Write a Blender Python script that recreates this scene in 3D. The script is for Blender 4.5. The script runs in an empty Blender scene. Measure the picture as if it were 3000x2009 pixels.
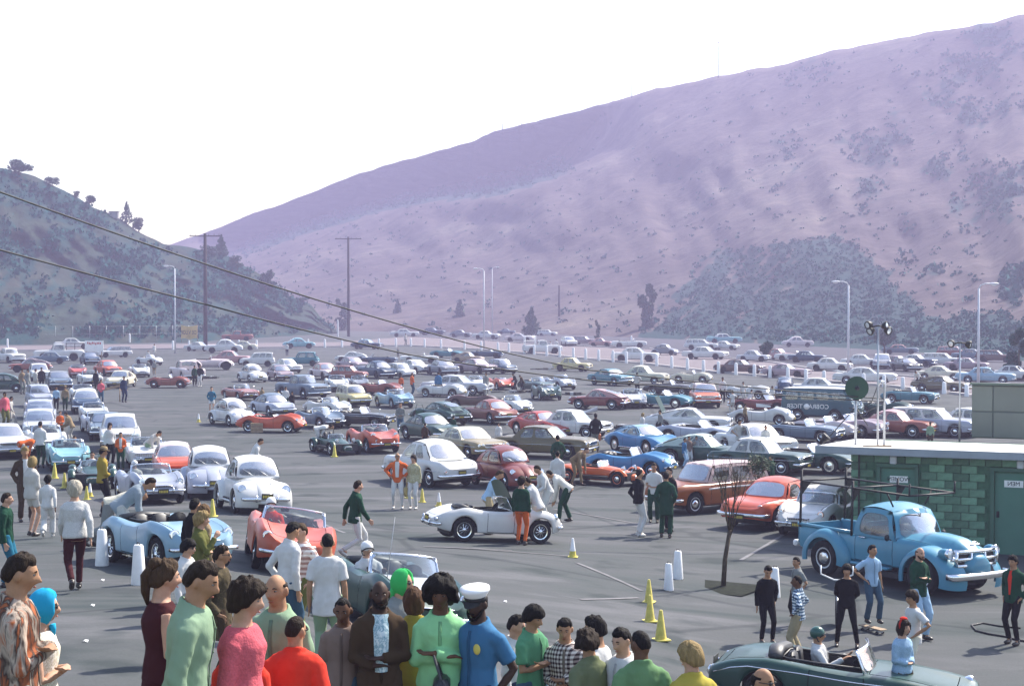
import bpy, math, random
import numpy as np
from mathutils import Vector, Matrix, noise

SC = bpy.context.scene
COL = SC.collection
rnd = random.Random(7)
R = math.radians

# ------------------------------------------------------------------ camera, sky, sun, exposure
CAM_H = 6.2
FOC = 4800.0                       # focal length in photograph pixels (3000 wide)
PITCH = math.atan(103.5 / FOC)
cam_data = bpy.data.cameras.new("camera")
cam_data.sensor_width = 36.0
cam_data.lens = 36.0 * FOC / 3000.0
cam_data.clip_end = 6000
cam_data.clip_start = 0.1
cam = bpy.data.objects.new("camera", cam_data)
COL.objects.link(cam)
cam.location = (0, 0, CAM_H)
cam.rotation_euler = (R(90) - PITCH, 0, 0)
SC.camera = cam

SUN_EL, SUN_AZ = R(45), R(46)      # azimuth measured from +Y (view direction) towards +X
world = bpy.data.worlds.new("World")
SC.world = world
world.use_nodes = True
wn = world.node_tree
wn.nodes.clear()
w_out = wn.nodes.new("ShaderNodeOutputWorld")
w_bg = wn.nodes.new("ShaderNodeBackground")
w_sky = wn.nodes.new("ShaderNodeTexSky")
w_sky.sky_type = 'NISHITA'
w_sky.sun_disc = False
w_sky.sun_elevation = SUN_EL
w_sky.sun_rotation = SUN_AZ
w_sky.air_density = 1.3
w_sky.dust_density = 1.2
w_sky.ozone_density = 0.8
w_bg.inputs["Strength"].default_value = 0.15
wn.links.new(w_sky.outputs[0], w_bg.inputs[0])
wn.links.new(w_bg.outputs[0], w_out.inputs[0])

sun_data = bpy.data.lights.new("sun", 'SUN')
sun_data.energy = 5.0
sun_data.angle = R(1.5)
sun_data.color = (1.0, 0.94, 0.84)
sun = bpy.data.objects.new("sun", sun_data)
COL.objects.link(sun)
sd = Vector((math.sin(SUN_AZ) * math.cos(SUN_EL), math.cos(SUN_AZ) * math.cos(SUN_EL), math.sin(SUN_EL)))
sun.rotation_euler = sd.to_track_quat('Z', 'Y').to_euler()

SC.view_settings.view_transform = 'Standard'
SC.view_settings.look = 'None'
SC.view_settings.exposure = 1.05
SC.view_settings.gamma = 1
SC.view_settings.use_curve_mapping = False
SC.render.engine = 'CYCLES'
SC.cycles.use_denoising = True
SC.cycles.max_bounces = 6
SC.cycles.transparent_max_bounces = 12
SC.cycles.volume_bounces = 0
SC.cycles.caustics_reflective = False
SC.cycles.caustics_refractive = False

# ------------------------------------------------------------------ helpers
def lin(r, g, b):
 def f(c):
  c /= 255.0
  return c / 12.92 if c <= 0.04045 else ((c + 0.055) / 1.055) ** 2.4
 return (f(r), f(g), f(b), 1.0)

def sstep(a, b, x):
 t = min(1.0, max(0.0, (x - a) / (b - a)))
 return t * t * (3 - 2 * t)

def interp(pts, x):
 return float(np.interp(x, [p[0] for p in pts], [p[1] for p in pts]))

# the lie of the land: the lot is flat, rising to a bank under the spectators
def ground_z(x, y):
 y = max(y, 0.0)
 r = interp([(0, 3.2), (8, 3.0), (14, 2.6), (24, 1.95), (34, 1.4), (41, .8), (48, .35), (57, 0)], y)
 if r <= 0:
  return 0.0
 q = 1500 + FOC * x / max(y, 6.0)
 a = interp([(-400, 1), (600, 1), (1000, .75), (1400, .6), (2100, .15), (2500, .06), (2900, 0)], q)
 n = interp([(-400, 1), (1000, .85), (1700, .68), (2300, .62), (2800, .4)], q)
 k = sstep(20, 15, y) if y < 20 else 0
 a += (n - a) * k
 return a * r

def ray(px, py):
 u = (px - 1500) / FOC
 v = (1003.5 - py) / FOC
 c, s = math.cos(PITCH), math.sin(PITCH)
 return Vector((u, c + v * s, -s + v * c))

def on_ray(px, py, y):
 d = ray(px, py)
 return Vector((0, 0, CAM_H)) + d * (y / d.y)

def lot(px, py):
 """point of the ground under a photograph pixel"""
 d = ray(px, py)
 lo, hi = 6.0, 1500.0
 for _ in range(48):
  m = (lo + hi) / 2
  p = Vector((0, 0, CAM_H)) + d * (m / d.y)
  if p.z > ground_z(p.x, p.y):
   lo = m
  else:
   hi = m
 p = Vector((0, 0, CAM_H)) + d * (lo / d.y)
 p.z = ground_z(p.x, p.y)
 return p

def project(p):
 q = Vector(p) - Vector((0, 0, CAM_H))
 c, s = math.cos(PITCH), math.sin(PITCH)
 depth = q.y * c - q.z * s
 return 1500 + FOC * q.x / depth, 1003.5 - FOC * (q.y * s + q.z * c) / depth

class MB:
 """collects vertices and faces of one mesh"""
 def __init__(self):
  self.v, self.f, self.m = [], [], []

 def add(self, vs, fs, mi=0):
  o = len(self.v)
  self.v.extend([tuple(p) for p in vs])
  self.f.extend([tuple(i + o for i in f) for f in fs])
  self.m.extend([mi] * len(fs))
  return o

 def box(self, c, s, mi=0, rot=None, bev=0.0):
  x, y, z = s[0] / 2, s[1] / 2, s[2] / 2
  if bev <= 0:
   vs = [Vector((i * x, j * y, k * z)) for i in (-1, 1) for j in (-1, 1) for k in (-1, 1)]
   fs = [(0, 1, 3, 2), (4, 6, 7, 5), (0, 4, 5, 1), (2, 3, 7, 6), (0, 2, 6, 4), (1, 5, 7, 3)]
  else:
   b = min(bev, x * .9, y * .9, z * .9)
   ring = [(x - b, y), (x, y - b), (x, -y + b), (x - b, -y), (-x + b, -y), (-x, -y + b), (-x, y - b), (-x + b, y)]
   ins = [(px - math.copysign(b * .7, px), py - math.copysign(b * .7, py)) for px, py in ring]
   vs = [Vector((px, py, -z)) for px, py in ins] + [Vector((px, py, -z + b)) for px, py in ring] \
    + [Vector((px, py, z - b)) for px, py in ring] + [Vector((px, py, z)) for px, py in ins]
   fs = [tuple(range(8))] + [tuple(reversed(range(24, 32)))]
   for l in range(3):
    for i in range(8):
     j = (i + 1) % 8
     fs.append((l * 8 + j, l * 8 + i, (l + 1) * 8 + i, (l + 1) * 8 + j))
  M = rot if rot is not None else Matrix.Identity(3)
  self.add([M @ p + Vector(c) for p in vs], fs, mi)

 def tube(self, pts, rad, n=8, mi=0, cap=True, up=(0, 0, 1)):
  """tapered tube along points; rad: number, list of numbers or of (side, up) pairs"""
  pts = [Vector(p) for p in pts]
  if not isinstance(rad, (list, tuple)):
   rad = [rad] * len(pts)
  vs, fs = [], []
  prev = None
  for i, p in enumerate(pts):
   t = (pts[min(i + 1, len(pts) - 1)] - pts[max(i - 1, 0)])
   if t.length < 1e-9:
    t = Vector((0, 0, 1))
   t.normalize()
   if prev is None:
    a = Vector(up) - t * t.dot(Vector(up))
    if a.length < 0.05:
     a = Vector((1, 0, 0)) - t * t.x
   else:
    a = prev - t * t.dot(prev)
   a.normalize()
   prev = a
   b = t.cross(a)
   r = rad[i]
   ra, rb = r if isinstance(r, (list, tuple)) else (r, r)
   for k in range(n):
    ang = 2 * math.pi * k / n
    vs.append(p + b * (math.cos(ang) * ra) + a * (math.sin(ang) * rb))
  for i in range(len(pts) - 1):
   for k in range(n):
    j = (k + 1) % n
    fs.append((i * n + k, i * n + j, (i + 1) * n + j, (i + 1) * n + k))
  if cap:
   fs.append(tuple(reversed(range(n))))
   fs.append(tuple(range((len(pts) - 1) * n, len(pts) * n)))
  self.add(vs, fs, mi)

 def lathe(self, prof, n=20, axis='z', c=(0, 0, 0), mi=0, mi_fn=None):
  """revolve (radius, height) pairs"""
  vs, fs, ms = [], [], []
  for r, h in prof:
   for k in range(n):
    a = 2 * math.pi * k / n
    x, y = r * math.cos(a), r * math.sin(a)
    if axis == 'z':
     q = (x, y, h)
    elif axis == 'y':
     q = (x, h, -y)
    else:
     q = (h, x, y)
    vs.append((q[0] + c[0], q[1] + c[1], q[2] + c[2]))
  for i in range(len(prof) - 1):
   for k in range(n):
    j = (k + 1) % n
    fs.append((i * n + k, i * n + j, (i + 1) * n + j, (i + 1) * n + k))
  if prof[0][0] > 1e-4:
   fs.append(tuple(reversed(range(n))))
  if prof[-1][0] > 1e-4:
   fs.append(tuple(range((len(prof) - 1) * n, len(prof) * n)))
  self.add(vs, fs, mi)

 def grid(self, P, nu, nv, mi=0, closed_u=False):
  vs = [P(i / (nu if closed_u else nu - 1), j / (nv - 1)) for j in range(nv) for i in range(nu)]
  fs = []
  for j in range(nv - 1):
   for i in range(nu if closed_u else nu - 1):
    i2 = (i + 1) % nu
    fs.append((j * nu + i, j * nu + i2, (j + 1) * nu + i2, (j + 1) * nu + i))
  self.add(vs, fs, mi)

 def blob(self, c, r, n=10, m=7, mi=0, rot=None):
  """ellipsoid"""
  M = rot if rot is not None else Matrix.Identity(3)
  vs, fs = [], []
  for j in range(m + 1):
   th = math.pi * j / m
   for k in range(n):
    ph = 2 * math.pi * k / n
    vs.append(M @ Vector((r[0] * math.sin(th) * math.cos(ph), r[1] * math.sin(th) * math.sin(ph), r[2] * math.cos(th))) + Vector(c))
  for j in range(m):
   for k in range(n):
    k2 = (k + 1) % n
    fs.append((j * n + k, (j + 1) * n + k, (j + 1) * n + k2, j * n + k2))
  self.add(vs, fs, mi)

 def mesh(self, name, mats, smooth=True, angle=None):
  me = bpy.data.meshes.new(name)
  me.from_pydata(self.v, [], self.f)
  for m in mats:
   me.materials.append(m)
  if len(mats) > 1:
   me.polygons.foreach_set("material_index", self.m)
  if smooth:
   me.polygons.foreach_set("use_smooth", [True] * len(me.polygons))
   if angle:
    me.set_sharp_from_angle(angle=R(angle))
  me.validate()
  me.update()
  return me

def new_obj(name, mesh, parent=None, loc=None, color=None):
 o = bpy.data.objects.new(name, mesh)
 COL.objects.link(o)
 if parent is not None:
  o.parent = parent
 if loc is not None:
  o.location = loc
 if color is not None:
  o.color = color
 return o

def tag(o, label=None, cat=None, group=None, kind=None):
 if label:
  o["label"] = label
 if cat:
  o["category"] = cat
 if group:
  o["group"] = group
 if kind:
  o["kind"] = kind
 return o

def empty(name, loc=(0, 0, 0), rz=0.0):
 o = bpy.data.objects.new(name, None)
 COL.objects.link(o)
 o.empty_display_size = .2
 o.location = loc
 o.rotation_euler = (0, 0, rz)
 return o

# ------------------------------------------------------------------ materials
class NT:
 """tiny node-tree writer"""
 def __init__(self, name):
  self.mat = bpy.data.materials.new(name)
  self.mat.use_nodes = True
  self.t = self.mat.node_tree
  self.bsdf = self.t.nodes["Principled BSDF"]
  self.out = self.t.nodes["Material Output"]

 def n(self, kind, **kw):
  nd = self.t.nodes.new(kind)
  for k, v in kw.items():
   setattr(nd, k, v)
  return nd

 def link(self, a, b):
  self.t.links.new(a, b)

 def set(self, **kw):
  for k, v in kw.items():
   self.bsdf.inputs[k.replace('_', ' ')].default_value = v

 def coords(self, kind='Object', scale=(1, 1, 1)):
  tc = self.n("ShaderNodeTexCoord")
  mp = self.n("ShaderNodeMapping")
  mp.inputs["Scale"].default_value = scale
  self.link(tc.outputs[kind], mp.inputs[0])
  return mp.outputs[0]

 def noise(self, co, scale, detail=4, rough=.55, dist=0):
  t = self.n("ShaderNodeTexNoise")
  t.inputs["Scale"].default_value = scale
  t.inputs["Detail"].default_value = detail
  t.inputs["Roughness"].default_value = rough
  t.inputs["Distortion"].default_value = dist
  if co is not None:
   self.link(co, t.inputs["Vector"])
  return t.outputs["Fac"]

 def ramp(self, fac, stops):
  r = self.n("ShaderNodeValToRGB")
  el = r.color_ramp.elements
  while len(el) < len(stops):
   el.new(.5)
  for e, (p, c) in zip(el, stops):
   e.position = p
   e.color = c if len(c) == 4 else (*c, 1)
  self.link(fac, r.inputs[0])
  return r.outputs[0]

 def mix(self, a, b, fac, mode='MIX'):
  m = self.n("ShaderNodeMix", data_type='RGBA', blend_type=mode)
  for sock, v in ((m.inputs[6], a), (m.inputs[7], b), (m.inputs[0], fac)):
   if hasattr(v, 'default_value'):
    self.link(v, sock)
   else:
    sock.default_value = v
  return m.outputs[2]

 def bump(self, h, strength=.3, dist=.02):
  b = self.n("ShaderNodeBump")
  b.inputs["Strength"].default_value = strength
  b.inputs["Distance"].default_value = dist
  self.link(h, b.inputs["Height"])
  self.link(b.outputs[0], self.bsdf.inputs["Normal"])

 def base(self, c):
  if hasattr(c, 'default_value'):
   self.link(c, self.bsdf.inputs["Base Color"])
  else:
   self.bsdf.inputs["Base Color"].default_value = c

def flat_mat(name, c, rough=.6, metal=0.0, var=0.12, scale=6.0, bump=0.0, spec=.5):
 m = NT(name)
 co = m.coords('Object')
 f = m.noise(co, scale, 3)
 d = tuple(x * (1 - var) for x in c[:3]) + (1,)
 e = tuple(min(1, x * (1 + var)) for x in c[:3]) + (1,)
 m.base(m.ramp(f, [(.3, d), (.7, e)]))
 m.set(Roughness=rough, Metallic=metal)
 m.bsdf.inputs['Specular IOR Level'].default_value = .12 if rough > .8 else spec
 if bump:
  m.bump(f, bump, .01)
 return m.mat

def object_color_mat(name, rough, var, scale, coat=0.0, bump=0.0, bscale=20, metal=0, stretch=(1, 1, 1), spec=.5, sheen=0.0):
 m = NT(name)
 oi = m.n("ShaderNodeObjectInfo")
 co = m.coords('Object', stretch)
 f = m.noise(co, scale, 4)
 g = m.ramp(f, [(.25, (1 - var,) * 3), (.75, (1.0,) * 3)])
 m.base(m.mix(oi.outputs["Color"], g, 1.0, 'MULTIPLY'))
 m.set(Roughness=rough, Metallic=metal)
 m.bsdf.inputs["Specular IOR Level"].default_value = spec
 m.bsdf.inputs["Coat Weight"].default_value = coat
 m.bsdf.inputs["Coat Roughness"].default_value = .12
 if sheen:
  m.bsdf.inputs["Sheen Weight"].default_value = sheen
 if bump:
  m.bump(m.noise(co, bscale, 4), bump, .02)
 return m.mat

M = {}
M['paint'] = object_color_mat("car_paint", .34, .14, 2.2, coat=.22, spec=.4)
M['cloth'] = object_color_mat("woven_cloth", .9, .16, 9, bump=.5, bscale=9, stretch=(1, 1, .6), spec=.10)
M['knit'] = object_color_mat("knitted_wool", .95, .3, 60, bump=.5, bscale=70, spec=.08)
M['skin'] = object_color_mat("skin", .62, .22, 22, spec=.25, bump=.08, bscale=60)
M['hair'] = object_color_mat("hair", .72, .55, 34, bump=.9, bscale=55, stretch=(1, 1, .22), spec=.14)
M['leather'] = object_color_mat("shoe_leather", .4, .2, 15)
M['chrome'] = flat_mat("chrome", (.75, .76, .78, 1), .16, 1.0, .08, 3)
M['steel'] = flat_mat("galvanised_steel", (.45, .46, .48, 1), .45, .7, .15, 4)
M['lampgrey'] = flat_mat("grey_paint", (.55, .56, .60, 1), .5, 0, .1, 2)
M['rubber'] = flat_mat("tyre_rubber", (.022, .022, .024, 1), .85, 0, .3, 8)
M['dark'] = flat_mat("black_trim", (.014, .014, .016, 1), .7, 0, .3, 6)
M['iron'] = flat_mat("dark_iron", (.03, .028, .026, 1), .55, .4, .3, 9)
M['seat'] = object_color_mat("vinyl_seat", .5, .2, 6)
M['white'] = flat_mat("white_paint", (.78, .77, .76, 1), .55, 0, .07, 5, .05)
M['cone'] = flat_mat("yellow_rubber", (.60, .50, .10, 1), .7, 0, .2, 7)
M['red'] = flat_mat("red_lens", (.45, .02, .015, 1), .2, 0, .1, 4)
M['amber'] = flat_mat("amber_lens", (.6, .25, .02, 1), .2, 0, .1, 4)
M['lens'] = flat_mat("headlamp_glass", (.70, .72, .74, 1), .08, .35, .1, 12)
M['plate'] = flat_mat("number_plate_black", (.03, .03, .025, 1), .5, 0, .2, 9)
M['plate_text'] = flat_mat("number_plate_yellow", (.62, .46, .05, 1), .5, 0, .1, 9)
M['wood'] = flat_mat("bare_wood", (.30, .21, .13, 1), .75, 0, .25, 7, .2)
M['eye'] = flat_mat("eye_white", (.20, .18, .165, 1), .25, 0, .05, 9)
M['iris'] = flat_mat("dark_iris", (.02, .013, .01, 1), .15, 0, .1, 9)
M['pole'] = flat_mat("creosoted_wood", (.045, .035, .035, 1), .85, 0, .3, 4, .2)
M['bark'] = flat_mat("bark", (.075, .06, .042, 1), .9, 0, .35, 9, .5)
M['leaf'] = object_color_mat("leaves", .7, .55, 1.3, spec=.25)

def glass_mat():
 m = NT("car_glass")
 tr = m.n("ShaderNodeBsdfTransparent")
 tr.inputs[0].default_value = (.62, .68, .68, 1)
 gl = m.n("ShaderNodeBsdfGlossy")
 gl.inputs["Roughness"].default_value = .03
 df = m.n("ShaderNodeBsdfDiffuse")                        # pale dust film, added to brighten the pane like reflected sky
 df.inputs[0].default_value = (.6, .6, .58, 1)
 lw = m.n("ShaderNodeLayerWeight")
 lw.inputs["Blend"].default_value = .35
 m1, m2 = m.n("ShaderNodeMixShader"), m.n("ShaderNodeMixShader")
 m1.inputs[0].default_value = .09
 m.link(tr.outputs[0], m1.inputs[1])
 m.link(df.outputs[0], m1.inputs[2])
 r = m.ramp(lw.outputs["Fresnel"], [(0.0, (.08,) * 3), (.65, (.62,) * 3)])
 m.link(r, m2.inputs[0])
 m.link(m1.outputs[0], m2.inputs[1])
 m.link(gl.outputs[0], m2.inputs[2])
 m.link(m2.outputs[0], m.out.inputs[0])
 return m.mat
M['glass'] = glass_mat()

def pattern_mat(name, c1, c2, c3, period, kind):
 """woven check, tartan or stripe from position on the garment"""
 m = NT(name)
 co = m.coords('Object', (1, 1, 1))
 sp = m.n("ShaderNodeSeparateXYZ")
 m.link(co, sp.inputs[0])
 def band(sock, per, duty, off=0.0):
  a = m.n("ShaderNodeMath", operation='MULTIPLY_ADD')
  a.inputs[1].default_value = 1 / per
  a.inputs[2].default_value = off
  m.link(sock, a.inputs[0])
  f = m.n("ShaderNodeMath", operation='FRACT')
  m.link(a.outputs[0], f.inputs[0])
  l = m.n("ShaderNodeMath", operation='LESS_THAN')
  l.inputs[1].default_value = duty
  m.link(f.outputs[0], l.inputs[0])
  return l.outputs[0]
 xy = m.n("ShaderNodeMath", operation='ADD')
 m.link(sp.outputs[0], xy.inputs[0])
 m.link(sp.outputs[1], xy.inputs[1])
 if kind == 'stripe':
  f = m.noise(m.coords('Object', (9, 9, 2.0)), 1.6, 3, .6, .6)
  col = m.ramp(f, [(.36, c1), (.45, c2), (.56, c3), (.66, c1)])
 elif kind == 'floral':
  f = m.noise(m.coords('Object'), period, 3, .6, 1.0)
  col = m.ramp(f, [(.40, c1), (.47, c2), (.55, c1), (.62, c3)])
 else:
  b1 = band(sp.outputs[2], period, .5)
  b2 = band(xy.outputs[0], period, .5)
  c = m.mix(c1, c2, b1)
  d = m.mix(c2, c3, b1)
  col = m.mix(c, d, b2)
  if kind == 'tartan':
   b3 = band(sp.outputs[2], period * 2, .12, .3)
   col = m.mix(col, c1, b3)
 m.base(col)
 m.set(Roughness=.9)
 m.bsdf.inputs["Specular IOR Level"].default_value = .15
 m.bump(m.noise(m.coords('Object'), 9, 4), .5, .02)
 return m.mat
M['check'] = pattern_mat("brown_white_check", (.045, .03, .03, 1), (.30, .25, .23, 1), (.72, .68, .62, 1), .045, 'check')
M['tartan'] = pattern_mat("blue_white_tartan", (.03, .055, .10, 1), (.16, .24, .32, 1), (.70, .74, .76, 1), .06, 'tartan')
M['plaidred'] = pattern_mat("red_white_plaid", (.34, .20, .17, 1), (.62, .50, .46, 1), (.80, .76, .72, 1), .07, 'tartan')
M['stripes'] = pattern_mat("orange_brown_stripe_cloth", (.33, .10, .04, 1), (.05, .035, .03, 1), (.42, .34, .27, 1), .08, 'stripe')
M['floral'] = pattern_mat("leafy_print_cloth", (.55, .52, .36, 1), (.16, .15, .06, 1), (.33, .26, .10, 1), 26, 'floral')
M['lacy'] = pattern_mat("speckled_white_cloth", (.74, .70, .60, 1), (.45, .40, .26, 1), (.78, .76, .70, 1), 60, 'floral')
M['bluefloral'] = pattern_mat("blue_leaf_print_cloth", (.50, .62, .66, 1), (.16, .30, .36, 1), (.62, .70, .70, 1), 22, 'floral')
M['tweed'] = pattern_mat("brown_tweed", (.085, .065, .035, 1), (.045, .035, .02, 1), (.12, .09, .05, 1), 70, 'floral')
# ------------------------------------------------------------------ the ground
def asphalt():
 m = NT("worn_asphalt")
 co = m.coords('Object')
 big = m.noise(co, .06, 5, .6, .4)
 st = m.noise(m.coords('Object', (.10, .55, 1)), 1.0, 5, .6, .8)
 fine = m.noise(co, 26, 4, .7)
 a = m.ramp(big, [(.3, (.060, .067, .066)), (.7, (.084, .086, .088))])
 b = m.ramp(st, [(.34, (.55, .66, .66)), (.45, (.92, .95, .94)), (.54, (1.02, 1.0, 1.02)), (.66, (1.55, 1.45, 1.50))])
 c = m.mix(a, b, .85, 'MULTIPLY')
 d = m.ramp(fine, [(.3, (.80, .80, .80)), (.7, (1.12, 1.12, 1.12))])
 c = m.mix(c, d, .7, 'MULTIPLY')
 # sealed cracks and tyre scuffs
 v = m.n("ShaderNodeTexVoronoi", feature='DISTANCE_TO_EDGE')
 v.inputs["Scale"].default_value = .13
 wob = m.noise(co, .9, 4)
 wadd = m.mix(co, wob, .12)
 m.link(wadd, v.inputs["Vector"])
 crack = m.ramp(v.outputs["Distance"], [(0.0, (.55, .58, .60)), (.006, (.62, .64, .66)), (.012, (1, 1, 1))])
 c = m.mix(c, crack, .8, 'MULTIPLY')
 oil = m.noise(co, .55, 3, .5)
 oc = m.ramp(oil, [(.34, (.42, .5, .5)), (.43, (1, 1, 1))])
 c = m.mix(c, oc, .7, 'MULTIPLY')
 m.base(c)
 m.set(Roughness=.85)
 m.bsdf.inputs['Specular IOR Level'].default_value = .12
 m.bump(fine, .25, .01)
 return m.mat
M['asphalt'] = asphalt()

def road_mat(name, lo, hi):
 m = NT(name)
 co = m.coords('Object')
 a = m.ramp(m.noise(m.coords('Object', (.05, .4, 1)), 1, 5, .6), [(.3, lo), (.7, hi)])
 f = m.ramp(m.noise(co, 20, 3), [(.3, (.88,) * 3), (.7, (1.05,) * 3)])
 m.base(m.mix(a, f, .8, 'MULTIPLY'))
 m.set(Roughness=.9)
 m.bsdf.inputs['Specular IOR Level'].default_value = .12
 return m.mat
M['road'] = road_mat("pale_road", (.14, .12, .125), (.20, .17, .175))
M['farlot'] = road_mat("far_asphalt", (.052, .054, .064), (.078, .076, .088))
M['concrete'] = road_mat("concrete", (.30, .28, .28), (.40, .38, .37))
M['dirt'] = flat_mat("dirt", (.012, .015, .009, 1), .95, 0, .5, 9, .6)

ys = [-30 + i * 2 for i in range(15)] + [i * 1.0 for i in range(0, 60)] + [60 * 1.10 ** k for k in range(0, 38)]
xs = sorted(set([-i * 1.5 for i in range(1, 20)] + [i * 1.5 for i in range(0, 20)] + [s * 30 * 1.18 ** k for k in range(0, 23) for s in (-1, 1)]))
g = MB()
g.add([(x, y, ground_z(x, y)) for y in ys for x in xs],
      [(j * len(xs) + i, j * len(xs) + i + 1, (j + 1) * len(xs) + i + 1, (j + 1) * len(xs) + i)
       for j in range(len(ys) - 1) for i in range(len(xs) - 1)])
tag(new_obj("ground", g.mesh("ground", [M['asphalt']])), kind='structure')

# near edge of the road, from the picture, left to right
near_px = [(-700, 1040), (12, 1027), (560, 1021), (1000, 1015), (1200, 1012), (1410, 1024), (1568, 1036), (1726, 1052), (1900, 1067),
           (2086, 1090), (2261, 1104), (2400, 1117), (2595, 1131), (2840, 1160), (3050, 1190), (3500, 1260)]
far_px = [(-700, 1022), (12, 1013), (560, 1006), (1000, 1001), (1200, 985), (1410, 996), (1568, 1008), (1726, 1015), (1900, 1022),
          (2086, 1045), (2261, 1062), (2400, 1085), (2595, 1098), (2840, 1118), (3050, 1135), (3500, 1180)]
near_w = [lot(*p) for p in near_px]
far_w = [lot(*p) for p in far_px]

def strip(name, A, B, z, mat, kind='structure'):
 m = MB()
 n = len(A)
 m.add([(p.x, p.y, z) for p in A] + [(p.x, p.y, z) for p in B], [(i, i + 1, n + i + 1, n + i) for i in range(n - 1)])
 return tag(new_obj(name, m.mesh(name, [mat], False)), kind=kind)
strip("road", near_w, far_w, .02, M['road'])

def kerb(name, line, w, h, mat):
 m = MB()
 prof = [(0, 0), (0, h), (w, h), (w, 0)]
 vs, fs = [], []
 for i, p in enumerate(line):
  t = (line[min(i + 1, len(line) - 1)] - line[max(i - 1, 0)])
  nrm = Vector((-t.y, t.x, 0)).normalized()
  for a, b in prof:
   vs.append((p.x + nrm.x * a, p.y + nrm.y * a, p.z + b))
 for i in range(len(line) - 1):
  for k in range(3):
   fs.append((i * 4 + k, (i + 1) * 4 + k, (i + 1) * 4 + k + 1, i * 4 + k + 1))
 m.add(vs, fs)
 return tag(new_obj(name, m.mesh(name, [mat], False)), kind='structure')
kerb("kerb", near_w, .5, .16, M['concrete'])
kerb("far_kerb", far_w[4:], .35, .15, M['concrete'])
# the far parking ground behind the road
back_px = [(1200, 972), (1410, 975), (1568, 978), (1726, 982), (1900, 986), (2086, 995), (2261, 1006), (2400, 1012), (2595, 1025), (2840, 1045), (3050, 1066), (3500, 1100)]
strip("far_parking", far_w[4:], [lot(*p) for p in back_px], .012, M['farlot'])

# faint painted bay lines and patches on the near lot
def bay_line(px0, py0, px1, py1, w=.1):
 a, b = lot(px0, py0), lot(px1, py1)
 n = 12
 t = (b - a).normalized()
 q = Vector((-t.y, t.x, 0)) * w / 2
 m = MB()
 vs = []
 for i in range(n + 1):
  p = a.lerp(b, i / n)
  for s in (-1, 1):
   r = p + q * s
   vs.append((r.x, r.y, ground_z(r.x, r.y) + .012))
 m.add(vs, [(i * 2, i * 2 + 1, i * 2 + 3, i * 2 + 2) for i in range(n)])
 return m
bl = MB()
for a in ((1250, 1600, 1500, 1612), (1690, 1648, 1880, 1730), (860, 1500, 1010, 1560), (1240, 1600, 1690, 1630), (2170, 1640, 2400, 1500), (1700, 1755, 1870, 1750), (1620, 1490, 1850, 1530)):
 b = bay_line(*a)
 bl.add(b.v, b.f)
bm_ = flat_mat("worn_line_paint", (.115, .11, .115, 1), .8, 0, .35, 3)
tag(new_obj("painted_line", bl.mesh("painted_line", [bm_], False)), kind='structure')

# ------------------------------------------------------------------ hills
def hill_mat(name, soils):
 m = NT(name)
 co = m.coords('Object')
 at = m.n("ShaderNodeAttribute", attribute_name="brush_shade")  # plant cover, with the far hill's ravine shadow painted into it
 n1 = m.noise(co, .02, 6, .6, .3)
 n2 = m.noise(co, .25, 5, .65)
 n3 = m.noise(m.coords('Object', (1, 1, .25)), .08, 5, .6, .8)
 soil = m.ramp(n1, list(zip((.3, .55, .75), soils)))
 soil = m.mix(soil, m.ramp(n2, [(.3, (.72,) * 3), (.7, (1.12,) * 3)]), .8, 'MULTIPLY')
 n4 = m.noise(m.coords('Object', (1, 1, .5)), .055, 7, .72, 1.2)
 soil = m.mix(soil, m.ramp(n4, [(.36, (.52, .52, .56)), (.50, (.98,) * 3), (.64, (1.45, 1.4, 1.3))]), .85, 'MULTIPLY')
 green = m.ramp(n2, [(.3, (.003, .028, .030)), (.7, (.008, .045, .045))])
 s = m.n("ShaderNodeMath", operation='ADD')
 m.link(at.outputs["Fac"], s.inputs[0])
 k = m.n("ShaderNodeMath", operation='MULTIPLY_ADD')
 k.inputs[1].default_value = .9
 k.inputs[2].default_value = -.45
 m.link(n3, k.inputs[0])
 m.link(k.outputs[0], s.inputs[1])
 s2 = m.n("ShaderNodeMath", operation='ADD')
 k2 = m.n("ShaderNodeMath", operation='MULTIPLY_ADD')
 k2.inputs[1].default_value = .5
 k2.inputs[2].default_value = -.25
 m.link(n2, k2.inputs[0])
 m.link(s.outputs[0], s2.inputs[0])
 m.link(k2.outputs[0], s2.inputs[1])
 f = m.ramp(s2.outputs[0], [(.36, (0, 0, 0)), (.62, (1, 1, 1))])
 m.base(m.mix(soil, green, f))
 m.set(Roughness=.95)
 m.bsdf.inputs["Specular IOR Level"].default_value = .1
 m.bump(n2, .6, 1.0)
 return m.mat
M['hill'] = hill_mat("dry_hillside", [(.064, .050, .052), (.092, .075, .074), (.15, .13, .11)])
M['hill2'] = hill_mat("scrubby_hillside", [(.017, .038, .033), (.030, .046, .038), (.060, .060, .050)])

def fbm(x, y, z=0.0, o=5):
 return noise.fractal(Vector((x, y, z)), 1.0, 2.0, o)

def in_poly(x, y, P):
 c = False
 j = len(P) - 1
 for i in range(len(P)):
  if (P[i][1] > y) != (P[j][1] > y) and x < (P[j][0] - P[i][0]) * (y - P[i][1]) / (P[j][1] - P[i][1]) + P[i][0]:
   c = not c
  j = i
 return c

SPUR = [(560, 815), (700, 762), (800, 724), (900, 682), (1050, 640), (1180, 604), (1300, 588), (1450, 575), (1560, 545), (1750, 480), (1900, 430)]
THICKET = [(1870, 990), (1935, 900), (2030, 800), (2110, 745), (2200, 712), (2350, 700), (2450, 700), (2530, 740), (2590, 800), (2680, 890),
           (2740, 925), (2800, 925), (2850, 905), (2920, 930), (3000, 940), (3300, 900), (3600, 1150), (1870, 1060)]

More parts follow.
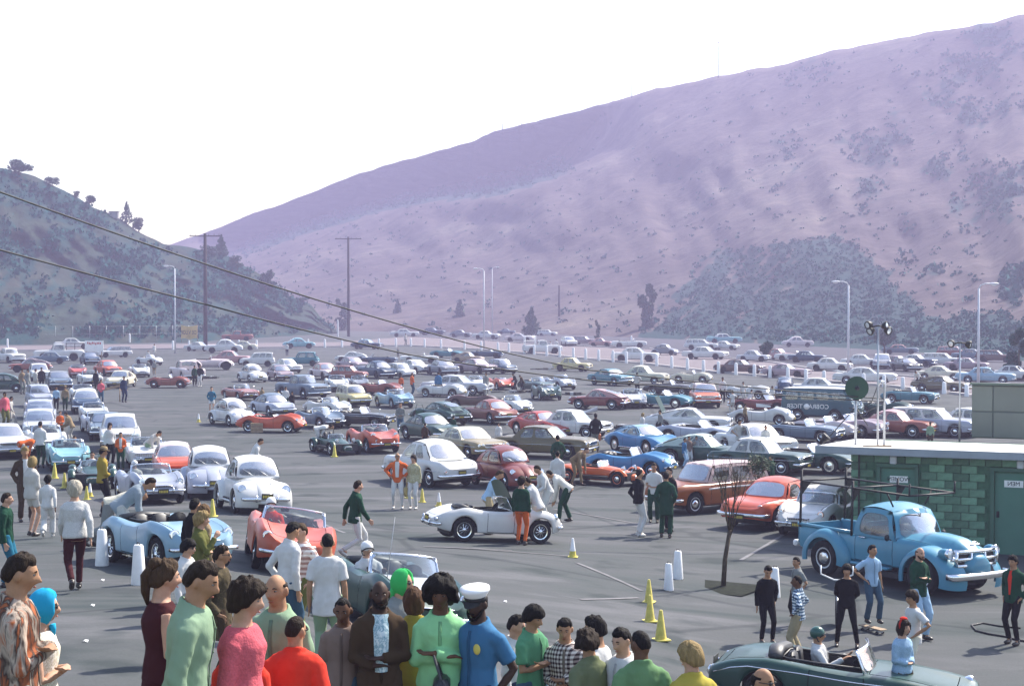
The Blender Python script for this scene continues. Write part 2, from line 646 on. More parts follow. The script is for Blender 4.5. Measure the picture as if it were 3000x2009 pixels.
def brush_shade_main(px, py):
 n = fbm(px / 130, py / 90, 3.3)
 n2 = fbm(px / 40, py / 34, 8.1)
 w = px + 28 * n2 + 20 * n
 h = py + 24 * n
 if in_poly(w, h, THICKET):
  q = (px * .64 + py * .77) / 7
  edge = min(1, max(0, (py - interp([(1870, 985), (1935, 900), (2030, 800), (2110, 745), (2200, 712)], px)) / 150))
  if px < 2330 and fbm(q, (px - py) / 150, 2.2) > -.05 + .5 * edge:
   return .32
  return .93
 b = .10 + .18 * max(0, n)
 if px > 1900:
  k = sstep(1950, 2900, px) * sstep(1050, 500, py) + sstep(2700, 3000, px) * .25
  b += k * (.10 + .75 * max(0, n + .55 * n2 - .05))
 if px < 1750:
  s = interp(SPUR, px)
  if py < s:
   b += (1.1 * math.exp(-((s - py - 20) / 34) ** 2) + .5 * sstep(1050, 1250, px) * math.exp(-((s - py - 45) / 40) ** 2)) * sstep(600, 1000, px) * sstep(1750, 1500, px)  # ravine shadow and bluish smoke above the spur, painted in as plant cover
 return min(.9, b)

def brush_left(px, py):
 n = fbm(px / 110, py / 70, 13.3)
 n2 = fbm(px / 35, py / 28, 5.1)
 b = .47 + .42 * n + .34 * n2
 b += .25 * sstep(640, 1000, px) * sstep(820, 700, py) + .16 * sstep(620, 560, py)
 return min(1, max(0.05, b))

def hill(name, ridge, rd, bd, px0, px1, step, nt, brush_shade, seed, spur=None, relief=11):
 cols = list(range(px0, px1 + 1, step))
 m = MB()
 vs, bs = [], []
 for px in cols:
  yr = interp(ridge, px) - 4 * fbm(px / 60, seed, 0, 4)
  dr, db = interp(rd, px), interp(bd, px)
  tb, tr = -CAM_H / db, (900 - yr) / FOC
  for k in range(nt + 1):
   t = k / nt
   tn = tb + (tr - tb) * t
   py = 900 - tn * FOC
   e = t ** .85
   d = db + (dr - db) * e
   w = math.sin(math.pi * min(1, t * 1.02)) if t < .98 else 0
   d += w * relief * (fbm(px / 330 + t * 1.2, t * 2.4, seed) * 1.8 + .5 * fbm(px / 75 + t * 3, t * 6, seed + 4))
   if spur and px < 1900:
    s = interp(spur, px)
    d += 120 * sstep(s + 8, s - 46, py) * sstep(1, .9, t) * sstep(520, 760, px) * sstep(1900, 1500, px)
   vs.append(((px - 1500) / FOC * d, d, CAM_H + tn * d if k else -.3))
   bs.append(brush_shade(px, py))
  d2 = dr + 130
  vs.append(((px - 1500) / FOC * d2, d2, (CAM_H + tr * dr) * .55))
  bs.append(.3)
  d3 = dr + 420
  vs.append(((px - 1500) / FOC * d3, d3, -.3))
  bs.append(.3)
 n = nt + 3
 m.add(vs, [(i * n + k, (i + 1) * n + k, (i + 1) * n + k + 1, i * n + k + 1) for i in range(len(cols) - 1) for k in range(n - 1)])
 me = m.mesh(name, [M['hill' if seed < 5 else 'hill2']])
 a = me.attributes.new("brush_shade", 'FLOAT', 'POINT')
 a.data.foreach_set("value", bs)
 o = new_obj(name, me)
 tag(o, kind='structure')
 return vs, bs, n, nt

RIDGE_M = [(100, 800), (300, 760), (420, 735), (500, 715), (590, 685), (700, 640), (900, 570), (1050, 510), (1180, 470), (1300, 438), (1390, 415), (1440, 390),
           (1490, 375), (1545, 363), (1700, 325), (1850, 283), (1920, 262), (2100, 226), (2300, 188), (2430, 152), (2550, 132), (2700, 100),
           (2900, 68), (2985, 45), (3500, 0), (4600, -60)]
RD_M = [(100, 960), (500, 900), (1300, 760), (2100, 650), (3000, 560), (4600, 420)]
BD_M = [(100, 470), (1000, 432), (1500, 395), (1900, 330), (2300, 266), (2700, 222), (3000, 185), (4600, 130)]
RIDGE_L = [(-1500, 430), (-600, 460), (12, 492), (60, 503), (92, 510), (145, 537), (217, 571), (281, 609), (350, 639), (402, 677), (454, 701), (482, 715),
           (560, 724), (664, 748), (736, 788), (807, 828), (848, 866), (910, 890), (944, 935), (995, 974), (1010, 980)]
RD_L = [(-1500, 260), (12, 345), (480, 385), (995, 412), (1010, 412)]
BD_L = [(-1500, 170), (12, 272), (560, 290), (800, 345), (995, 396), (1010, 400)]
hm = hill("far_hill", RIDGE_M, RD_M, BD_M, 100, 4600, 14, 64, brush_shade_main, 1.7, SPUR)
hl = hill("near_hill", RIDGE_L, RD_L, BD_L, -1500, 1010, 12, 40, brush_left, 6.2, None, 9)

# scrub on the slopes: too many to count, one object
sb = MB()
def scrub(H, count, thr, smin, smax):
 vs, bs, n, nt = H
 cand = [i for i in range(len(vs) - n) if bs[i] > thr and 0 < (i % n) < nt - 1 and abs(vs[i][0] / vs[i][1]) < .36]
 for _ in range(count):
  i = rnd.choice(cand)
  if thr > .1 and rnd.random() > (bs[i] - thr) * 1.6 + .12:
   continue
  a, b = Vector(vs[i]), Vector(vs[i + n])
  c, d = Vector(vs[i + 1]), Vector(vs[i + n + 1])
  u, v = rnd.random(), rnd.random()
  p = a.lerp(b, u).lerp(c.lerp(d, u), v)
  s = rnd.uniform(smin, smax) * (.5 if bs[i] > .9 else 1)
  for _ in range(9):
   c_ = p + Vector((rnd.gauss(0, .55) * s, rnd.gauss(0, .55) * s, abs(rnd.gauss(.35, .35)) * s))
   a_ = Vector((rnd.gauss(0, 1), rnd.gauss(0, 1), rnd.gauss(0, .6))).normalized()
   b_ = a_.orthogonal().normalized()
   e_ = a_.cross(b_) * s * rnd.uniform(.3, .6)
   b_ *= s * rnd.uniform(.3, .6)
   sb.add([c_ - b_, c_ + e_, c_ + b_ * .8, c_ - e_ * .7], [(0, 1, 2, 3)])
scrub(hm, 6500, .30, .45, 1.5)
scrub(hm, 1500, .03, .35, 1.0)
scrub(hl, 4200, .38, .35, 1.2)
sm = NT("scrub_leaves")
cc = sm.coords('Object')
sm.base(sm.ramp(sm.noise(cc, .35, 4, .7), [(.3, (.005, .055, .055)), (.55, (.010, .085, .078)), (.75, (.028, .105, .085))]))
sm.set(Roughness=.95)
sm.bsdf.inputs['Specular IOR Level'].default_value = .08
tag(new_obj("scrub", sb.mesh("scrub", [sm.mat], False)), kind='stuff')

def surface_at(H, px, py):
 """point of a hill seen at a pixel (nearest grid vertex column, interpolated in height)"""
 vs, bs, n, nt = H
 best = None
 for i in range(0, len(vs), n):
  q = project(vs[i])
  if best is None or abs(q[0] - px) < best[0]:
   best = (abs(q[0] - px), i)
 i = best[1]
 last = Vector(vs[i])
 for k in range(1, nt + 1):
  p = Vector(vs[i + k])
  y1 = project(p)[1]
  if y1 <= py:
   y0 = project(last)[1]
   return last.lerp(p, (y0 - py) / max(1e-6, y0 - y1))
  last = p
 return last

# ------------------------------------------------------------------ trees
def leaf_cloud(m, lobes, n, size):
 for _ in range(n):
  c, r = rnd.choice(lobes)
  while True:
   d = Vector((rnd.uniform(-1, 1), rnd.uniform(-1, 1), rnd.uniform(-1, 1)))
   if .25 < d.length < 1:
    break
  p = Vector(c) + Vector((d.x * r[0], d.y * r[1], d.z * r[2]))
  a = Vector((rnd.gauss(0, 1), rnd.gauss(0, 1), rnd.gauss(0, .7))).normalized()
  b = a.orthogonal().normalized()
  s = size * rnd.uniform(.6, 1.3)
  c2 = a.cross(b)
  m.add([p - b * s, p + c2 * s * .6, p + b * s, p - c2 * s * .6 + a * s * .3], [(0, 1, 2, 3)])

def tree(name, label, base, h, w, kind, leaf, n=420, group=None, size=None):
 """a tapered trunk with limbs and a crown of leaf clumps"""
 root = empty(name, base, rnd.uniform(0, 6))
 tag(root, label, 'tree' if 'shrub' not in name else 'shrub', group)
 t = MB()
 lobes = []
 if kind == 'conifer':
  t.tube([(0, 0, -.3), (0, 0, h * .5), (0, 0, h * .97)], [h * .03, h * .02, h * .004], 7)
  for k in range(9):
   f = k / 8
   r = w / 2 * (1 - f) ** .8 + .05 * w
   for a in range(3):
    an = rnd.uniform(0, 6.28)
    lobes.append(((math.cos(an) * r * .4, math.sin(an) * r * .4, h * (.10 + .84 * f)), (r * .75, r * .75, h * .09)))
 elif kind == 'round':
  t.tube([(0, 0, -.3), (.02 * h, 0, h * .25), (0, .02 * h, h * .55)], [h * .045, h * .035, h * .02], 7)
  for k in range(8):
   an = rnd.uniform(0, 6.28)
   rr = w / 2 * rnd.uniform(.2, .62)
   c = (math.cos(an) * rr, math.sin(an) * rr, h * rnd.uniform(.30, .82))
   lobes.append((c, (w * .24, w * .24, h * .17)))
   t.tube([(0, 0, h * .3), (c[0] * .6, c[1] * .6, c[2] * .8), c], [h * .02, h * .012, h * .004], 5)
 elif kind == 'flat':
  t.tube([(0, 0, -.3), (.08 * h, 0, h * .35), (.05 * h, 0, h * .7)], [h * .04, h * .03, h * .015], 7)
  for k in range(7):
   x = w * (k / 6 - .5) * .8
   c = (x, rnd.uniform(-.2, .2) * w, h * rnd.uniform(.68, .84))
   lobes.append((c, (w * .17, w * .2, h * .14)))
   t.tube([(.05 * h, 0, h * .5), (x * .6, c[1] * .5, h * .62), c], [h * .018, h * .012, h * .005], 5)
 else:   # loose column
  t.tube([(0, 0, -.3), (0, 0, h * .6)], [h * .03, h * .012], 6)
  for k in range(8):
   f = k / 7
   r = w / 2 * (1 - .6 * f) * rnd.uniform(.6, 1.0)
   lobes.append(((rnd.uniform(-.3, .3) * w, rnd.uniform(-.3, .3) * w, h * (.1 + .8 * f)), (r * .8, r * .8, h * .11)))
 new_obj("trunk", t.mesh("trunk", [M['bark']]), root)
 c = MB()
 leaf_cloud(c, lobes, n * 2, size or max(.16, h * .055))
 new_obj("crown", c.mesh("crown", [M['leaf']], False), root, None, leaf)
 return root

G1, G2, G3 = (.03, .085, .06, 1), (.022, .075, .062, 1), (.055, .10, .07, 1)
def hill_tree(H, px, py, hp, wp, kind, name, label, leaf, n=420):
 p = surface_at(H, px, py)
 s = FOC / p.y
 return tree(name, label, p - Vector((0, 0, .2)), hp / s, wp / s, kind, leaf, n)
hill_tree(hl, 60, 512, 54, 86, 'round', "hilltop_tree", "wide flat-crowned tree at the top of the scrubby hill", G2, 700)
hill_tree(hl, 160, 545, 34, 50, 'round', "hilltop_tree", "low leaning bushy tree on the hill skyline below the wide tree", G2)
hill_tree(hl, 234, 580, 26, 28, 'round', "hilltop_shrub", "small pale spiky shrub on the hill skyline", G3, 200)
hill_tree(hl, 270, 606, 42, 36, 'round', "hilltop_tree", "upright bushy tree midway down the hill skyline", G2)
hill_tree(hl, 372, 656, 66, 46, 'conifer', "hilltop_tree", "spindly tall tree on the skyline beside the leaning round tree", G3, 260)
hill_tree(hl, 412, 676, 50, 44, 'round', "hilltop_tree", "leaning tree with a round crown on a bare stem, lowest on the skyline", G2)
hill_tree(hl, 645, 748, 62, 42, 'conifer', "hill_tree", "pointed conifer rising just behind the tall crossarm pole", G2, 500)
hill_tree(hl, 612, 752, 40, 70, 'round', "hill_shrub", "dark bushy clump around the foot of the pointed conifer", G2)
hill_tree(hl, 700, 790, 46, 60, 'round', "hill_shrub", "dark rounded bush on the shoulder of the hill below the conifer", G2)
hill_tree(hl, 782, 862, 78, 54, 'round', "hill_tree", "tall dark oval bush above the hill's lower end", G2, 600)
hill_tree(hl, 885, 892, 26, 66, 'flat', "hill_shrub", "low spreading bush right above the white car on the hill foot", G2)
def flat_tree(px, py, hp, wp, kind, name, label, leaf, n=420):
 p = lot(px, py)
 s = FOC / p.y
 return tree(name, label, p, hp / s, wp / s, kind, leaf, n)
flat_tree(1000, 968, 92, 52, 'loose', "roadside_tree", "hazy loose tree standing behind the second crossarm pole", G3, 300)
flat_tree(1165, 962, 82, 44, 'conifer', "roadside_tree", "hazy conifer behind the row of parked cars, nearest the crossarm poles", G1)
flat_tree(1287, 958, 70, 38, 'conifer', "roadside_tree", "short hazy conifer between two taller ones behind the parked row", G1)
flat_tree(1347, 966, 86, 50, 'conifer', "roadside_tree", "full conifer just left of the twin street lamps", G1)
flat_tree(1557, 982, 80, 62, 'conifer', "roadside_tree", "broad bushy conifer beside the white service truck", G1, 600)
flat_tree(1703, 962, 96, 36, 'conifer', "roadside_tree", "slim conifer to the right of the bare wooden pole", G1)
flat_tree(1750, 992, 55, 26, 'loose', "roadside_tree", "small thin young tree in front of the parked cars by the bare pole", G3, 200)
flat_tree(1900, 984, 150, 56, 'loose', "roadside_tree", "tall dark ragged tree at the edge of the thicket slope", G2, 700)
flat_tree(2246, 1052, 60, 42, 'round', "lot_shrub", "dark round bush standing among the far parked cars", G2)
flat_tree(2590, 1038, 78, 76, 'round', "lot_shrub", "big dark bush at the hill foot behind the four-lamp pole", G2, 600)
flat_tree(2985, 1112, 150, 70, 'loose', "lot_tree", "dark leafy tree cut by the edge of the picture past the street lamp", G2, 700)

# ------------------------------------------------------------------ the haze
hz = MB()
hz.box((60, 440, 60), (1900, 1100, 122))
hv = bpy.data.materials.new("haze_air")
hv.use_nodes = True
hv.node_tree.nodes.clear()
ho = hv.node_tree.nodes.new("ShaderNodeOutputMaterial")
hp_ = hv.node_tree.nodes.new("ShaderNodeVolumePrincipled")
hp_.inputs["Color"].default_value = (.66, .60, .94, 1)
hp_.inputs["Density"].default_value = .00074
hp_.inputs["Anisotropy"].default_value = .25
hv.node_tree.links.new(hp_.outputs[0], ho.inputs["Volume"])
tag(new_obj("haze", hz.mesh("haze", [hv], False)), kind='stuff')
# ------------------------------------------------------------------ vehicles
def smooth_curve(pts, xs, k=0.0):
 y = np.interp(xs, [p[0] for p in pts], [p[1] for p in pts])
 if k > 0:
  fine = np.linspace(xs[0], xs[-1], 400)
  fy = np.interp(fine, [p[0] for p in pts], [p[1] for p in pts])
  w = max(1, int(k / (fine[1] - fine[0])))
  ker = np.hanning(2 * w + 3)
  ker /= ker.sum()
  pad = len(ker) // 2
  fy = np.convolve(np.concatenate([np.full(pad, fy[0]), fy, np.full(pad, fy[-1])]), ker, 'valid')
  y = np.interp(xs, fine, fy)
 return y

ROWS = [0.0, .3, .55, .72, .86, .95, 1.0, 1.0, .975, .93]

def body_shell(sp):
 """outer skin of a car as a grid of stations (rear to front) by rows (centre line to sill); returns builders for the panels"""
 L, W = sp['L'], sp['W']
 H2 = L / 2
 xf, xr, Rw = sp['xf'], sp['xr'], sp['Rw']
 Ra = Rw * sp.get('arch', 1.16)
 arches = sp.get('arches', 'fr')
 xs = set(np.linspace(-H2, H2, 27).round(4))
 cuts = []
 for a in (-0.02, -.06, -.13):
  xs.add(round(H2 + a, 4)); xs.add(round(-H2 - a, 4))
 for x, key in ((xf, 'f'), (xr, 'r')):
  if key in arches:
   xs = {q for q in xs if abs(q - x) > Ra + .02}
   for t in np.linspace(0, math.pi, 11):
    xs.add(round(x + Ra * math.cos(t), 4))
   xs.add(round(x + Ra + .012, 4)); xs.add(round(x - Ra - .012, 4))
 for rng in (sp.get('door'), sp.get('bonnet'), sp.get('boot'), sp.get('cockpit'), sp.get('bed')):
  if rng:
   for e in rng:
    cuts.append(e)
 for e in cuts:
  xs = {q for q in xs if abs(q - e) > .035 or abs(abs(q) - H2) < .001}
  xs.add(round(e, 4))
 xs = np.array(sorted(xs))
 k = sp.get('sm', .18)
 zc = smooth_curve(sp['zc'], xs, k)
 zf = smooth_curve(sp['zf'], xs, k)
 w = smooth_curve(sp['w'], xs, k) * W / 2
 zb = smooth_curve(sp['zb'], xs, .05)
 drop = sp.get('drop', .12)
 V = []
 for i, x in enumerate(xs):
  ww, c, f, b = w[i], zc[i], zf[i], zb[i]
  for s, (rn, kn, kz) in ((1, sp.get('nose', (.25, .3, .22))), (-1, sp.get('tail', (.25, .25, .2)))):
   t = (s * x - (H2 - rn)) / rn
   if t > 0:
    q = 1 - math.sqrt(max(0, 1 - min(1, t) ** 2))
    ww *= 1 - kn * q
    c -= kz * q * (c - b)
    f -= kz * q * (f - b)
    b += .10 * q * (f - b)
  arch = 0
  for xw, key in ((xf, 'f'), (xr, 'r')):
   if key in arches and abs(x - xw) < Ra + .001:
    h = math.sqrt(max(0, Ra * Ra - (x - xw) ** 2))
    b = max(b, Rw + h * sp.get('archh', 1.0))
    arch = max(arch, h / Ra)
  sh = f - drop
  sh = max(sh, b + .03)
  zs = [c, c * .93 + (c * .96 + f * .04) * .07, c + (f - c) * .22, c + (f - c) * .72, f, f - drop * .32, sh,
              (sh + b) / 2, b + .03 if sh - b > .1 else b + .012, b]
  fl = 1 + sp.get('flare', .0) * arch
  tk = sp.get('tuck', 1.0)
  row = []
  for r, fr in enumerate(ROWS):
   y = ww * fr
   if r >= 7:
    y = ww * (1 - (1 - fr) * tk) * fl
   row.append((x, y, zs[r]))
  V.append(row)
 nr = len(ROWS)
 panels = {'body': MB(), 'bonnet': MB(), 'boot_lid': MB(), 'door': MB(), 'door2': MB()}
 n = len(xs)
 def in_rng(x, key):
  r = sp.get(key)
  return r and r[0] - .001 < x < r[1] + .001
 for i in range(n - 1):
  xm = (xs[i] + xs[i + 1]) / 2
  for r in range(nr - 1):
   for s in (1, -1):
    key = 'body'
    if r <= 2 and in_rng(xm, 'cockpit'):
     continue
    if r <= sp.get('bedrows', 3) and in_rng(xm, 'bed'):
     continue
    if r <= sp.get('lidrows', 2) and in_rng(xm, 'bonnet'):
     key = 'bonnet'
    elif r <= sp.get('lidrows', 2) and in_rng(xm, 'boot'):
     key = 'boot_lid'
    elif 5 <= r <= 7 and in_rng(xm, 'door'):
     key = 'door' if s > 0 else 'door2'
    q = [list(V[i][r]), list(V[i + 1][r]), list(V[i + 1][r + 1]), list(V[i][r + 1])]
    for p in q:
     p[1] *= s
    if key != 'body':
     g_ = .013
     rg = sp['bonnet' if key == 'bonnet' else 'boot' if key == 'boot_lid' else 'door']
     for p in q:
      if abs(p[0] - rg[0]) < .002:
       p[0] += g_
      if abs(p[0] - rg[1]) < .002:
       p[0] -= g_
      p[2] += .004 if key in ('bonnet', 'boot_lid') else 0
     if key in ('bonnet', 'boot_lid') and r == sp.get('lidrows', 2):
      for p in q[2:]:
       p[1] *= .975
     if key.startswith('door'):
      if r == 7:
       for p in q[2:]:
        p[2] += .012
    if s > 0:
     q.reverse()
    panels[key].add(q, [(0, 1, 2, 3)])
 for i, flip in ((0, False), (n - 1, True)):        # close the ends
  for r in range(nr - 1):
   a, b = V[i][r], V[i][r + 1]
   q = [(a[0], a[1], a[2]), (b[0], b[1], b[2]), (b[0], -b[1], b[2]), (a[0], -a[1], a[2])]
   if not flip:
    q.reverse()
   panels['body'].add(q, [(0, 1, 2, 3)])
 info = dict(xs=xs, zc=np.array([V[i][0][2] for i in range(n)]), zf=np.array([V[i][4][2] for i in range(n)]), w=np.array([V[i][6][1] for i in range(n)]),
    zsh=np.array([V[i][6][2] for i in range(n)]), zb=np.array([V[i][9][2] for i in range(n)]))
 return panels, info

def weld(me, d=.0012):
 import bmesh
 b = bmesh.new()
 b.from_mesh(me)
 bmesh.ops.remove_doubles(b, verts=b.verts, dist=d)
 bmesh.ops.recalc_face_normals(b, faces=b.faces) if False else None
 b.to_mesh(me)
 b.free()
 me.polygons.foreach_set("use_smooth", [True] * len(me.polygons))
 me.set_sharp_from_angle(angle=R(38))
 return me

def ring_patch(P, frame, glass, u0=.06, u1=.94, v0=.08, v1=.92, pw=6, n=32, inset=.012, bars=()):
 """frame of a window opening in the patch P(u, v) and the pane set in it"""
 outer, inner = [], []
 for k in range(n):
  a = 2 * math.pi * k / n
  dx, dy = math.cos(a), math.sin(a)
  mo = max(abs(dx), abs(dy))
  outer.append((.5 + .5 * dx / mo, .5 + .5 * dy / mo))
  ms = (abs(dx) ** pw + abs(dy) ** pw) ** (1 / pw)
  inner.append(((u0 + u1) / 2 + (u1 - u0) / 2 * dx / ms, (v0 + v1) / 2 + (v1 - v0) / 2 * dy / ms))
 e = .02
 c = Vector(P(.5, .5))
 nrm = (Vector(P(.5 + e, .5)) - c).cross(Vector(P(.5, .5 + e)) - c).normalized()
 O = [Vector(P(*q)) for q in outer]
 I = [Vector(P(*q)) for q in inner]
 I2 = [p - nrm * inset for p in I]
 frame.add(O + I + I2, [(k, (k + 1) % n, n + (k + 1) % n, n + k) for k in range(n)] +
              [(n + k, n + (k + 1) % n, 2 * n + (k + 1) % n, 2 * n + k) for k in range(n)])
 if glass is not None:
  mid = [Vector(P((u0 + u1) / 2 + (q[0] - (u0 + u1) / 2) * .55, (v0 + v1) / 2 + (q[1] - (v0 + v1) / 2) * .55)) - nrm * inset for q in inner]
  cc = Vector(P((u0 + u1) / 2, (v0 + v1) / 2)) - nrm * inset
  glass.add(I2 + mid + [cc], [(k, (k + 1) % n, n + (k + 1) % n, n + k) for k in range(n)] + [(n + k, n + (k + 1) % n, 2 * n) for k in range(n)])

def greenhouse(g):
 """roof, pillars and panes; returns frame builder and list of (name, builder)"""
 fr = MB()
 panes = []
 xa0, xa1, xc0, xc1 = g['xa0'], g['xa1'], g['xc0'], g['xc1']   # windscreen base, top; rear base, top
 za, zc = g['za'], g['zc']                                    # belt height front, rear
 zt = g['zt']
 wba, wbc, wta, wtc = g['wb'], g.get('wbc', g['wb']), g['wt'], g.get('wtc', g['wt'])
 bow, bowr = g.get('bow', .10), g.get('bowr', .08)
 crown, edge = g.get('crown', .05), g.get('edge', .03)
 bul = g.get('bul', .03)
 vb = g.get('vbul', .02)
 def arc(u):
  return 1 - (2 * u - 1) ** 2
 def front(u, v):      # u left to right
  x = xa0 + (xa1 - xa0) * v + bow * arc(u) * (1 - .5 * v) + vb * math.sin(math.pi * v)
  y = (1 - 2 * u) * (wba + (wta - wba) * v)
  return (x, y, za + (zt - za) * v + edge * arc(u) * v + .03 * arc(u) * (1 - v))
 def rear(u, v):       # u right to left
  x = xc0 + (xc1 - xc0) * v - bowr * arc(u) * (1 - .4 * v) - vb * math.sin(math.pi * v) * .6
  y = (2 * u - 1) * (wbc + (wtc - wbc) * v)
  return (x, y, zc + (zt + g.get('dzr', 0) - zc) * v + edge * arc(u) * v + .02 * arc(u) * (1 - v) + g.get('rbul', 0) * math.sin(math.pi * v))
 def side(s):
  def P(u, v):      # u rear to front for s=+1 (left), so that normals face out
   q = u if s < 0 else 1 - u
   xb = xc0 + (xa0 - xc0) * q
   xt = xc1 + (xa1 - xc1) * q
   zb_ = zc + (za - zc) * q
   zt_ = zt + g.get('dzr', 0) * (1 - q)
   wb_ = wbc + (wba - wbc) * q
   wt_ = wtc + (wta - wtc) * q
   x = xb + (xt - xb) * v
   y = wb_ + (wt_ - wb_) * v + bul * math.sin(math.pi * v) + g.get('plan', .02) * math.sin(math.pi * q) * (1 - v * .3)
   zz = zb_ + (zt_ - zb_) * v + g.get('roofarc', .03) * math.sin(math.pi * q) * v
   return (x, s * y, zz)
  return P
 glass = MB()
 ring_patch(front, fr, glass, *g.get('wsin', (.05, .95, .07, .90)), pw=g.get('pw', 7))
 panes.append(('windscreen', glass))
 glass = MB()
 ring_patch(rear, fr, glass, *g.get('rwin', (.10, .90, .14, .86)), pw=g.get('pwr', 5))
 panes.append(('rear_window', glass))
 for s in (1, -1):
  P = side(s)
  wins = g['side']                       # (q0, q1, inner u0, u1, v0, v1) from rear to front
  edges = [0.0] + [w_[0] for w_ in wins[1:]] + [1.0]
  edges[0] = 0.0
  for i, w_ in enumerate(wins):
   q0 = 0.0 if i == 0 else w_[0]
   q1 = 1.0 if i == len(wins) - 1 else wins[i + 1][0]
   def sub(u, v, q0=q0, q1=q1, P=P, s=s):
    q = q0 + (q1 - q0) * (u if s < 0 else 1 - u)
    return P(q if s < 0 else 1 - q, v)
   a, b = (w_[1] - q0) / (q1 - q0), (w_[2] - q0) / (q1 - q0)
   if s > 0:
    a, b = 1 - b, 1 - a
   gl = MB() if w_[3] else None
   ring_patch(sub, fr, gl, a, b, *g.get('sv', (.06, .88)), pw=g.get('pws', 6))
   if gl:
    panes.append(('side_window', gl))
 def roof(u, v):        # u left to right, v front to rear
  f, r = Vector(front(u, 1)), Vector(rear(1 - u, 1))
  p = f.lerp(r, v)
  k = math.sin(math.pi * v)
  p.z += crown * k * (.35 + .65 * arc(u)) + g.get('roofarc', .03) * k * (1 - arc(u)) * 0.0
  e = abs(2 * u - 1)
  yb = p.y
  qq = 1 - v
  sd = side(1 if yb > 0 else -1)
  se = Vector(sd(qq if yb < 0 else 1 - qq, 1))
  wmax = abs(se.y)
  p.y = (1 - 2 * u) * wmax
  p.z += (se.z - (zt + g.get('dzr', 0) * v)) * e ** 2
  return p
 fr.grid(roof, 13, 9)
 return fr, panes

def wheel_meshes(Rw, tw, rim, whitewall=False, style='cap'):
 t = MB()
 h = tw / 2
 prof = [(rim, -h * .55), (rim + .02, -h * .9), (Rw * .90, -h), (Rw * .97, -h * .82), (Rw, -h * .5), (Rw, h * .5), (Rw * .97, h * .82), (Rw * .90, h), (rim + .02, h * .9), (rim, h * .55)]
 t.lathe(prof, 22, 'y')
 r = MB()
 rr = rim + .004
 if style == 'cap':
  r.lathe([(rr, h * .35), (rr, h * .62), (rr * .86, h * .55), (rr * .80, h * .42), (rr * .58, h * .48)], 18, 'y', mi=0)
  r.lathe([(rr * .60, h * .50), (rr * .52, h * .78), (rr * .3, h * .92), (.001, h * .97)], 14, 'y', mi=1)
 elif style == 'wire':
  r.lathe([(rr, h * .3), (rr, h * .7), (rr * .88, h * .62), (rr * .82, h * .3)], 18, 'y', mi=1)
  for k in range(18):
   a = k * 2 * math.pi / 18
   a2 = a + (.5 if k % 2 else -.5)
   r.tube([(math.cos(a) * rr * .86, h * .45, math.sin(a) * rr * .86), (math.cos(a2) * rr * .2, h * .75, math.sin(a2) * rr * .2)], .006, 4, 1)
  r.lathe([(rr * .24, h * .2), (rr * .24, h * .8), (rr * .12, h * 1.05), (.001, h * 1.08)], 10, 'y', mi=1)
 else:   # full disc
  r.lathe([(rr, h * .4), (rr * .95, h * .72), (rr * .6, h * .66), (rr * .45, h * .80), (rr * .2, h * .9), (.001, h * .92)], 18, 'y', mi=1)
 r.lathe([(rr, -h * .5), (.001, -h * .45)], 12, 'y', mi=0)
 return t.mesh("tyre", [M['rubber']], True, 40), r.mesh("rim", [M['paint'] if style == 'cap' else M['steel'], M['chrome']], True, 40)

class Car:
 """prototype: a list of parts (name, mesh, kind of colour, place, mirrored, parent, small)"""
 def __init__(self, sp):
  self.sp = sp
  self.parts = []
  self.L, self.W = sp['L'], sp['W']

 def put(self, name, me, col=None, loc=(0, 0, 0), rot=(0, 0, 0), parent=None, small=False):
  self.parts.append((name, me, col, loc, rot, parent, small))
  return len(self.parts) - 1

def lamp(m, c, r, axis=Vector((1, 0, 0)), rim=True):
 M3 = Vector((0, 0, 1)).rotation_difference(axis.normalized()).to_matrix()
 def ring(prof, mi):
  t = MB()
  t.lathe(prof, 14, 'z')
  m.add([M3 @ Vector(p) + Vector(c) for p in t.v], t.f, mi)
 ring([(r * .7, -r * 1.2), (r * 1.1, -r * .3), (r * 1.14, .01), (r * 1.0, .03), (r * .96, .015)], 1)
 ring([(r * .97, .012), (r * .7, r * .16), (r * .35, r * .25), (.001, r * .28)], 0)

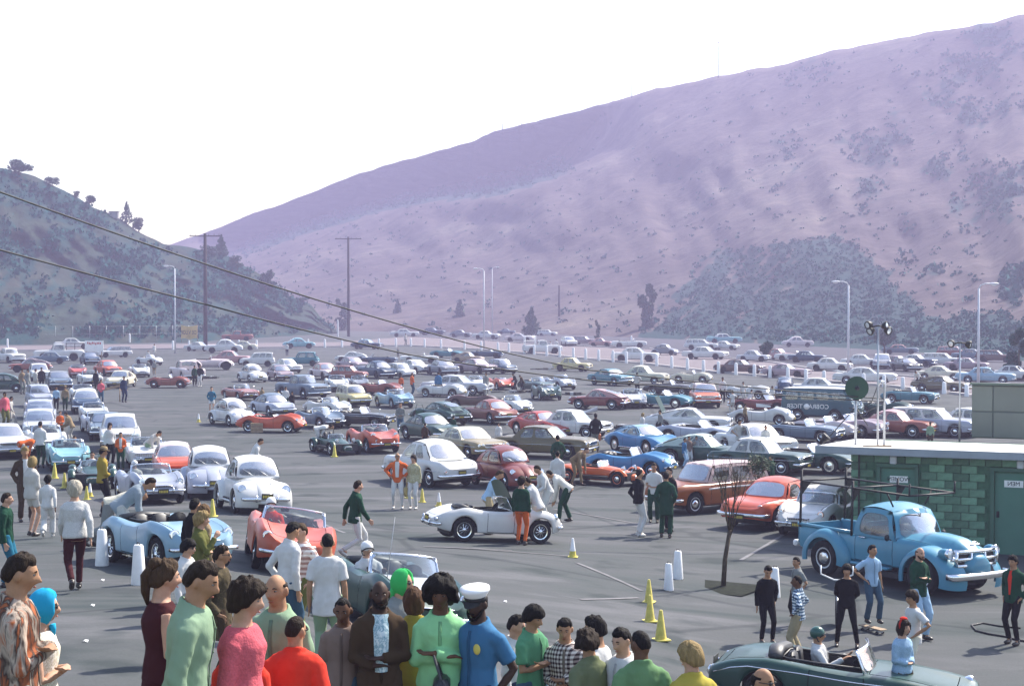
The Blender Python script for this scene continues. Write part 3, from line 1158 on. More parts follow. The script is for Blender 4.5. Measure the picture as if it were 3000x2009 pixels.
def build_car(sp):
 c = Car(sp)
 L, W, H2 = sp['L'], sp['W'], sp['L'] / 2
 xf, xr, Rw = sp['xf'], sp['xr'], sp['Rw']
 pan, inf = body_shell(sp)
 def at(arr, x):
  return float(np.interp(x, inf['xs'], inf[arr]))
 for key, mb in pan.items():
  if mb.f:
   me = weld(mb.mesh(key, [M['paint']]))
   c.put('door' if key == 'door2' else key, me, 'body' if key != 'bonnet' else 'bonnet')
 # dark pan under the skin
 tw = sp.get('tw', .16)
 inw = W / 2 - tw - .09
 m = MB()
 top = min(at('zc', 0), at('zsh', 0)) - .16 if not sp.get('cockpit') else .36
 m.box((0, 0, .30), (L * .70, inw * 2, .14))
 for x in (xf, xr):
  m.box((x, 0, Rw * 1.22), (Rw * 2.3, inw * 2, Rw * 1.4 if sp.get('arch_in', True) else .3))
 m.box((0, 0, .30), (abs(xf - xr) - 2 * Rw * 1.1, W * .9, .12))
 if not sp.get('cockpit') and not sp.get('bed'):
  m.box((0, 0, .45), (L * .55, W * .80, .1))
 c.put('chassis', m.mesh("chassis", [M['dark']], False))
 # wheels
 ty, rm = wheel_meshes(Rw, tw, Rw * sp.get('rimf', .62), style=sp.get('wheel', 'cap'))
 yw = W / 2 * sp.get('track', 1.0) - tw / 2 - .025
 for x in (xf, xr):
  for s in (1, -1):
   i = c.put('wheel', ty, None, (x, s * yw, Rw), (0, 0, 0 if s > 0 else math.pi))
   c.put('rim', rm, 'rim', (0, 0, 0), (0, 0, 0), i, True)
 # glasshouse
 if sp.get('gh'):
  fr, panes = greenhouse(sp['gh'])
  me = weld(fr.mesh("cabin", [M['paint']]))
  c.put(sp.get('cabin_name', 'cabin'), me, 'roof')
  for nm, mb in panes:
   c.put(nm, mb.mesh(nm, [M['glass']]), None)
  gx = sp['gh']
  m = MB()
  xm = (gx['xa0'] + gx['xc0']) / 2
  zb_ = gx['za'] - .02
  for i, xs_ in enumerate(sp.get('seats', (xm + .12,))):
   for s in (1, -1):
    sm_ = MB()
    y = s * gx['wb'] * .48
    wd = gx['wb'] * .72
    sm_.box((xs_, y, zb_ - .30), (.48, wd, .16), bev=.05)
    sm_.box((xs_ - .24, y, zb_ - .02), (.13, wd, .52), bev=.05, rot=Matrix.Rotation(-.16, 3, 'Y'))
    c.put('seat', sm_.mesh("seat", [M['seat']], True, 40), 'seat', small=True)
  m = MB()
  m.lathe([(.17, -.01), (.185, 0), (.17, .01), (.16, 0), (.17, -.01)], 14, 'z')
  m.tube([(-.16, 0, 0), (.16, 0, 0)], .008, 4)
  me = m.mesh("steering_wheel", [M['dark']])
  c.put('steering_wheel', me, None, (gx['xa0'] - .42, gx['wb'] * .48 * sp.get('drive', 1), zb_ + .03), (0, R(-62), 0), small=True)
 # open cockpit
 if sp.get('cockpit'):
  x0, x1 = sp['cockpit']
  wc = W / 2 * .55 * np.interp((x0 + x1) / 2, [p[0] for p in sp['w']], [p[1] for p in sp['w']])
  zt = at('zc', (x0 + x1) / 2)
  m = MB()
  for a, b_, cc_ in (((x0, x1), (-wc, -wc), 0), ((x0, x1), (wc, wc), 0)):
   m.add([(x0, a_y, z) for a_y in (b_[0],) for z in (.32, zt - .01)] + [(x1, b_[0], zt - .01), (x1, b_[0], .32)], [(0, 1, 2, 3)])
  m.add([(x0, -wc, .32), (x0, wc, .32), (x0, wc, at('zc', x0) - .01), (x0, -wc, at('zc', x0) - .01)], [(0, 1, 2, 3)])
  m.add([(x1, -wc, .32), (x1, wc, .32), (x1, wc, at('zc', x1) - .01), (x1, -wc, at('zc', x1) - .01)], [(0, 1, 2, 3)])
  m.add([(x0, -wc, .33), (x1, -wc, .33), (x1, wc, .33), (x0, wc, .33)], [(0, 1, 2, 3)])
  c.put('cockpit_tub', m.mesh("cockpit_tub", [M['dark']], False), None)
  m2 = MB()
  pts = [(x0, -wc), (x0, wc), (x1, wc), (x1, -wc), (x0, -wc)]
  m2.tube([(x, y, at('zc', x) + .012) for x, y in ((x0, -wc * .8), (x0, wc * .8), (x0 + .12, wc), ((x0 + x1) / 2, wc), (x1 - .05, wc))], .022, 6)
  m2.tube([(x, y, at('zc', x) + .012) for x, y in ((x0, -wc * .8), (x0 + .12, -wc), ((x0 + x1) / 2, -wc), (x1 - .05, -wc))], .022, 6)
  c.put('cockpit_trim', m2.mesh("cockpit_trim", [M['seat']]), 'trim')
  for s in (1, -1):
   sm_ = MB()
   y = s * wc * .5
   sm_.box((x0 + .42, y, .44), (.5, wc * .78, .14), bev=.05)
   sm_.box((x0 + .17, y, .66), (.13, wc * .78, .5), bev=.05, rot=Matrix.Rotation(-.2, 3, 'Y'))
   c.put('seat', sm_.mesh("seat", [M['seat']], True, 40), 'seat')
  m = MB()
  m.lathe([(.17, -.01), (.185, 0), (.17, .01), (.16, 0), (.17, -.01)], 14, 'z')
  m.tube([(-.16, 0, 0), (.16, 0, 0)], .008, 4)
  c.put('steering_wheel', m.mesh("steering_wheel", [M['dark']]), None, (x1 - .20, wc * .5 * sp.get('drive', 1), zt + .02), (0, R(-62), 0), small=True)
 if sp.get('screen'):       # open car windscreen with chrome frame
  xb, h, wd, rake, bow = sp['screen']
  zb_ = at('zc', xb) - .02
  fr, gl = MB(), MB()
  def P(u, v):
   a = 1 - (2 * u - 1) ** 2
   return (xb - rake * v + bow * a, (1 - 2 * u) * (wd - .05 * v), zb_ + h * v * (.9 + .1 * a))
  ring_patch(P, fr, gl, .03, .97, .06, .93, pw=8, inset=.006)
  fr.tube([P(i / 12, 1) for i in range(13)], .014, 6)
  fr.tube([P(0, j / 4) for j in range(5)], .016, 6)
  fr.tube([P(1, j / 4) for j in range(5)], .016, 6)
  c.put('windscreen_frame', fr.mesh("windscreen_frame", [M['chrome'] if not sp.get('screen_white') else M['white']]))
  c.put('windscreen', gl.mesh("windscreen", [M['glass']]))
 if sp.get('tonneau'):      # folded hood behind the seats
  x0 = sp['tonneau']
  m = MB()
  m.tube([(x0, -W * .33, at('zc', x0) + .05), (x0 - .06, 0, at('zc', x0) + .08), (x0, W * .33, at('zc', x0) + .05)], [(.11, .06), (.13, .075), (.11, .06)], 8)
  c.put('folded_hood', m.mesh("folded_hood", [M['seat']]), 'hood')
 # lamps, bumpers, grille, plates
 hl = sp.get('lamps')
 if hl:
  for (x, y, z, r) in hl:
   for s in (1, -1):
    m = MB()
    lamp(m, (x, s * y, z), r, Vector((1, s * .06, .08)))
    c.put('headlight', m.mesh("headlight", [M['lens'], M['chrome']], True, 50), small=True)
 tl = sp.get('tails')
 if tl:
  for (x, y, z, r) in tl:
   for s in (1, -1):
    m = MB()
    lamp(m, (x, s * y, z), r, Vector((-1, s * .05, .1)))
    c.put('tail_light', m.mesh("tail_light", [M['red'], M['chrome']], True, 50), small=True)
 for key, sgn in (('fbump', 1), ('rbump', -1)):
  b = sp.get(key)
  if b:
   x, z, h, wd, wrap = b
   m = MB()
   ww = W / 2 * wd
   pts = [(sgn * (x - wrap), -ww - .01, z), (sgn * (x - wrap * .35), -ww, z), (sgn * (x - .03), -ww * .86, z), (sgn * x, -ww * .45, z), (sgn * (x + .015), 0, z)]
   pts = pts + [(p[0], -p[1], p[2]) for p in reversed(pts[:-1])]
   m.tube(pts, [(.022, h / 2)] * len(pts), 8)
   for s in (1, -1):
    if sp.get('overrider', True):
     m.tube([(sgn * (x + .02), s * ww * .45, z - h * .7), (sgn * (x + .05), s * ww * .45, z), (sgn * (x + .02), s * ww * .45, z + h * 1.3)], [.025, .034, .02], 6)
    m.box((sgn * (x - .09), s * ww * .45, z), (.16, .04, .04))
   c.put('bumper', m.mesh("bumper", [M['chrome'] if not sp.get('white_bump') else M['white']]))
 gr = sp.get('grille')
 if gr:
  x, z, wd, h, nb, vert = gr
  m = MB()
  m.box((x - .02, 0, z), (.03, wd, h), 0)
  for i in range(nb):
   t = (i + .5) / nb - .5
   if vert:
    m.box((x + .005, t * wd, z), (.02, .014, h * .98), 1)
   else:
    m.box((x + .005, 0, z + t * h), (.02, wd * .98, .014), 1)
  pts = []
  for k in range(17):
   a = 2 * math.pi * k / 16
   q = (abs(math.cos(a)) ** 5 + abs(math.sin(a)) ** 5) ** .2
   pts.append((x + .005, wd / 2 * math.cos(a) / q, z + h / 2 * math.sin(a) / q))
  m.tube(pts, .014, 5, 1, False)
  c.put('grille', m.mesh("grille", [M['dark'], M['chrome']], True, 40))
 for key, sgn in (('fplate', 1), ('rplate', -1)):
  p = sp.get(key)
  if p:
   m = MB()
   m.box((sgn * p[0], 0, p[1]), (.012, .31, .155), 0)
   for k in range(6):
    m.box((sgn * (p[0] + .007), (k - 2.5) * .044, p[1]), (.004, .026, .07), 1)
   c.put('number_plate', m.mesh("number_plate", [M['plate'], M['plate_text']], False), small=True)
 for f in sp.get('extra', ()):
  f(c, at)
 return c

# separate wings, as on old round cars and pickups
def fender(xw, Rw, yin, yout, thick, fl, rl, top=1.0, fdrop=.0, rdrop=.0, a0=-25, a1=205, tail=1.0):
 """bulging wing round a wheel: inner edge against the body, outer edge at the arch lip"""
 m = MB()
 Ra = Rw * 1.14
 def P(u, v):
  a = R(a0 + (a1 - a0) * u)
  ca, sa = math.cos(a), math.sin(a)
  t = v
  y = yin + (yout - yin) * math.sin(t * math.pi / 2) ** .9
  k = math.cos(t * math.pi / 2) ** .8
  rad = Ra + thick * (k if t < 1 else 0)
  ex = rad * ca
  grow = (1 + (fl if ca > 0 else rl) * abs(ca) ** 1.4 * (.45 + .55 * k))
  x = xw + ex * grow
  z = Rw + rad * sa * (top if sa > 0 else 1)
  if sa < .25:
   z -= (fdrop if ca > 0 else rdrop) * (.25 - sa)
  return (x, y, max(z, .19))
 m.grid(P, 25, 9)
 n0 = len(m.v)
 # lip turned inwards
 def Q(u, v):
  p = Vector(P(u, 1.0))
  return (p.x, p.y - (math.copysign(.05, yout - yin)) * v, p.z)
 m.grid(Q, 25, 2)
 if yout < yin:
  m.f = [tuple(reversed(f)) for f in m.f]
 return m

def add_fenders(front, rear, mat='paint'):
 def f(c, at):
  sp = c.sp
  for key, prm, x in (('f', front, sp['xf']), ('r', rear, sp['xr'])):
   if prm is None:
    continue
   for s in (1, -1):
    m = fender(x, sp['Rw'], s * prm['yin'], s * prm['yout'], prm['thick'], prm['fl'], prm['rl'], prm.get('top', 1), prm.get('fd', 0), prm.get('rd', 0), prm.get('a0', -25), prm.get('a1', 205))
    c.put('fender', weld(m.mesh("fender", [M['paint']])), 'fender')
 return f

def running_board(x0, x1, y, w, z=.30):
 def f(c, at):
  for s in (1, -1):
   m = MB()
   m.box(((x0 + x1) / 2, s * y, z), (x1 - x0, w, .05), bev=.02)
   c.put('running_board', m.mesh("running_board", [M['paint']], True, 40), 'fender')
 return f

def side_trim(z, x0, x1, mat='chrome', h=.02):
 def f(c, at):
  for s in (1, -1):
   m = MB()
   n = 14
   pts = []
   for i in range(n + 1):
    x = x0 + (x1 - x0) * i / n
    pts.append((x, s * (at('w', x) + .006), min(z if not callable(z) else z(x), at('zsh', x) - .01)))
   m.tube(pts, [(.008, h / 2)] * len(pts), 5, up=(0, 0, 1))
   c.put('trim_strip', m.mesh("trim_strip", [M[mat]]), small=True)
 return f

def mirror_stalk(x, y, z):
 def f(c, at):
  m = MB()
  m.tube([(x, y, z), (x, y + .05, z + .10)], .008, 5)
  m.blob((x, y + .05, z + .13), (.03, .06, .05), 8, 6)
  c.put('wing_mirror', m.mesh("wing_mirror", [M['chrome']]), small=True)
 return f

def antenna(x, y, h):
 def f(c, at):
  m = MB()
  m.tube([(x, y, at('zf', x) - .02), (x - .02, y, at('zf', x) + h)], [.006, .003], 5)
  c.put('antenna', m.mesh("antenna", [M['steel']]), small=True)
 return f

def wipers(x, z):
 def f(c, at):
  m = MB()
  for y in (.28, -.12):
   m.tube([(x, y, z), (x - .12, y - .18, z + .12), (x - .2, y - .3, z + .2)], .006, 4)
  c.put('wiper', m.mesh("wiper", [M['steel']]), small=True)
 return f

def fins(x0, x1, h, y):
 def f(c, at):
  for s in (1, -1):
   m = MB()
   pts = [(x0 + (x1 - x0) * k / 8, s * y, at('zf', x0 + (x1 - x0) * k / 8) - .03 + h * (1 - k / 8) ** 1.3) for k in range(9)]
   m.tube(pts, [(.035, .05)] * 9, 6)
   c.put('tail_fin', m.mesh("tail_fin", [M['paint']]), 'body')
 return f

def louvre_bits(c, at):
 pass

S = {}
def spec(name, **k):
 S[name] = k

def flatw(L, a=.93, b=.95):
 h = L / 2
 return [(-h, a), (-h * .7, 1.0), (h * .65, 1.0), (h, b)]

# --- round-backed small saloon with separate wings
spec('humpback', kind='small_car', L=4.05, W=1.54, xf=1.16, xr=-1.24, Rw=.32, tw=.15, arches='', track=1.0, wheel='cap', rimf=.62,
     zc=[(-2.02, .46), (-1.8, .66), (-1.45, .88), (-1.0, 1.0), (.75, .96), (1.2, .90), (1.6, .76), (1.95, .50), (2.02, .40)],
     zf=[(-2.02, .42), (-1.8, .60), (-1.45, .78), (-1.0, .88), (.75, .86), (1.2, .76), (1.6, .60), (1.95, .42), (2.02, .36)],
     w=[(-2.02, .30), (-1.7, .56), (-1.1, .78), (-.5, .86), (.5, .84), (.9, .74), (1.4, .56), (1.8, .40), (2.02, .26)],
     zb=[(-2.02, .32), (-1, .26), (1, .26), (2.02, .30)], drop=.10, sm=.22, nose=(.3, .35, .3), tail=(.4, .4, .3), bonnet=(.80, 1.96), boot=(-1.95, -1.30), door=(-.28, .66), lidrows=3,
     gh=dict(xa0=.72, xa1=.34, xc0=-1.52, xc1=-.86, za=.92, zc=.86, zt=1.36, wb=.60, wbc=.50, wt=.50, wtc=.42, bow=.10, bowr=.13, crown=.14, edge=.06, bul=.05, vbul=.05,
             side=[(0, .22, .50, 1), (.52, .54, .95, 1)], rwin=(.20, .80, .42, .86), wsin=(.06, .94, .10, .86), pw=5, pws=4, sv=(.10, .86), dzr=-.05, rbul=.07, roofarc=.06, plan=.05),
     fbump=(2.0, .42, .09, .80, .22), rbump=(1.98, .42, .09, .80, .22), fplate=(2.05, .50), rplate=(2.0, .62),
     seats=(.12, -.75),
     extra=[add_fenders(dict(yin=.20, yout=.765, thick=.19, fl=.30, rl=.22, rd=.3, a0=-18, a1=192), dict(yin=.52, yout=.775, thick=.15, fl=.22, rl=.18, a0=-10, a1=195)),
   running_board(-.82, .72, .68, .16), lambda c, at: [c.put('headlight', _lamp_mesh(.105), None, (1.60, s * .59, .67), (0, R(68), s * R(5))) for s in (1, -1)],
   lambda c, at: [c.put('tail_light', _tail_mesh(.06), None, (-1.58, s * .64, .66), (0, R(-70), 0), small=True) for s in (1, -1)], wipers(.88, .97)])

def _lamp_mesh(r):
 m = MB()
 lamp(m, (0, 0, 0), r, Vector((0, 0, 1)))
 return m.mesh("headlight", [M['lens'], M['chrome']], True, 50)
def _tail_mesh(r):
 m = MB()
 lamp(m, (0, 0, 0), r, Vector((0, 0, 1)))
 return m.mesh("tail_light", [M['red'], M['chrome']], True, 50)

# --- British open two-seaters
def roadster(name, L=3.6, W=1.45, hump=.10, nose_z=.62, screen=True, **o):
 h = L / 2
 sp = dict(kind='roadster', L=L, W=W, xf=h * .62, xr=-h * .56, Rw=.305, tw=.15, wheel='wire', rimf=.66, track=.985, flare=.015,
         zc=[(-h, .58), (-h * .8, .74), (-h * .35, .82), (-h * .1, .80), (h * .2, .82), (h * .5, .78), (h * .8, .70), (h, nose_z - .04)],
         zf=[(-h, .60), (-h * .8, .76), (-h * .55, .84 + hump * .5), (-h * .25, .80), (h * .1, .78), (h * .45, .80 + hump), (h * .75, .76 + hump * .6), (h, nose_z)],
         w=[(-h, .74), (-h * .8, .94), (-h * .5, 1.0), (0, .97), (h * .5, 1.0), (h * .8, .94), (h, .70)],
         zb=[(-h, .36), (-h * .8, .26), (0, .22), (h * .8, .24), (h, .32)], drop=.14, sm=.2,
         cockpit=(-h * .46, h * .17), bonnet=(h * .22, h * .86), boot=(-h * .92, -h * .56), door=(-h * .22, h * .2),
         screen=(h * .19, .34, W * .40, .15, .10) if screen else None,
         lamps=[(h * .88, W * .36, .68, .085)], tails=[(-h * .97, W * .36, .56, .045)],
         fbump=(h + .02, .42, .07, .86, .2), rbump=(h + .02, .44, .07, .84, .2), grille=(h * .99, .47, .62, .20, 9, True), fplate=(h + .06, .40), rplate=(h + .03, .56), tonneau=-h * .50)
 sp.update(o)
 S[name] = sp
roadster('roadster')
roadster('roadster_square', L=3.88, W=1.52, hump=.0, nose_z=.70, drop=.09, grille=(1.935, .56, 1.0, .14, 15, True), wheel='wire', nose=(.15, .12, .15), tail=(.2, .15, .2),
         lamps=[(1.82, .60, .66, .088)], w=[(-1.94, .92), (-1.5, 1), (1.5, 1), (1.94, .92)], extra=[side_trim(.70, -1.85, 1.8), mirror_stalk(.9, .62, .82)])
roadster('roadster_low', L=3.7, W=1.55, hump=.16, nose_z=.56, wheel='cap')
roadster('big_healey', L=3.95, W=1.55, hump=.14, nose_z=.66, grille=(1.96, .50, .70, .22, 12, True))
roadster('toothy_roadster', L=3.8, W=1.47, hump=.18, nose_z=.72, grille=(1.86, .52, .95, .24, 14, True), lamps=[(1.62, .50, .76, .10)])
# sports racer without screen, smooth tail
roadster('sports_racer', L=3.75, W=1.55, hump=.20, nose_z=.46, wheel='wire', screen=False, fbump=None, rbump=None, grille=(1.86, .40, .5, .13, 3, False), tonneau=None,
         extra=[lambda c, at: c.put('wind_deflector', _deflector(c, at))])
def _deflector(c, at):
 m = MB()
 x = c.sp['L'] / 2 * .18
 def P(u, v):
  return (x - .12 * v + .08 * (1 - (2 * u - 1) ** 2), (1 - 2 * u) * .42, at('zc', x) - .01 + .14 * v)
 m.grid(P, 9, 3)
 return m.mesh("wind_deflector", [M['glass']])

# bonnetless narrow open-wheel car with cycle wings
def open_wheeler_extra(c, at):
 sp = c.sp
 for x, s in ((sp['xf'], 1), (sp['xf'], -1), (sp['xr'], 1), (sp['xr'], -1)):
  m = MB()
  y0, y1 = s * .52, s * .76
  Rr = sp['Rw'] * 1.13
  def P(u, v):
   a = R(20 + 150 * u) if x > 0 else R(-5 + 170 * u)
   k = .06 * (1 - (2 * v - 1) ** 2)
   return (x + (Rr + k) * math.cos(a) * (1.06 if x < 0 else 1.1), y0 + (y1 - y0) * v if s < 0 else y1 + (y0 - y1) * v, sp['Rw'] + (Rr + k) * math.sin(a))
  m.grid(P, 15, 6)
  c.put('fender', m.mesh("fender", [M['paint']]), 'fender')
 for s in (1, -1):
  m = MB()
  lamp(m, (1.28, s * .40, .66), .085)
  m.tube([(1.22, s * .2, .5), (1.22, s * .4, .6)], .012, 5, 1)
  c.put('headlight', m.mesh("headlight", [M['lens'], M['chrome']], True, 50), small=True)
  m = MB()
  for z in (.26, .40):
   m.tube([(1.22, s * .2, z), (1.24, s * .62, .3)], .012, 5)
   m.tube([(1.0, s * .25, z), (1.24, s * .62, .3)], .012, 5)
  c.put('suspension_arm', m.mesh("suspension_arm", [M['steel']]), small=True)
 m = MB()
 m.tube([(-1.0, .34, .5), (-.98, .33, 1.0), (-.98, 0, 1.04), (-.98, -.33, 1.0), (-1.0, -.34, .5)], .02, 6)
 c.put('roll_bar', m.mesh("roll_bar", [M['iron']]), small=True)
spec('open_wheeler', kind='open_wheeled_car', L=3.3, W=1.55, xf=1.15, xr=-1.05, Rw=.29, tw=.17, arches='', wheel='cap', rimf=.62, track=1.0, arch_in=False,
     zc=[(-1.65, .66), (-1.2, .70), (-.3, .66), (.3, .68), (.9, .60), (1.4, .48), (1.65, .42)],
     zf=[(-1.65, .62), (-1.2, .66), (-.3, .62), (.3, .62), (.9, .54), (1.4, .44), (1.65, .38)],
     w=[(-1.65, .56), (-1, .60), (0, .56), (.6, .50), (1.2, .38), (1.65, .28)], zb=[(-1.65, .28), (0, .16), (1.65, .22)], drop=.06, sm=.12,
     nose=(.3, .3, .25), tail=(.1, .1, .1), cockpit=(-1.0, .12), bonnet=(.2, 1.3), screen=(.14, .22, .40, .06, .02), grille=(1.63, .32, .34, .16, 6, False), tails=[(-1.65, .36, .55, .035)], extra=[open_wheeler_extra])

# --- American sports coupe and convertible with sharp wing line
def sharp(name, closed, **o):
 L = 4.45
 h = L / 2
 sp = dict(kind='sports_coupe' if closed else 'sports_convertible', L=L, W=1.77, xf=1.27, xr=-1.22, Rw=.335, tw=.18, wheel='disc', rimf=.66,
         zc=[(-h, .62), (-1.8, .78), (-1.1, .86), (.3, .84), (.9, .80), (1.6, .70), (h, .54)],
         zf=[(-h, .66), (-1.8, .82), (-1.15, .93), (-.5, .84), (.3, .80), (1.1, .88), (1.7, .76), (h, .56)],
         w=[(-h, .80), (-1.6, .97), (-1.2, 1.0), (0, .93), (1.1, 1.0), (1.8, .95), (h, .84)],
         zb=[(-h, .40), (-1.7, .26), (0, .20), (1.7, .24), (h, .36)], drop=.15, sm=.14, nose=(.1, .06, .1), tail=(.12, .1, .1), door=(-.55, .50), bonnet=(.62, 2.0), boot=None if closed else (-2.0, -1.15),
         fbump=(h - .02, .46, .06, .95, .25), rbump=(h - .0, .48, .06, .92, .2), tails=[(-h + .02, .62, .62, .06), (-h + .02, .44, .62, .06)], fplate=(h + .05, .40), rplate=(h + .03, .50), overrider=False,
         extra=[side_trim(lambda x: .27, -.85, .9, 'chrome', .07)])
 if closed:
  sp['gh'] = dict(xa0=.62, xa1=.10, xc0=-1.95, xc1=-.55, za=.84, zc=.84, zt=1.20, wb=.68, wbc=.42, wt=.50, wtc=.42, bow=.16, bowr=.05, crown=.05, edge=.04, bul=.04, vbul=.03,
      side=[(0, .30, .46, 1), (.50, .53, .94, 1)], rwin=(.12, .88, .30, .92), sv=(.10, .84), rbul=.10, plan=.06)
 else:
  sp['cockpit'] = (-1.0, .38)
  sp['screen'] = (.55, .36, .66, .32, .16)
  sp['tonneau'] = None
 sp.update(o)
 S[name] = sp
sharp('sharp_coupe', True)
sharp('sharp_convertible', False)
# older American two-seater with coves and round wings
spec('cove_convertible', kind='sports_convertible', L=4.5, W=1.82, xf=1.3, xr=-1.25, Rw=.34, tw=.17, wheel='disc',
     zc=[(-2.25, .60), (-1.7, .76), (-1, .84), (.4, .86), (1.2, .84), (1.9, .74), (2.25, .58)], zf=[(-2.25, .60), (-1.7, .80), (-1.1, .88), (-.2, .84), (.6, .86), (1.3, .96), (1.9, .88), (2.25, .70)],
     w=[(-2.25, .70), (-1.7, .94), (-1.2, 1), (0, .95), (1.2, 1), (1.9, .96), (2.25, .80)], zb=[(-2.25, .36), (0, .24), (2.25, .34)], drop=.18, sm=.2, cockpit=(-.95, .35), door=(-.5, .5), bonnet=(.62, 2.0), boot=(-2.0, -1.1),
     screen=(.50, .38, .68, .24, .20), lamps=[(2.16, .70, .74, .08), (2.18, .52, .73, .08)], fbump=(2.24, .48, .08, .95, .3), rbump=(2.24, .46, .08, .9, .3), grille=(2.24, .56, .95, .16, 13, True), tails=[(-2.2, .6, .62, .06)], rplate=(2.28, .55),
     extra=[side_trim(.62, -.2, 1.0, 'chrome', .025)])

# --- boxy saloons of the sixties
def saloon(name, L=4.6, W=1.76, zr=1.38, belt=.90, hood=.90, deck=.90, form='notch', kind='saloon_car', style='us', **o):
 h = L / 2
 wb = W / 2 * .90
 g = dict(xa0=h * .36, xa1=h * .14, xc0=-h * .56, xc1=-h * .34, za=belt - .03, zc=belt - .03, zt=zr - .05, wb=wb, wt=wb * .80, bow=.14, bowr=.10, crown=.05, edge=.03, bul=.02,
             side=[(0, .16, .47, 1), (.50, .53, .95, 1)], rwin=(.07, .93, .12, .88), sv=(.08, .88))
 if form == 'wagon':
  g.update(xc0=-h * .93, xc1=-h * .86, side=[(0, .06, .32, 1), (.34, .36, .63, 1), (.65, .67, .96, 1)], rwin=(.06, .94, .10, .86), crown=.03, bowr=.05)
 elif form == 'fast':
  g.update(xc0=-h * .88, xc1=-h * .18, side=[(0, .36, .52, 1), (.54, .56, .95, 1)], rwin=(.10, .90, .30, .92), wt=wb * .76, rbul=.06)
 elif form == 'coupe':
  g.update(xc0=-h * .60, xc1=-h * .30, xa1=h * .10, side=[(0, .26, .50, 1), (.51, .52, .95, 1)])
 elif form == 'round':
  g.update(xc0=-h * .62, xc1=-h * .30, crown=.10, edge=.05, bul=.05, wt=wb * .74, bowr=.16, pw=5, pws=4, side=[(0, .20, .48, 1), (.52, .54, .94, 1)])
 sp = dict(kind=kind, L=L, W=W, xf=h * .60, xr=-h * .56, Rw=.33, tw=.16, wheel='cap', rimf=.62,
         zc=[(-h, deck - .20), (-h * .92, deck - .03), (-h * .6, deck + .01), (0, belt), (h * .4, hood + .02), (h * .85, hood - .05), (h, hood - .18)],
         zf=[(-h, deck - .14), (-h * .92, deck), (-h * .5, belt + .01), (0, belt), (h * .4, hood + .01), (h * .88, hood - .02), (h, hood - .12)],
         w=flatw(L), zb=[(-h, .36), (-h * .7, .27), (h * .7, .27), (h, .34)], drop=.10, sm=.13, nose=(.16, .10, .18), tail=(.18, .12, .18), door=(-h * .12, h * .32), bonnet=(h * .42, h * .94), boot=(-h * .95, -h * .60) if form in ('notch', 'coupe', 'round') else None,
         gh=g, lamps=[(h - .03, W * .41, .68, .08), (h - .03, W * .30, .68, .08)], tails=[(-h + .02, W * .38, .62, .06)],
         fbump=(h + .03, .46, .11, .97, .3), rbump=(h + .03, .46, .11, .97, .3), grille=(h - .01, .67, W * .52, .15, 7, False), fplate=(h + .07, .40), rplate=(h + .04, .58),
         seats=(h * .02, -h * .34), overrider=False, extra=[side_trim(.62, -h * .9, h * .9)])
 sp.update(o)
 S[name] = sp
saloon('saloon')
saloon('long_saloon', L=5.1, W=1.92, zr=1.40, hood=.92, deck=.92)
saloon('compact', L=4.1, W=1.58, zr=1.40, belt=.88, hood=.86, deck=.84)
saloon('round_saloon', L=4.45, W=1.68, zr=1.54, belt=.98, hood=.96, deck=.92, form='round', drop=.16, lamps=[(2.12, .58, .78, .10)], sm=.26, grille=(2.2, .66, .50, .42, 9, True), nose=(.3, .22, .2), tail=(.4, .28, .24))
saloon('old_saloon', L=4.9, W=1.84, zr=1.58, belt=1.0, hood=1.02, deck=.94, form='round', drop=.2, sm=.3, lamps=[(2.33, .68, .80, .10)], grille=(2.42, .62, 1.2, .2, 4, False), nose=(.35, .25, .2), tail=(.5, .3, .26))
saloon('coupe', L=4.6, W=1.74, zr=1.32, belt=.86, hood=.86, deck=.86, form='coupe', kind='coupe')
saloon('sport_coupe', L=4.6, W=1.74, zr=1.30, belt=.86, hood=.84, deck=.90, form='fast', kind='coupe')
saloon('small_fastback', L=4.0, W=1.56, zr=1.30, belt=.84, hood=.80, deck=.74, form='fast', kind='coupe', drop=.16, sm=.26, nose=(.35, .3, .3), tail=(.4, .3, .3), lamps=[(1.86, .52, .66, .095)], grille=None, extra=[])
saloon('rounded_coupe', L=4.15, W=1.62, zr=1.30, belt=.86, hood=.84, deck=.82, form='round', kind='coupe', drop=.18, sm=.28, nose=(.4, .32, .32), tail=(.45, .34, .3), lamps=[(1.92, .56, .66, .09)], grille=(2.04, .46, .4, .12, 4, False), extra=[])
saloon('tiny_estate', L=3.3, W=1.42, zr=1.36, belt=.86, hood=.82, deck=.88, form='wagon', kind='estate_car', Rw=.27, lamps=[(1.60, .50, .62, .085)], grille=(1.64, .52, .6, .18, 6, False), xf=1.02, xr=-1.0, drop=.12)
saloon('box_mini', L=3.1, W=1.42, zr=1.35, belt=.84, hood=.80, deck=.80, form='notch', kind='small_car', Rw=.26, lamps=[(1.50, .50, .60, .085)], grille=(1.54, .48, .7, .18, 6, False), xf=1.0, xr=-1.0, drop=.12, boot=None,
       gh=dict(xa0=.62, xa1=.34, xc0=-1.40, xc1=-1.14, za=.81, zc=.81, zt=1.31, wb=.63, wt=.54, bow=.08, bowr=.06, crown=.04, edge=.03, bul=.02, side=[(0, .10, .47, 1), (.50, .53, .95, 1)], rwin=(.08, .92, .14, .84), sv=(.08, .88)))
saloon('estate', L=4.7, W=1.80, zr=1.46, belt=.94, hood=.92, deck=.94, form='wagon', kind='estate_car')
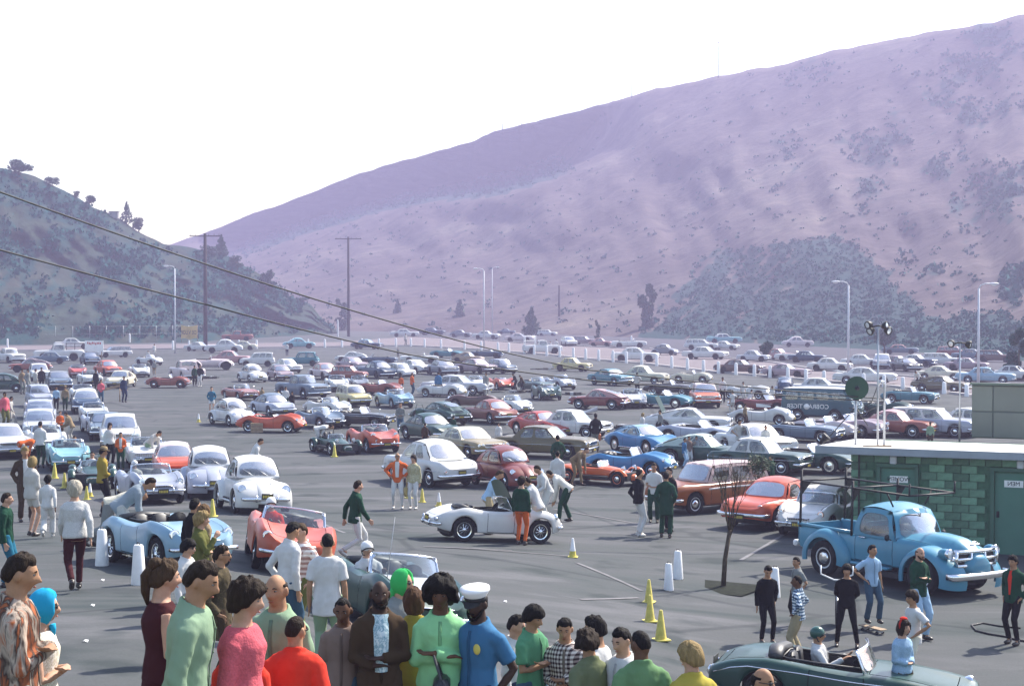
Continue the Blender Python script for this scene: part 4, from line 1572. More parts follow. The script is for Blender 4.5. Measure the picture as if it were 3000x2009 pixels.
saloon('brown_estate', L=4.1, W=1.58, zr=1.50, belt=.96, hood=.92, deck=.96, form='wagon', kind='estate_car', drop=.16, sm=.2, lamps=[(1.98, .56, .76, .095)], grille=(2.03, .62, .7, .2, 8, False), xf=1.25, xr=-1.2,
       gh=dict(xa0=.74, xa1=.42, xc0=-1.92, xc1=-1.72, za=.93, zc=.93, zt=1.45, wb=.70, wt=.58, bow=.14, bowr=.06, crown=.05, edge=.03, bul=.03, side=[(0, .05, .27, 1), (.29, .32, .63, 1), (.65, .68, .95, 1)], rwin=(.06, .94, .12, .84), sv=(.08, .86), pws=7),
       extra=[side_trim(.97, -1.9, .75, 'white', .05)])
saloon('finned', L=5.2, W=1.95, zr=1.40, hood=.94, deck=.94, extra=[fins(-2.5, -.9, .22, .86), side_trim(.66, -2.3, 2.3)])
saloon('open_us', L=4.6, W=1.76, belt=.88, hood=.88, deck=.88, kind='convertible', gh=None, cockpit=(-1.15, .60), screen=(.78, .40, .70, .26, .14), tonneau=-1.22)
# pickups
def bed_extra(x0, x1, wi, z0, zr_):
 def f(c, at):
  m = MB()
  m.add([(x0, -wi, z0), (x1, -wi, z0), (x1, wi, z0), (x0, wi, z0)], [(0, 1, 2, 3)])
  for s in (1, -1):
   m.add([(x0, s * wi, z0), (x1, s * wi, z0), (x1, s * wi, zr_), (x0, s * wi, zr_)], [(0, 1, 2, 3)])
  m.add([(x0, -wi, z0), (x0, wi, z0), (x0, wi, zr_), (x0, -wi, zr_)], [(0, 1, 2, 3)])
  m.add([(x1, -wi, z0), (x1, wi, z0), (x1, wi, zr_ + .02), (x1, -wi, zr_ + .02)], [(0, 1, 2, 3)])
  c.put('cargo_bed', m.mesh("cargo_bed", [M['paint']], False), 'body')
  r = MB()
  for s in (1, -1):
   r.tube([(x0, s * (wi + .05), zr_ + .01), (x1, s * (wi + .05), zr_ + .01)], .04, 8)
  c.put('bed_rail', r.mesh("bed_rail", [M['paint']]), 'body')
  t = MB()
  t.box((x0 - .03, 0, (z0 + zr_) / 2), (.05, wi * 2, zr_ - z0), bev=.015)
  c.put('tailgate', t.mesh("tailgate", [M['paint']], True, 40), 'body')
 return f
saloon('pickup', L=4.9, W=1.88, zr=1.66, belt=1.06, hood=1.06, deck=1.04, kind='pickup_truck', Rw=.37, boot=None, bed=(-2.4, -.62), bedrows=2, lidrows=3,
       gh=dict(xa0=.66, xa1=.44, xc0=-.56, xc1=-.50, za=1.03, zc=1.03, zt=1.60, wb=.80, wt=.68, bow=.14, bowr=.04, crown=.06, edge=.03, bul=.02, side=[(0, .10, .92, 1)], rwin=(.10, .90, .30, .86), sv=(.08, .88)),
       seats=(.1,), lamps=[(2.42, .74, .82, .09)], grille=(2.45, .80, 1.1, .22, 5, False), door=(-.5, .55), bonnet=(.75, 2.3), extra=[bed_extra(-2.38, -.64, .56, .66, 1.04)])

# hero pickup: round fifties truck with separate wings
def truck_extra(c, at):
 bed_extra(-2.42, -.74, .68, .62, 1.06)(c, at)
 # grille: two heavy chrome bars in an oval mouth
 m = MB()
 m.box((2.19, 0, .84), (.06, 1.16, .30), 0, bev=.02)
 c.put('grille_mouth', m.mesh("grille_mouth", [M['dark']], False))
 g = MB()
 for z, hw in ((1.00, .56), (.84, .66), (.70, .60)):
  g.tube([(2.12, -hw - .06, z), (2.22, -hw, z), (2.25, -hw * .5, z), (2.26, 0, z), (2.25, hw * .5, z), (2.22, hw, z), (2.12, hw + .06, z)], [(.03, .045)] * 7, 8)
 for s in (1, -1):
  g.tube([(2.2, s * .62, 1.0), (2.22, s * .66, .85), (2.2, s * .62, .70)], .045, 7)
  g.tube([(2.25, s * .22, 1.0), (2.27, s * .22, .84), (2.25, s * .22, .70)], .03, 6)
 c.put('grille', g.mesh("grille", [M['chrome']]))
 for s in (1, -1):
  c.put('headlight', _lamp_mesh(.105), None, (2.12, s * .74, .96), (0, R(84), 0))
  m = MB()
  m.blob((1.98, s * .74, .95), (.17, .118, .118), 12, 8)
  c.put('headlight_pod', m.mesh("headlight_pod", [M['paint']]), 'body')
 m = MB()
 m.box((2.16, 0, 1.13), (.05, .34, .05), bev=.02)
 m.box((2.14, 0, 1.18), (.03, .16, .035), bev=.01)
 c.put('bonnet_badge', m.mesh("bonnet_badge", [M['chrome']]), small=True)
 # ladder rack of black pipe
 r = MB()
 for s in (1, -1):
  r.tube([(-2.35, s * .74, 1.0), (-2.35, s * .74, 2.34)], .03, 7)
  r.tube([(-.72, s * .74, 1.0), (-.72, s * .74, 2.24)], .03, 7)
  r.tube([(-2.35, s * .74, 2.08), (.95, s * .74, 2.08)], .024, 7)
  r.add([(-2.35, s * .74, 2.06), (-2.05, s * .74, 2.06), (-2.35, s * .74, 1.72)], [(0, 1, 2)])
  r.add([(-.72, s * .74, 2.06), (-.48, s * .74, 2.06), (-.72, s * .74, 1.72)], [(0, 1, 2)])
  r.tube([(.95, s * .74, 2.06), (.95, s * .74, 2.34)], .022, 6)
  r.tube([(.30, s * .52, 1.76), (.30, s * .74, 2.08)], .02, 6)
 for x in (-2.35, -.72, .95):
  r.tube([(x, -.74, 2.08), (x, .74, 2.08)], .024, 7)
 c.put('ladder_rack', r.mesh("ladder_rack", [M['iron']]))
 b = MB()
 b.box((-2.62, 0, .58), (.14, 1.3, .14), bev=.03)
 c.put('rear_step', b.mesh("rear_step", [M['white']], True, 40))
 for s in (1, -1):
  m = MB()
  m.tube([(-.42, s * .815, 1.02), (-.24, s * .815, 1.02)], .016, 6)
  c.put('door_handle', m.mesh("door_handle", [M['chrome']]), small=True)
  m = MB()
  m.lathe([(.07, 0), (.075, .02), (.001, .03)], 12, 'x', (.50, s * .93, 1.12))
  m.tube([(.52, s * .80, 1.06), (.50, s * .93, 1.12)], .01, 5)
  c.put('wing_mirror', m.mesh("wing_mirror", [M['dark']]), small=True)
 m = MB()
 m.box((-.02, -.82, .56), (.30, .10, .10))
 for s in (1, -1):
  m.box((-.05, s * .80, .42), (1.1, .22, .06), bev=.02)
 c.put('running_board', m.mesh("running_board", [M['paint']], True, 40), 'body')
spec('round_truck', kind='pickup_truck', L=4.75, W=1.86, xf=1.45, xr=-1.45, Rw=.40, tw=.19, arches='', wheel='cap', rimf=.60, track=1.0,
     zc=[(-2.37, 1.06), (-.7, 1.08), (.7, 1.20), (1.2, 1.26), (1.8, 1.22), (2.15, 1.06), (2.3, .95)],
     zf=[(-2.37, 1.06), (-.7, 1.06), (.7, 1.12), (1.2, 1.08), (1.8, .98), (2.15, .88), (2.3, .80)],
     w=[(-2.37, .80), (-.72, .80), (-.66, .86), (.6, .86), (.9, .72), (1.6, .60), (2.1, .50), (2.37, .40)], zb=[(-2.37, .52), (-.7, .46), (.7, .46), (2.37, .54)], drop=.12, sm=.12, nose=(.4, .3, .25), tail=(.05, .02, .02),
     bed=(-2.36, -.72), bedrows=4, bonnet=(.74, 2.2), door=(-.56, .56), lidrows=3,
     gh=dict(xa0=.62, xa1=.38, xc0=-.64, xc1=-.50, za=1.05, zc=1.05, zt=1.66, wb=.77, wt=.62, bow=.22, bowr=.08, crown=.10, edge=.06, bul=.05, vbul=.04, side=[(0, .13, .90, 1)], rwin=(.18, .82, .34, .84), wsin=(.06, .94, .08, .84), pw=5, pws=4.5, sv=(.08, .84), plan=.04),
     seats=(.05,), fbump=(2.44, .50, .15, .98, .25), overrider=False,
     extra=[add_fenders(dict(yin=.46, yout=.925, thick=.18, fl=.46, rl=.18, fd=.15, rd=.2, a0=-12, a1=190, top=1.02), dict(yin=.66, yout=.95, thick=.20, fl=.16, rl=.16, a0=-12, a1=192, top=1.05)), truck_extra, wipers(.74, 1.12)])

# forward-control van
def van_extra(c, at):
 m = MB()
 m.grid(lambda u, v: (-2.06 + 3.75 * u, (2 * v - 1) * .80, 1.915 + .10 * math.sin(math.pi * u) ** .5 * (1 - .8 * abs(2 * v - 1) ** 3)), 14, 11)
 c.put('roof_panel', m.mesh('roof_panel', [M['paint']]), 'rim')
spec('van', kind='van', L=4.3, W=1.78, xf=1.05, xr=-1.15, Rw=.34, tw=.16, wheel='cap', rimf=.6,
     zc=[(-2.15, 1.18), (2.0, 1.18), (2.15, 1.12)], zf=[(-2.15, 1.18), (2.0, 1.16), (2.15, 1.08)], w=flatw(4.3, .96, .94), zb=[(-2.15, .40), (0, .34), (2.15, .40)], drop=.06, sm=.06, nose=(.14, .1, .06), tail=(.1, .06, .04),
     door=(.55, 1.5), gh=dict(xa0=2.05, xa1=1.70, xc0=-2.12, xc1=-2.04, za=1.14, zc=1.14, zt=1.88, wb=.86, wt=.78, bow=.10, bowr=.04, crown=.07, edge=.05, bul=.02,
     side=[(0, .05, .24, 1), (.26, .28, .48, 1), (.50, .52, .70, 1), (.72, .75, .95, 1)], rwin=(.14, .86, .18, .80), wsin=(.06, .94, .08, .84), sv=(.16, .78)), seats=(1.1,), lamps=[(2.13, .66, .92, .09)], tails=[(-2.14, .76, .8, .05)],
     fbump=(2.2, .50, .10, .95, .2), rbump=(2.2, .50, .10, .95, .2), overrider=False, fplate=(2.25, .62), grille=(2.14, .86, .8, .12, 4, False), extra=[van_extra])

# pre-war style roadster with exposed wheels and flowing wings
spec('vintage', kind='vintage_roadster', L=4.0, W=1.62, xf=1.35, xr=-1.2, Rw=.36, tw=.13, arches='', wheel='wire', rimf=.72, track=1.0, arch_in=False,
     zc=[(-2.0, .80), (-1.2, .92), (-.3, .90), (.2, .96), (1.2, .92), (1.6, .90), (2.0, .60)], zf=[(-2.0, .74), (-1.2, .86), (-.3, .82), (.2, .86), (1.2, .82), (1.6, .80), (2.0, .5)],
     w=[(-2.0, .5), (-1, .62), (0, .60), (.8, .42), (1.5, .34), (2.0, .30)], zb=[(-2.0, .40), (0, .34), (2.0, .40)], drop=.12, sm=.1, nose=(.2, .2, .1), tail=(.3, .2, .2), cockpit=(-1.1, .1), bonnet=(.25, 1.5), screen=(.16, .32, .48, .06, .0),
     lamps=[(1.52, .42, .82, .10)], grille=(1.72, .66, .40, .44, 8, True), fbump=(2.0, .44, .05, .9, .05),
     extra=[add_fenders(dict(yin=.34, yout=.80, thick=.06, fl=.12, rl=.5, rd=.1, a0=10, a1=196), dict(yin=.46, yout=.80, thick=.06, fl=.2, rl=.15, a0=-6, a1=180)), running_board(-.75, .7, .62, .26)])

CARS = {}
def car_proto(name):
 if name not in CARS:
  CARS[name] = build_car(S[name])
 return CARS[name]

def place_points(proto, yaw, sc):
 L, W = proto.L * sc, proto.W * sc
 ca, sa = math.cos(yaw), math.sin(yaw)
 sp = proto.sp
 wh = [Vector((x * sc * ca - y * sa, x * sc * sa + y * ca, 0)) for x in (sp['xf'], sp['xr']) for y in (-W / 2, W / 2)]
 bx = [Vector((x * ca - y * sa, x * sa + y * ca, .5)) for x in (-L / 2, L / 2) for y in (-W * .44, W * .44)]
 return wh, bx

def place_car(kind, colour, xl, xr, yb, yaw_a, label, group=None, roof=None, rim=None, seat=(.02, .02, .022, 1), fender_c=None, smax=1.18, skip=()):
 """put a car so that it spans xl..xr in the photograph and its nearest tyre stands at yb"""
 pr = car_proto(kind)
 best = None
 base = (yaw_a + 180) % 360 - 180
 for dlt in range(-30, 31, 3):                     # the heading that gives the car its true size
  ya = base + dlt
  if abs(base) > 12 and abs(abs(base) - 90) > 12 and abs(abs(base) - 180) > 12 and (math.copysign(1, math.sin(R(ya))) != math.copysign(1, math.sin(R(base))) or math.copysign(1, math.cos(R(ya))) != math.copysign(1, math.cos(R(base)))):
   continue
  px, py, sc = (xl + xr) / 2, yb - 6, 1.0
  for _ in range(4):
   p = lot(px, py)
   yaw = R(ya) - math.atan2(p.x, p.y)
   wh, bx = place_points(pr, yaw, sc)
   ymax = max(project((p.x + q.x, p.y + q.y, ground_z(p.x + q.x, p.y + q.y)))[1] for q in wh)
   ext = [project((p.x + q.x, p.y + q.y, p.z + .5))[0] for q in bx]
   e0, e1 = min(ext), max(ext)
   raw = sc * (xr - xl) / (e1 - e0)
   sc = min(smax, max(.93, raw))
   px += (xl + xr) / 2 - (e0 + e1) / 2
   py += yb - ymax
  cost = abs(dlt) / 22 + 9 * max(0, .98 - raw) + 5 * max(0, raw - 1.07)
  if best is None or cost < best[0]:
   best = (cost, px, py, sc, yaw)
 _, px, py, sc, yaw = best
 p = lot(px, py)
 dx = (ground_z(p.x + .7, p.y) - ground_z(p.x - .7, p.y)) / 1.4
 dy = (ground_z(p.x, p.y + .9) - ground_z(p.x, p.y - .9)) / 1.8
 nrm = Vector((-dx, -dy, 1)).normalized()
 q = Vector((0, 0, 1)).rotation_difference(nrm) @ Matrix.Rotation(yaw, 3, 'Z').to_quaternion()
 root = empty(pr.sp['kind'], p)
 root.rotation_mode = 'QUATERNION'
 root.rotation_quaternion = q
 root.scale = (sc, sc, sc)
 tag(root, label, CATS[pr.sp['kind']], group)
 far = FOC / p.y < 34
 cols = {'body': colour, 'bonnet': colour, 'roof': roof or colour, 'fender': fender_c or colour, 'rim': rim or ((.55, .55, .56, 1) if rnd.random() < .5 else colour), 'seat': seat, 'trim': (.02, .02, .02, 1), 'hood': (.03, .03, .03, 1)}
 objs = {}
 for i, (nm, me, ck, loc, rot, par, small) in enumerate(pr.parts):
  if (small and far) or nm in skip:
   continue
  o = bpy.data.objects.new(nm, me)
  COL.objects.link(o)
  o.parent = objs[par] if par is not None else root
  o.location = loc
  o.rotation_euler = rot
  if ck:
   o.color = cols[ck]
  objs[i] = o
 root["s"] = FOC / p.y
 return root
CATS = dict(small_car='car', saloon_car='car', coupe='car', estate_car='estate car', roadster='sports car', sports_coupe='sports car', sports_convertible='sports car', convertible='car',
   pickup_truck='pickup truck', van='van', open_wheeled_car='sports car', vintage_roadster='vintage car')
# ------------------------------------------------------------------ every vehicle in the picture
C = dict(white=(.60, .59, .57, 1), cream=(.58, .54, .41, 1), silver=(.46, .47, .50, 1), paleblue=(.22, .36, .46, 1), lavender=(.36, .38, .45, 1), red=(.42, .045, .022, 1),
         salmon=(.52, .085, .030, 1), maroon=(.17, .026, .016, 1), orange=(.55, .10, .010, 1), rust=(.27, .070, .010, 1), dkgreen=(.010, .050, .038, 1), teal=(.025, .16, .20, 1),
         blue=(.045, .20, .40, 1), navy=(.018, .045, .09, 1), truck=(.065, .25, .36, 1), olive=(.12, .095, .04, 1), pink=(.42, .22, .21, 1), mauve=(.30, .22, .24, 1), gold=(.26, .20, .09, 1),
         black=(.014, .014, .016, 1), grey=(.19, .20, .23, 1), tan=(.32, .23, .15, 1), slate=(.10, .14, .19, 1), slateteal=(.018, .085, .115, 1), redbrown=(.26, .07, .045, 1), palegreen=(.40, .48, .42, 1), yellow=(.55, .47, .22, 1),
         turq=(.18, .38, .42, 1), brown=(.10, .05, .04, 1), pinkwhite=(.60, .50, .49, 1))
CROP = dict(A=(0, 950, .3507), B=(600, 950, .3507), C=(1200, 950, .3507), D=(1700, 950, .3507), E=(2300, 950, .3507), P=(0, 1400, .3883), Q=(700, 1400, .3883), R=(1400, 1400, .3883), S=(2200, 1400, .3883),
   G=(1200, 750, .2989), H=(1800, 750, .2989), I=(2400, 750, .287), K=(500, 600, .3416), L=(0, 950, .2551), Z=(0, 0, 1.0))
def at_crop(c, x, y):
 ox, oy, k = CROP[c]
 return ox + x * k, oy + y * k

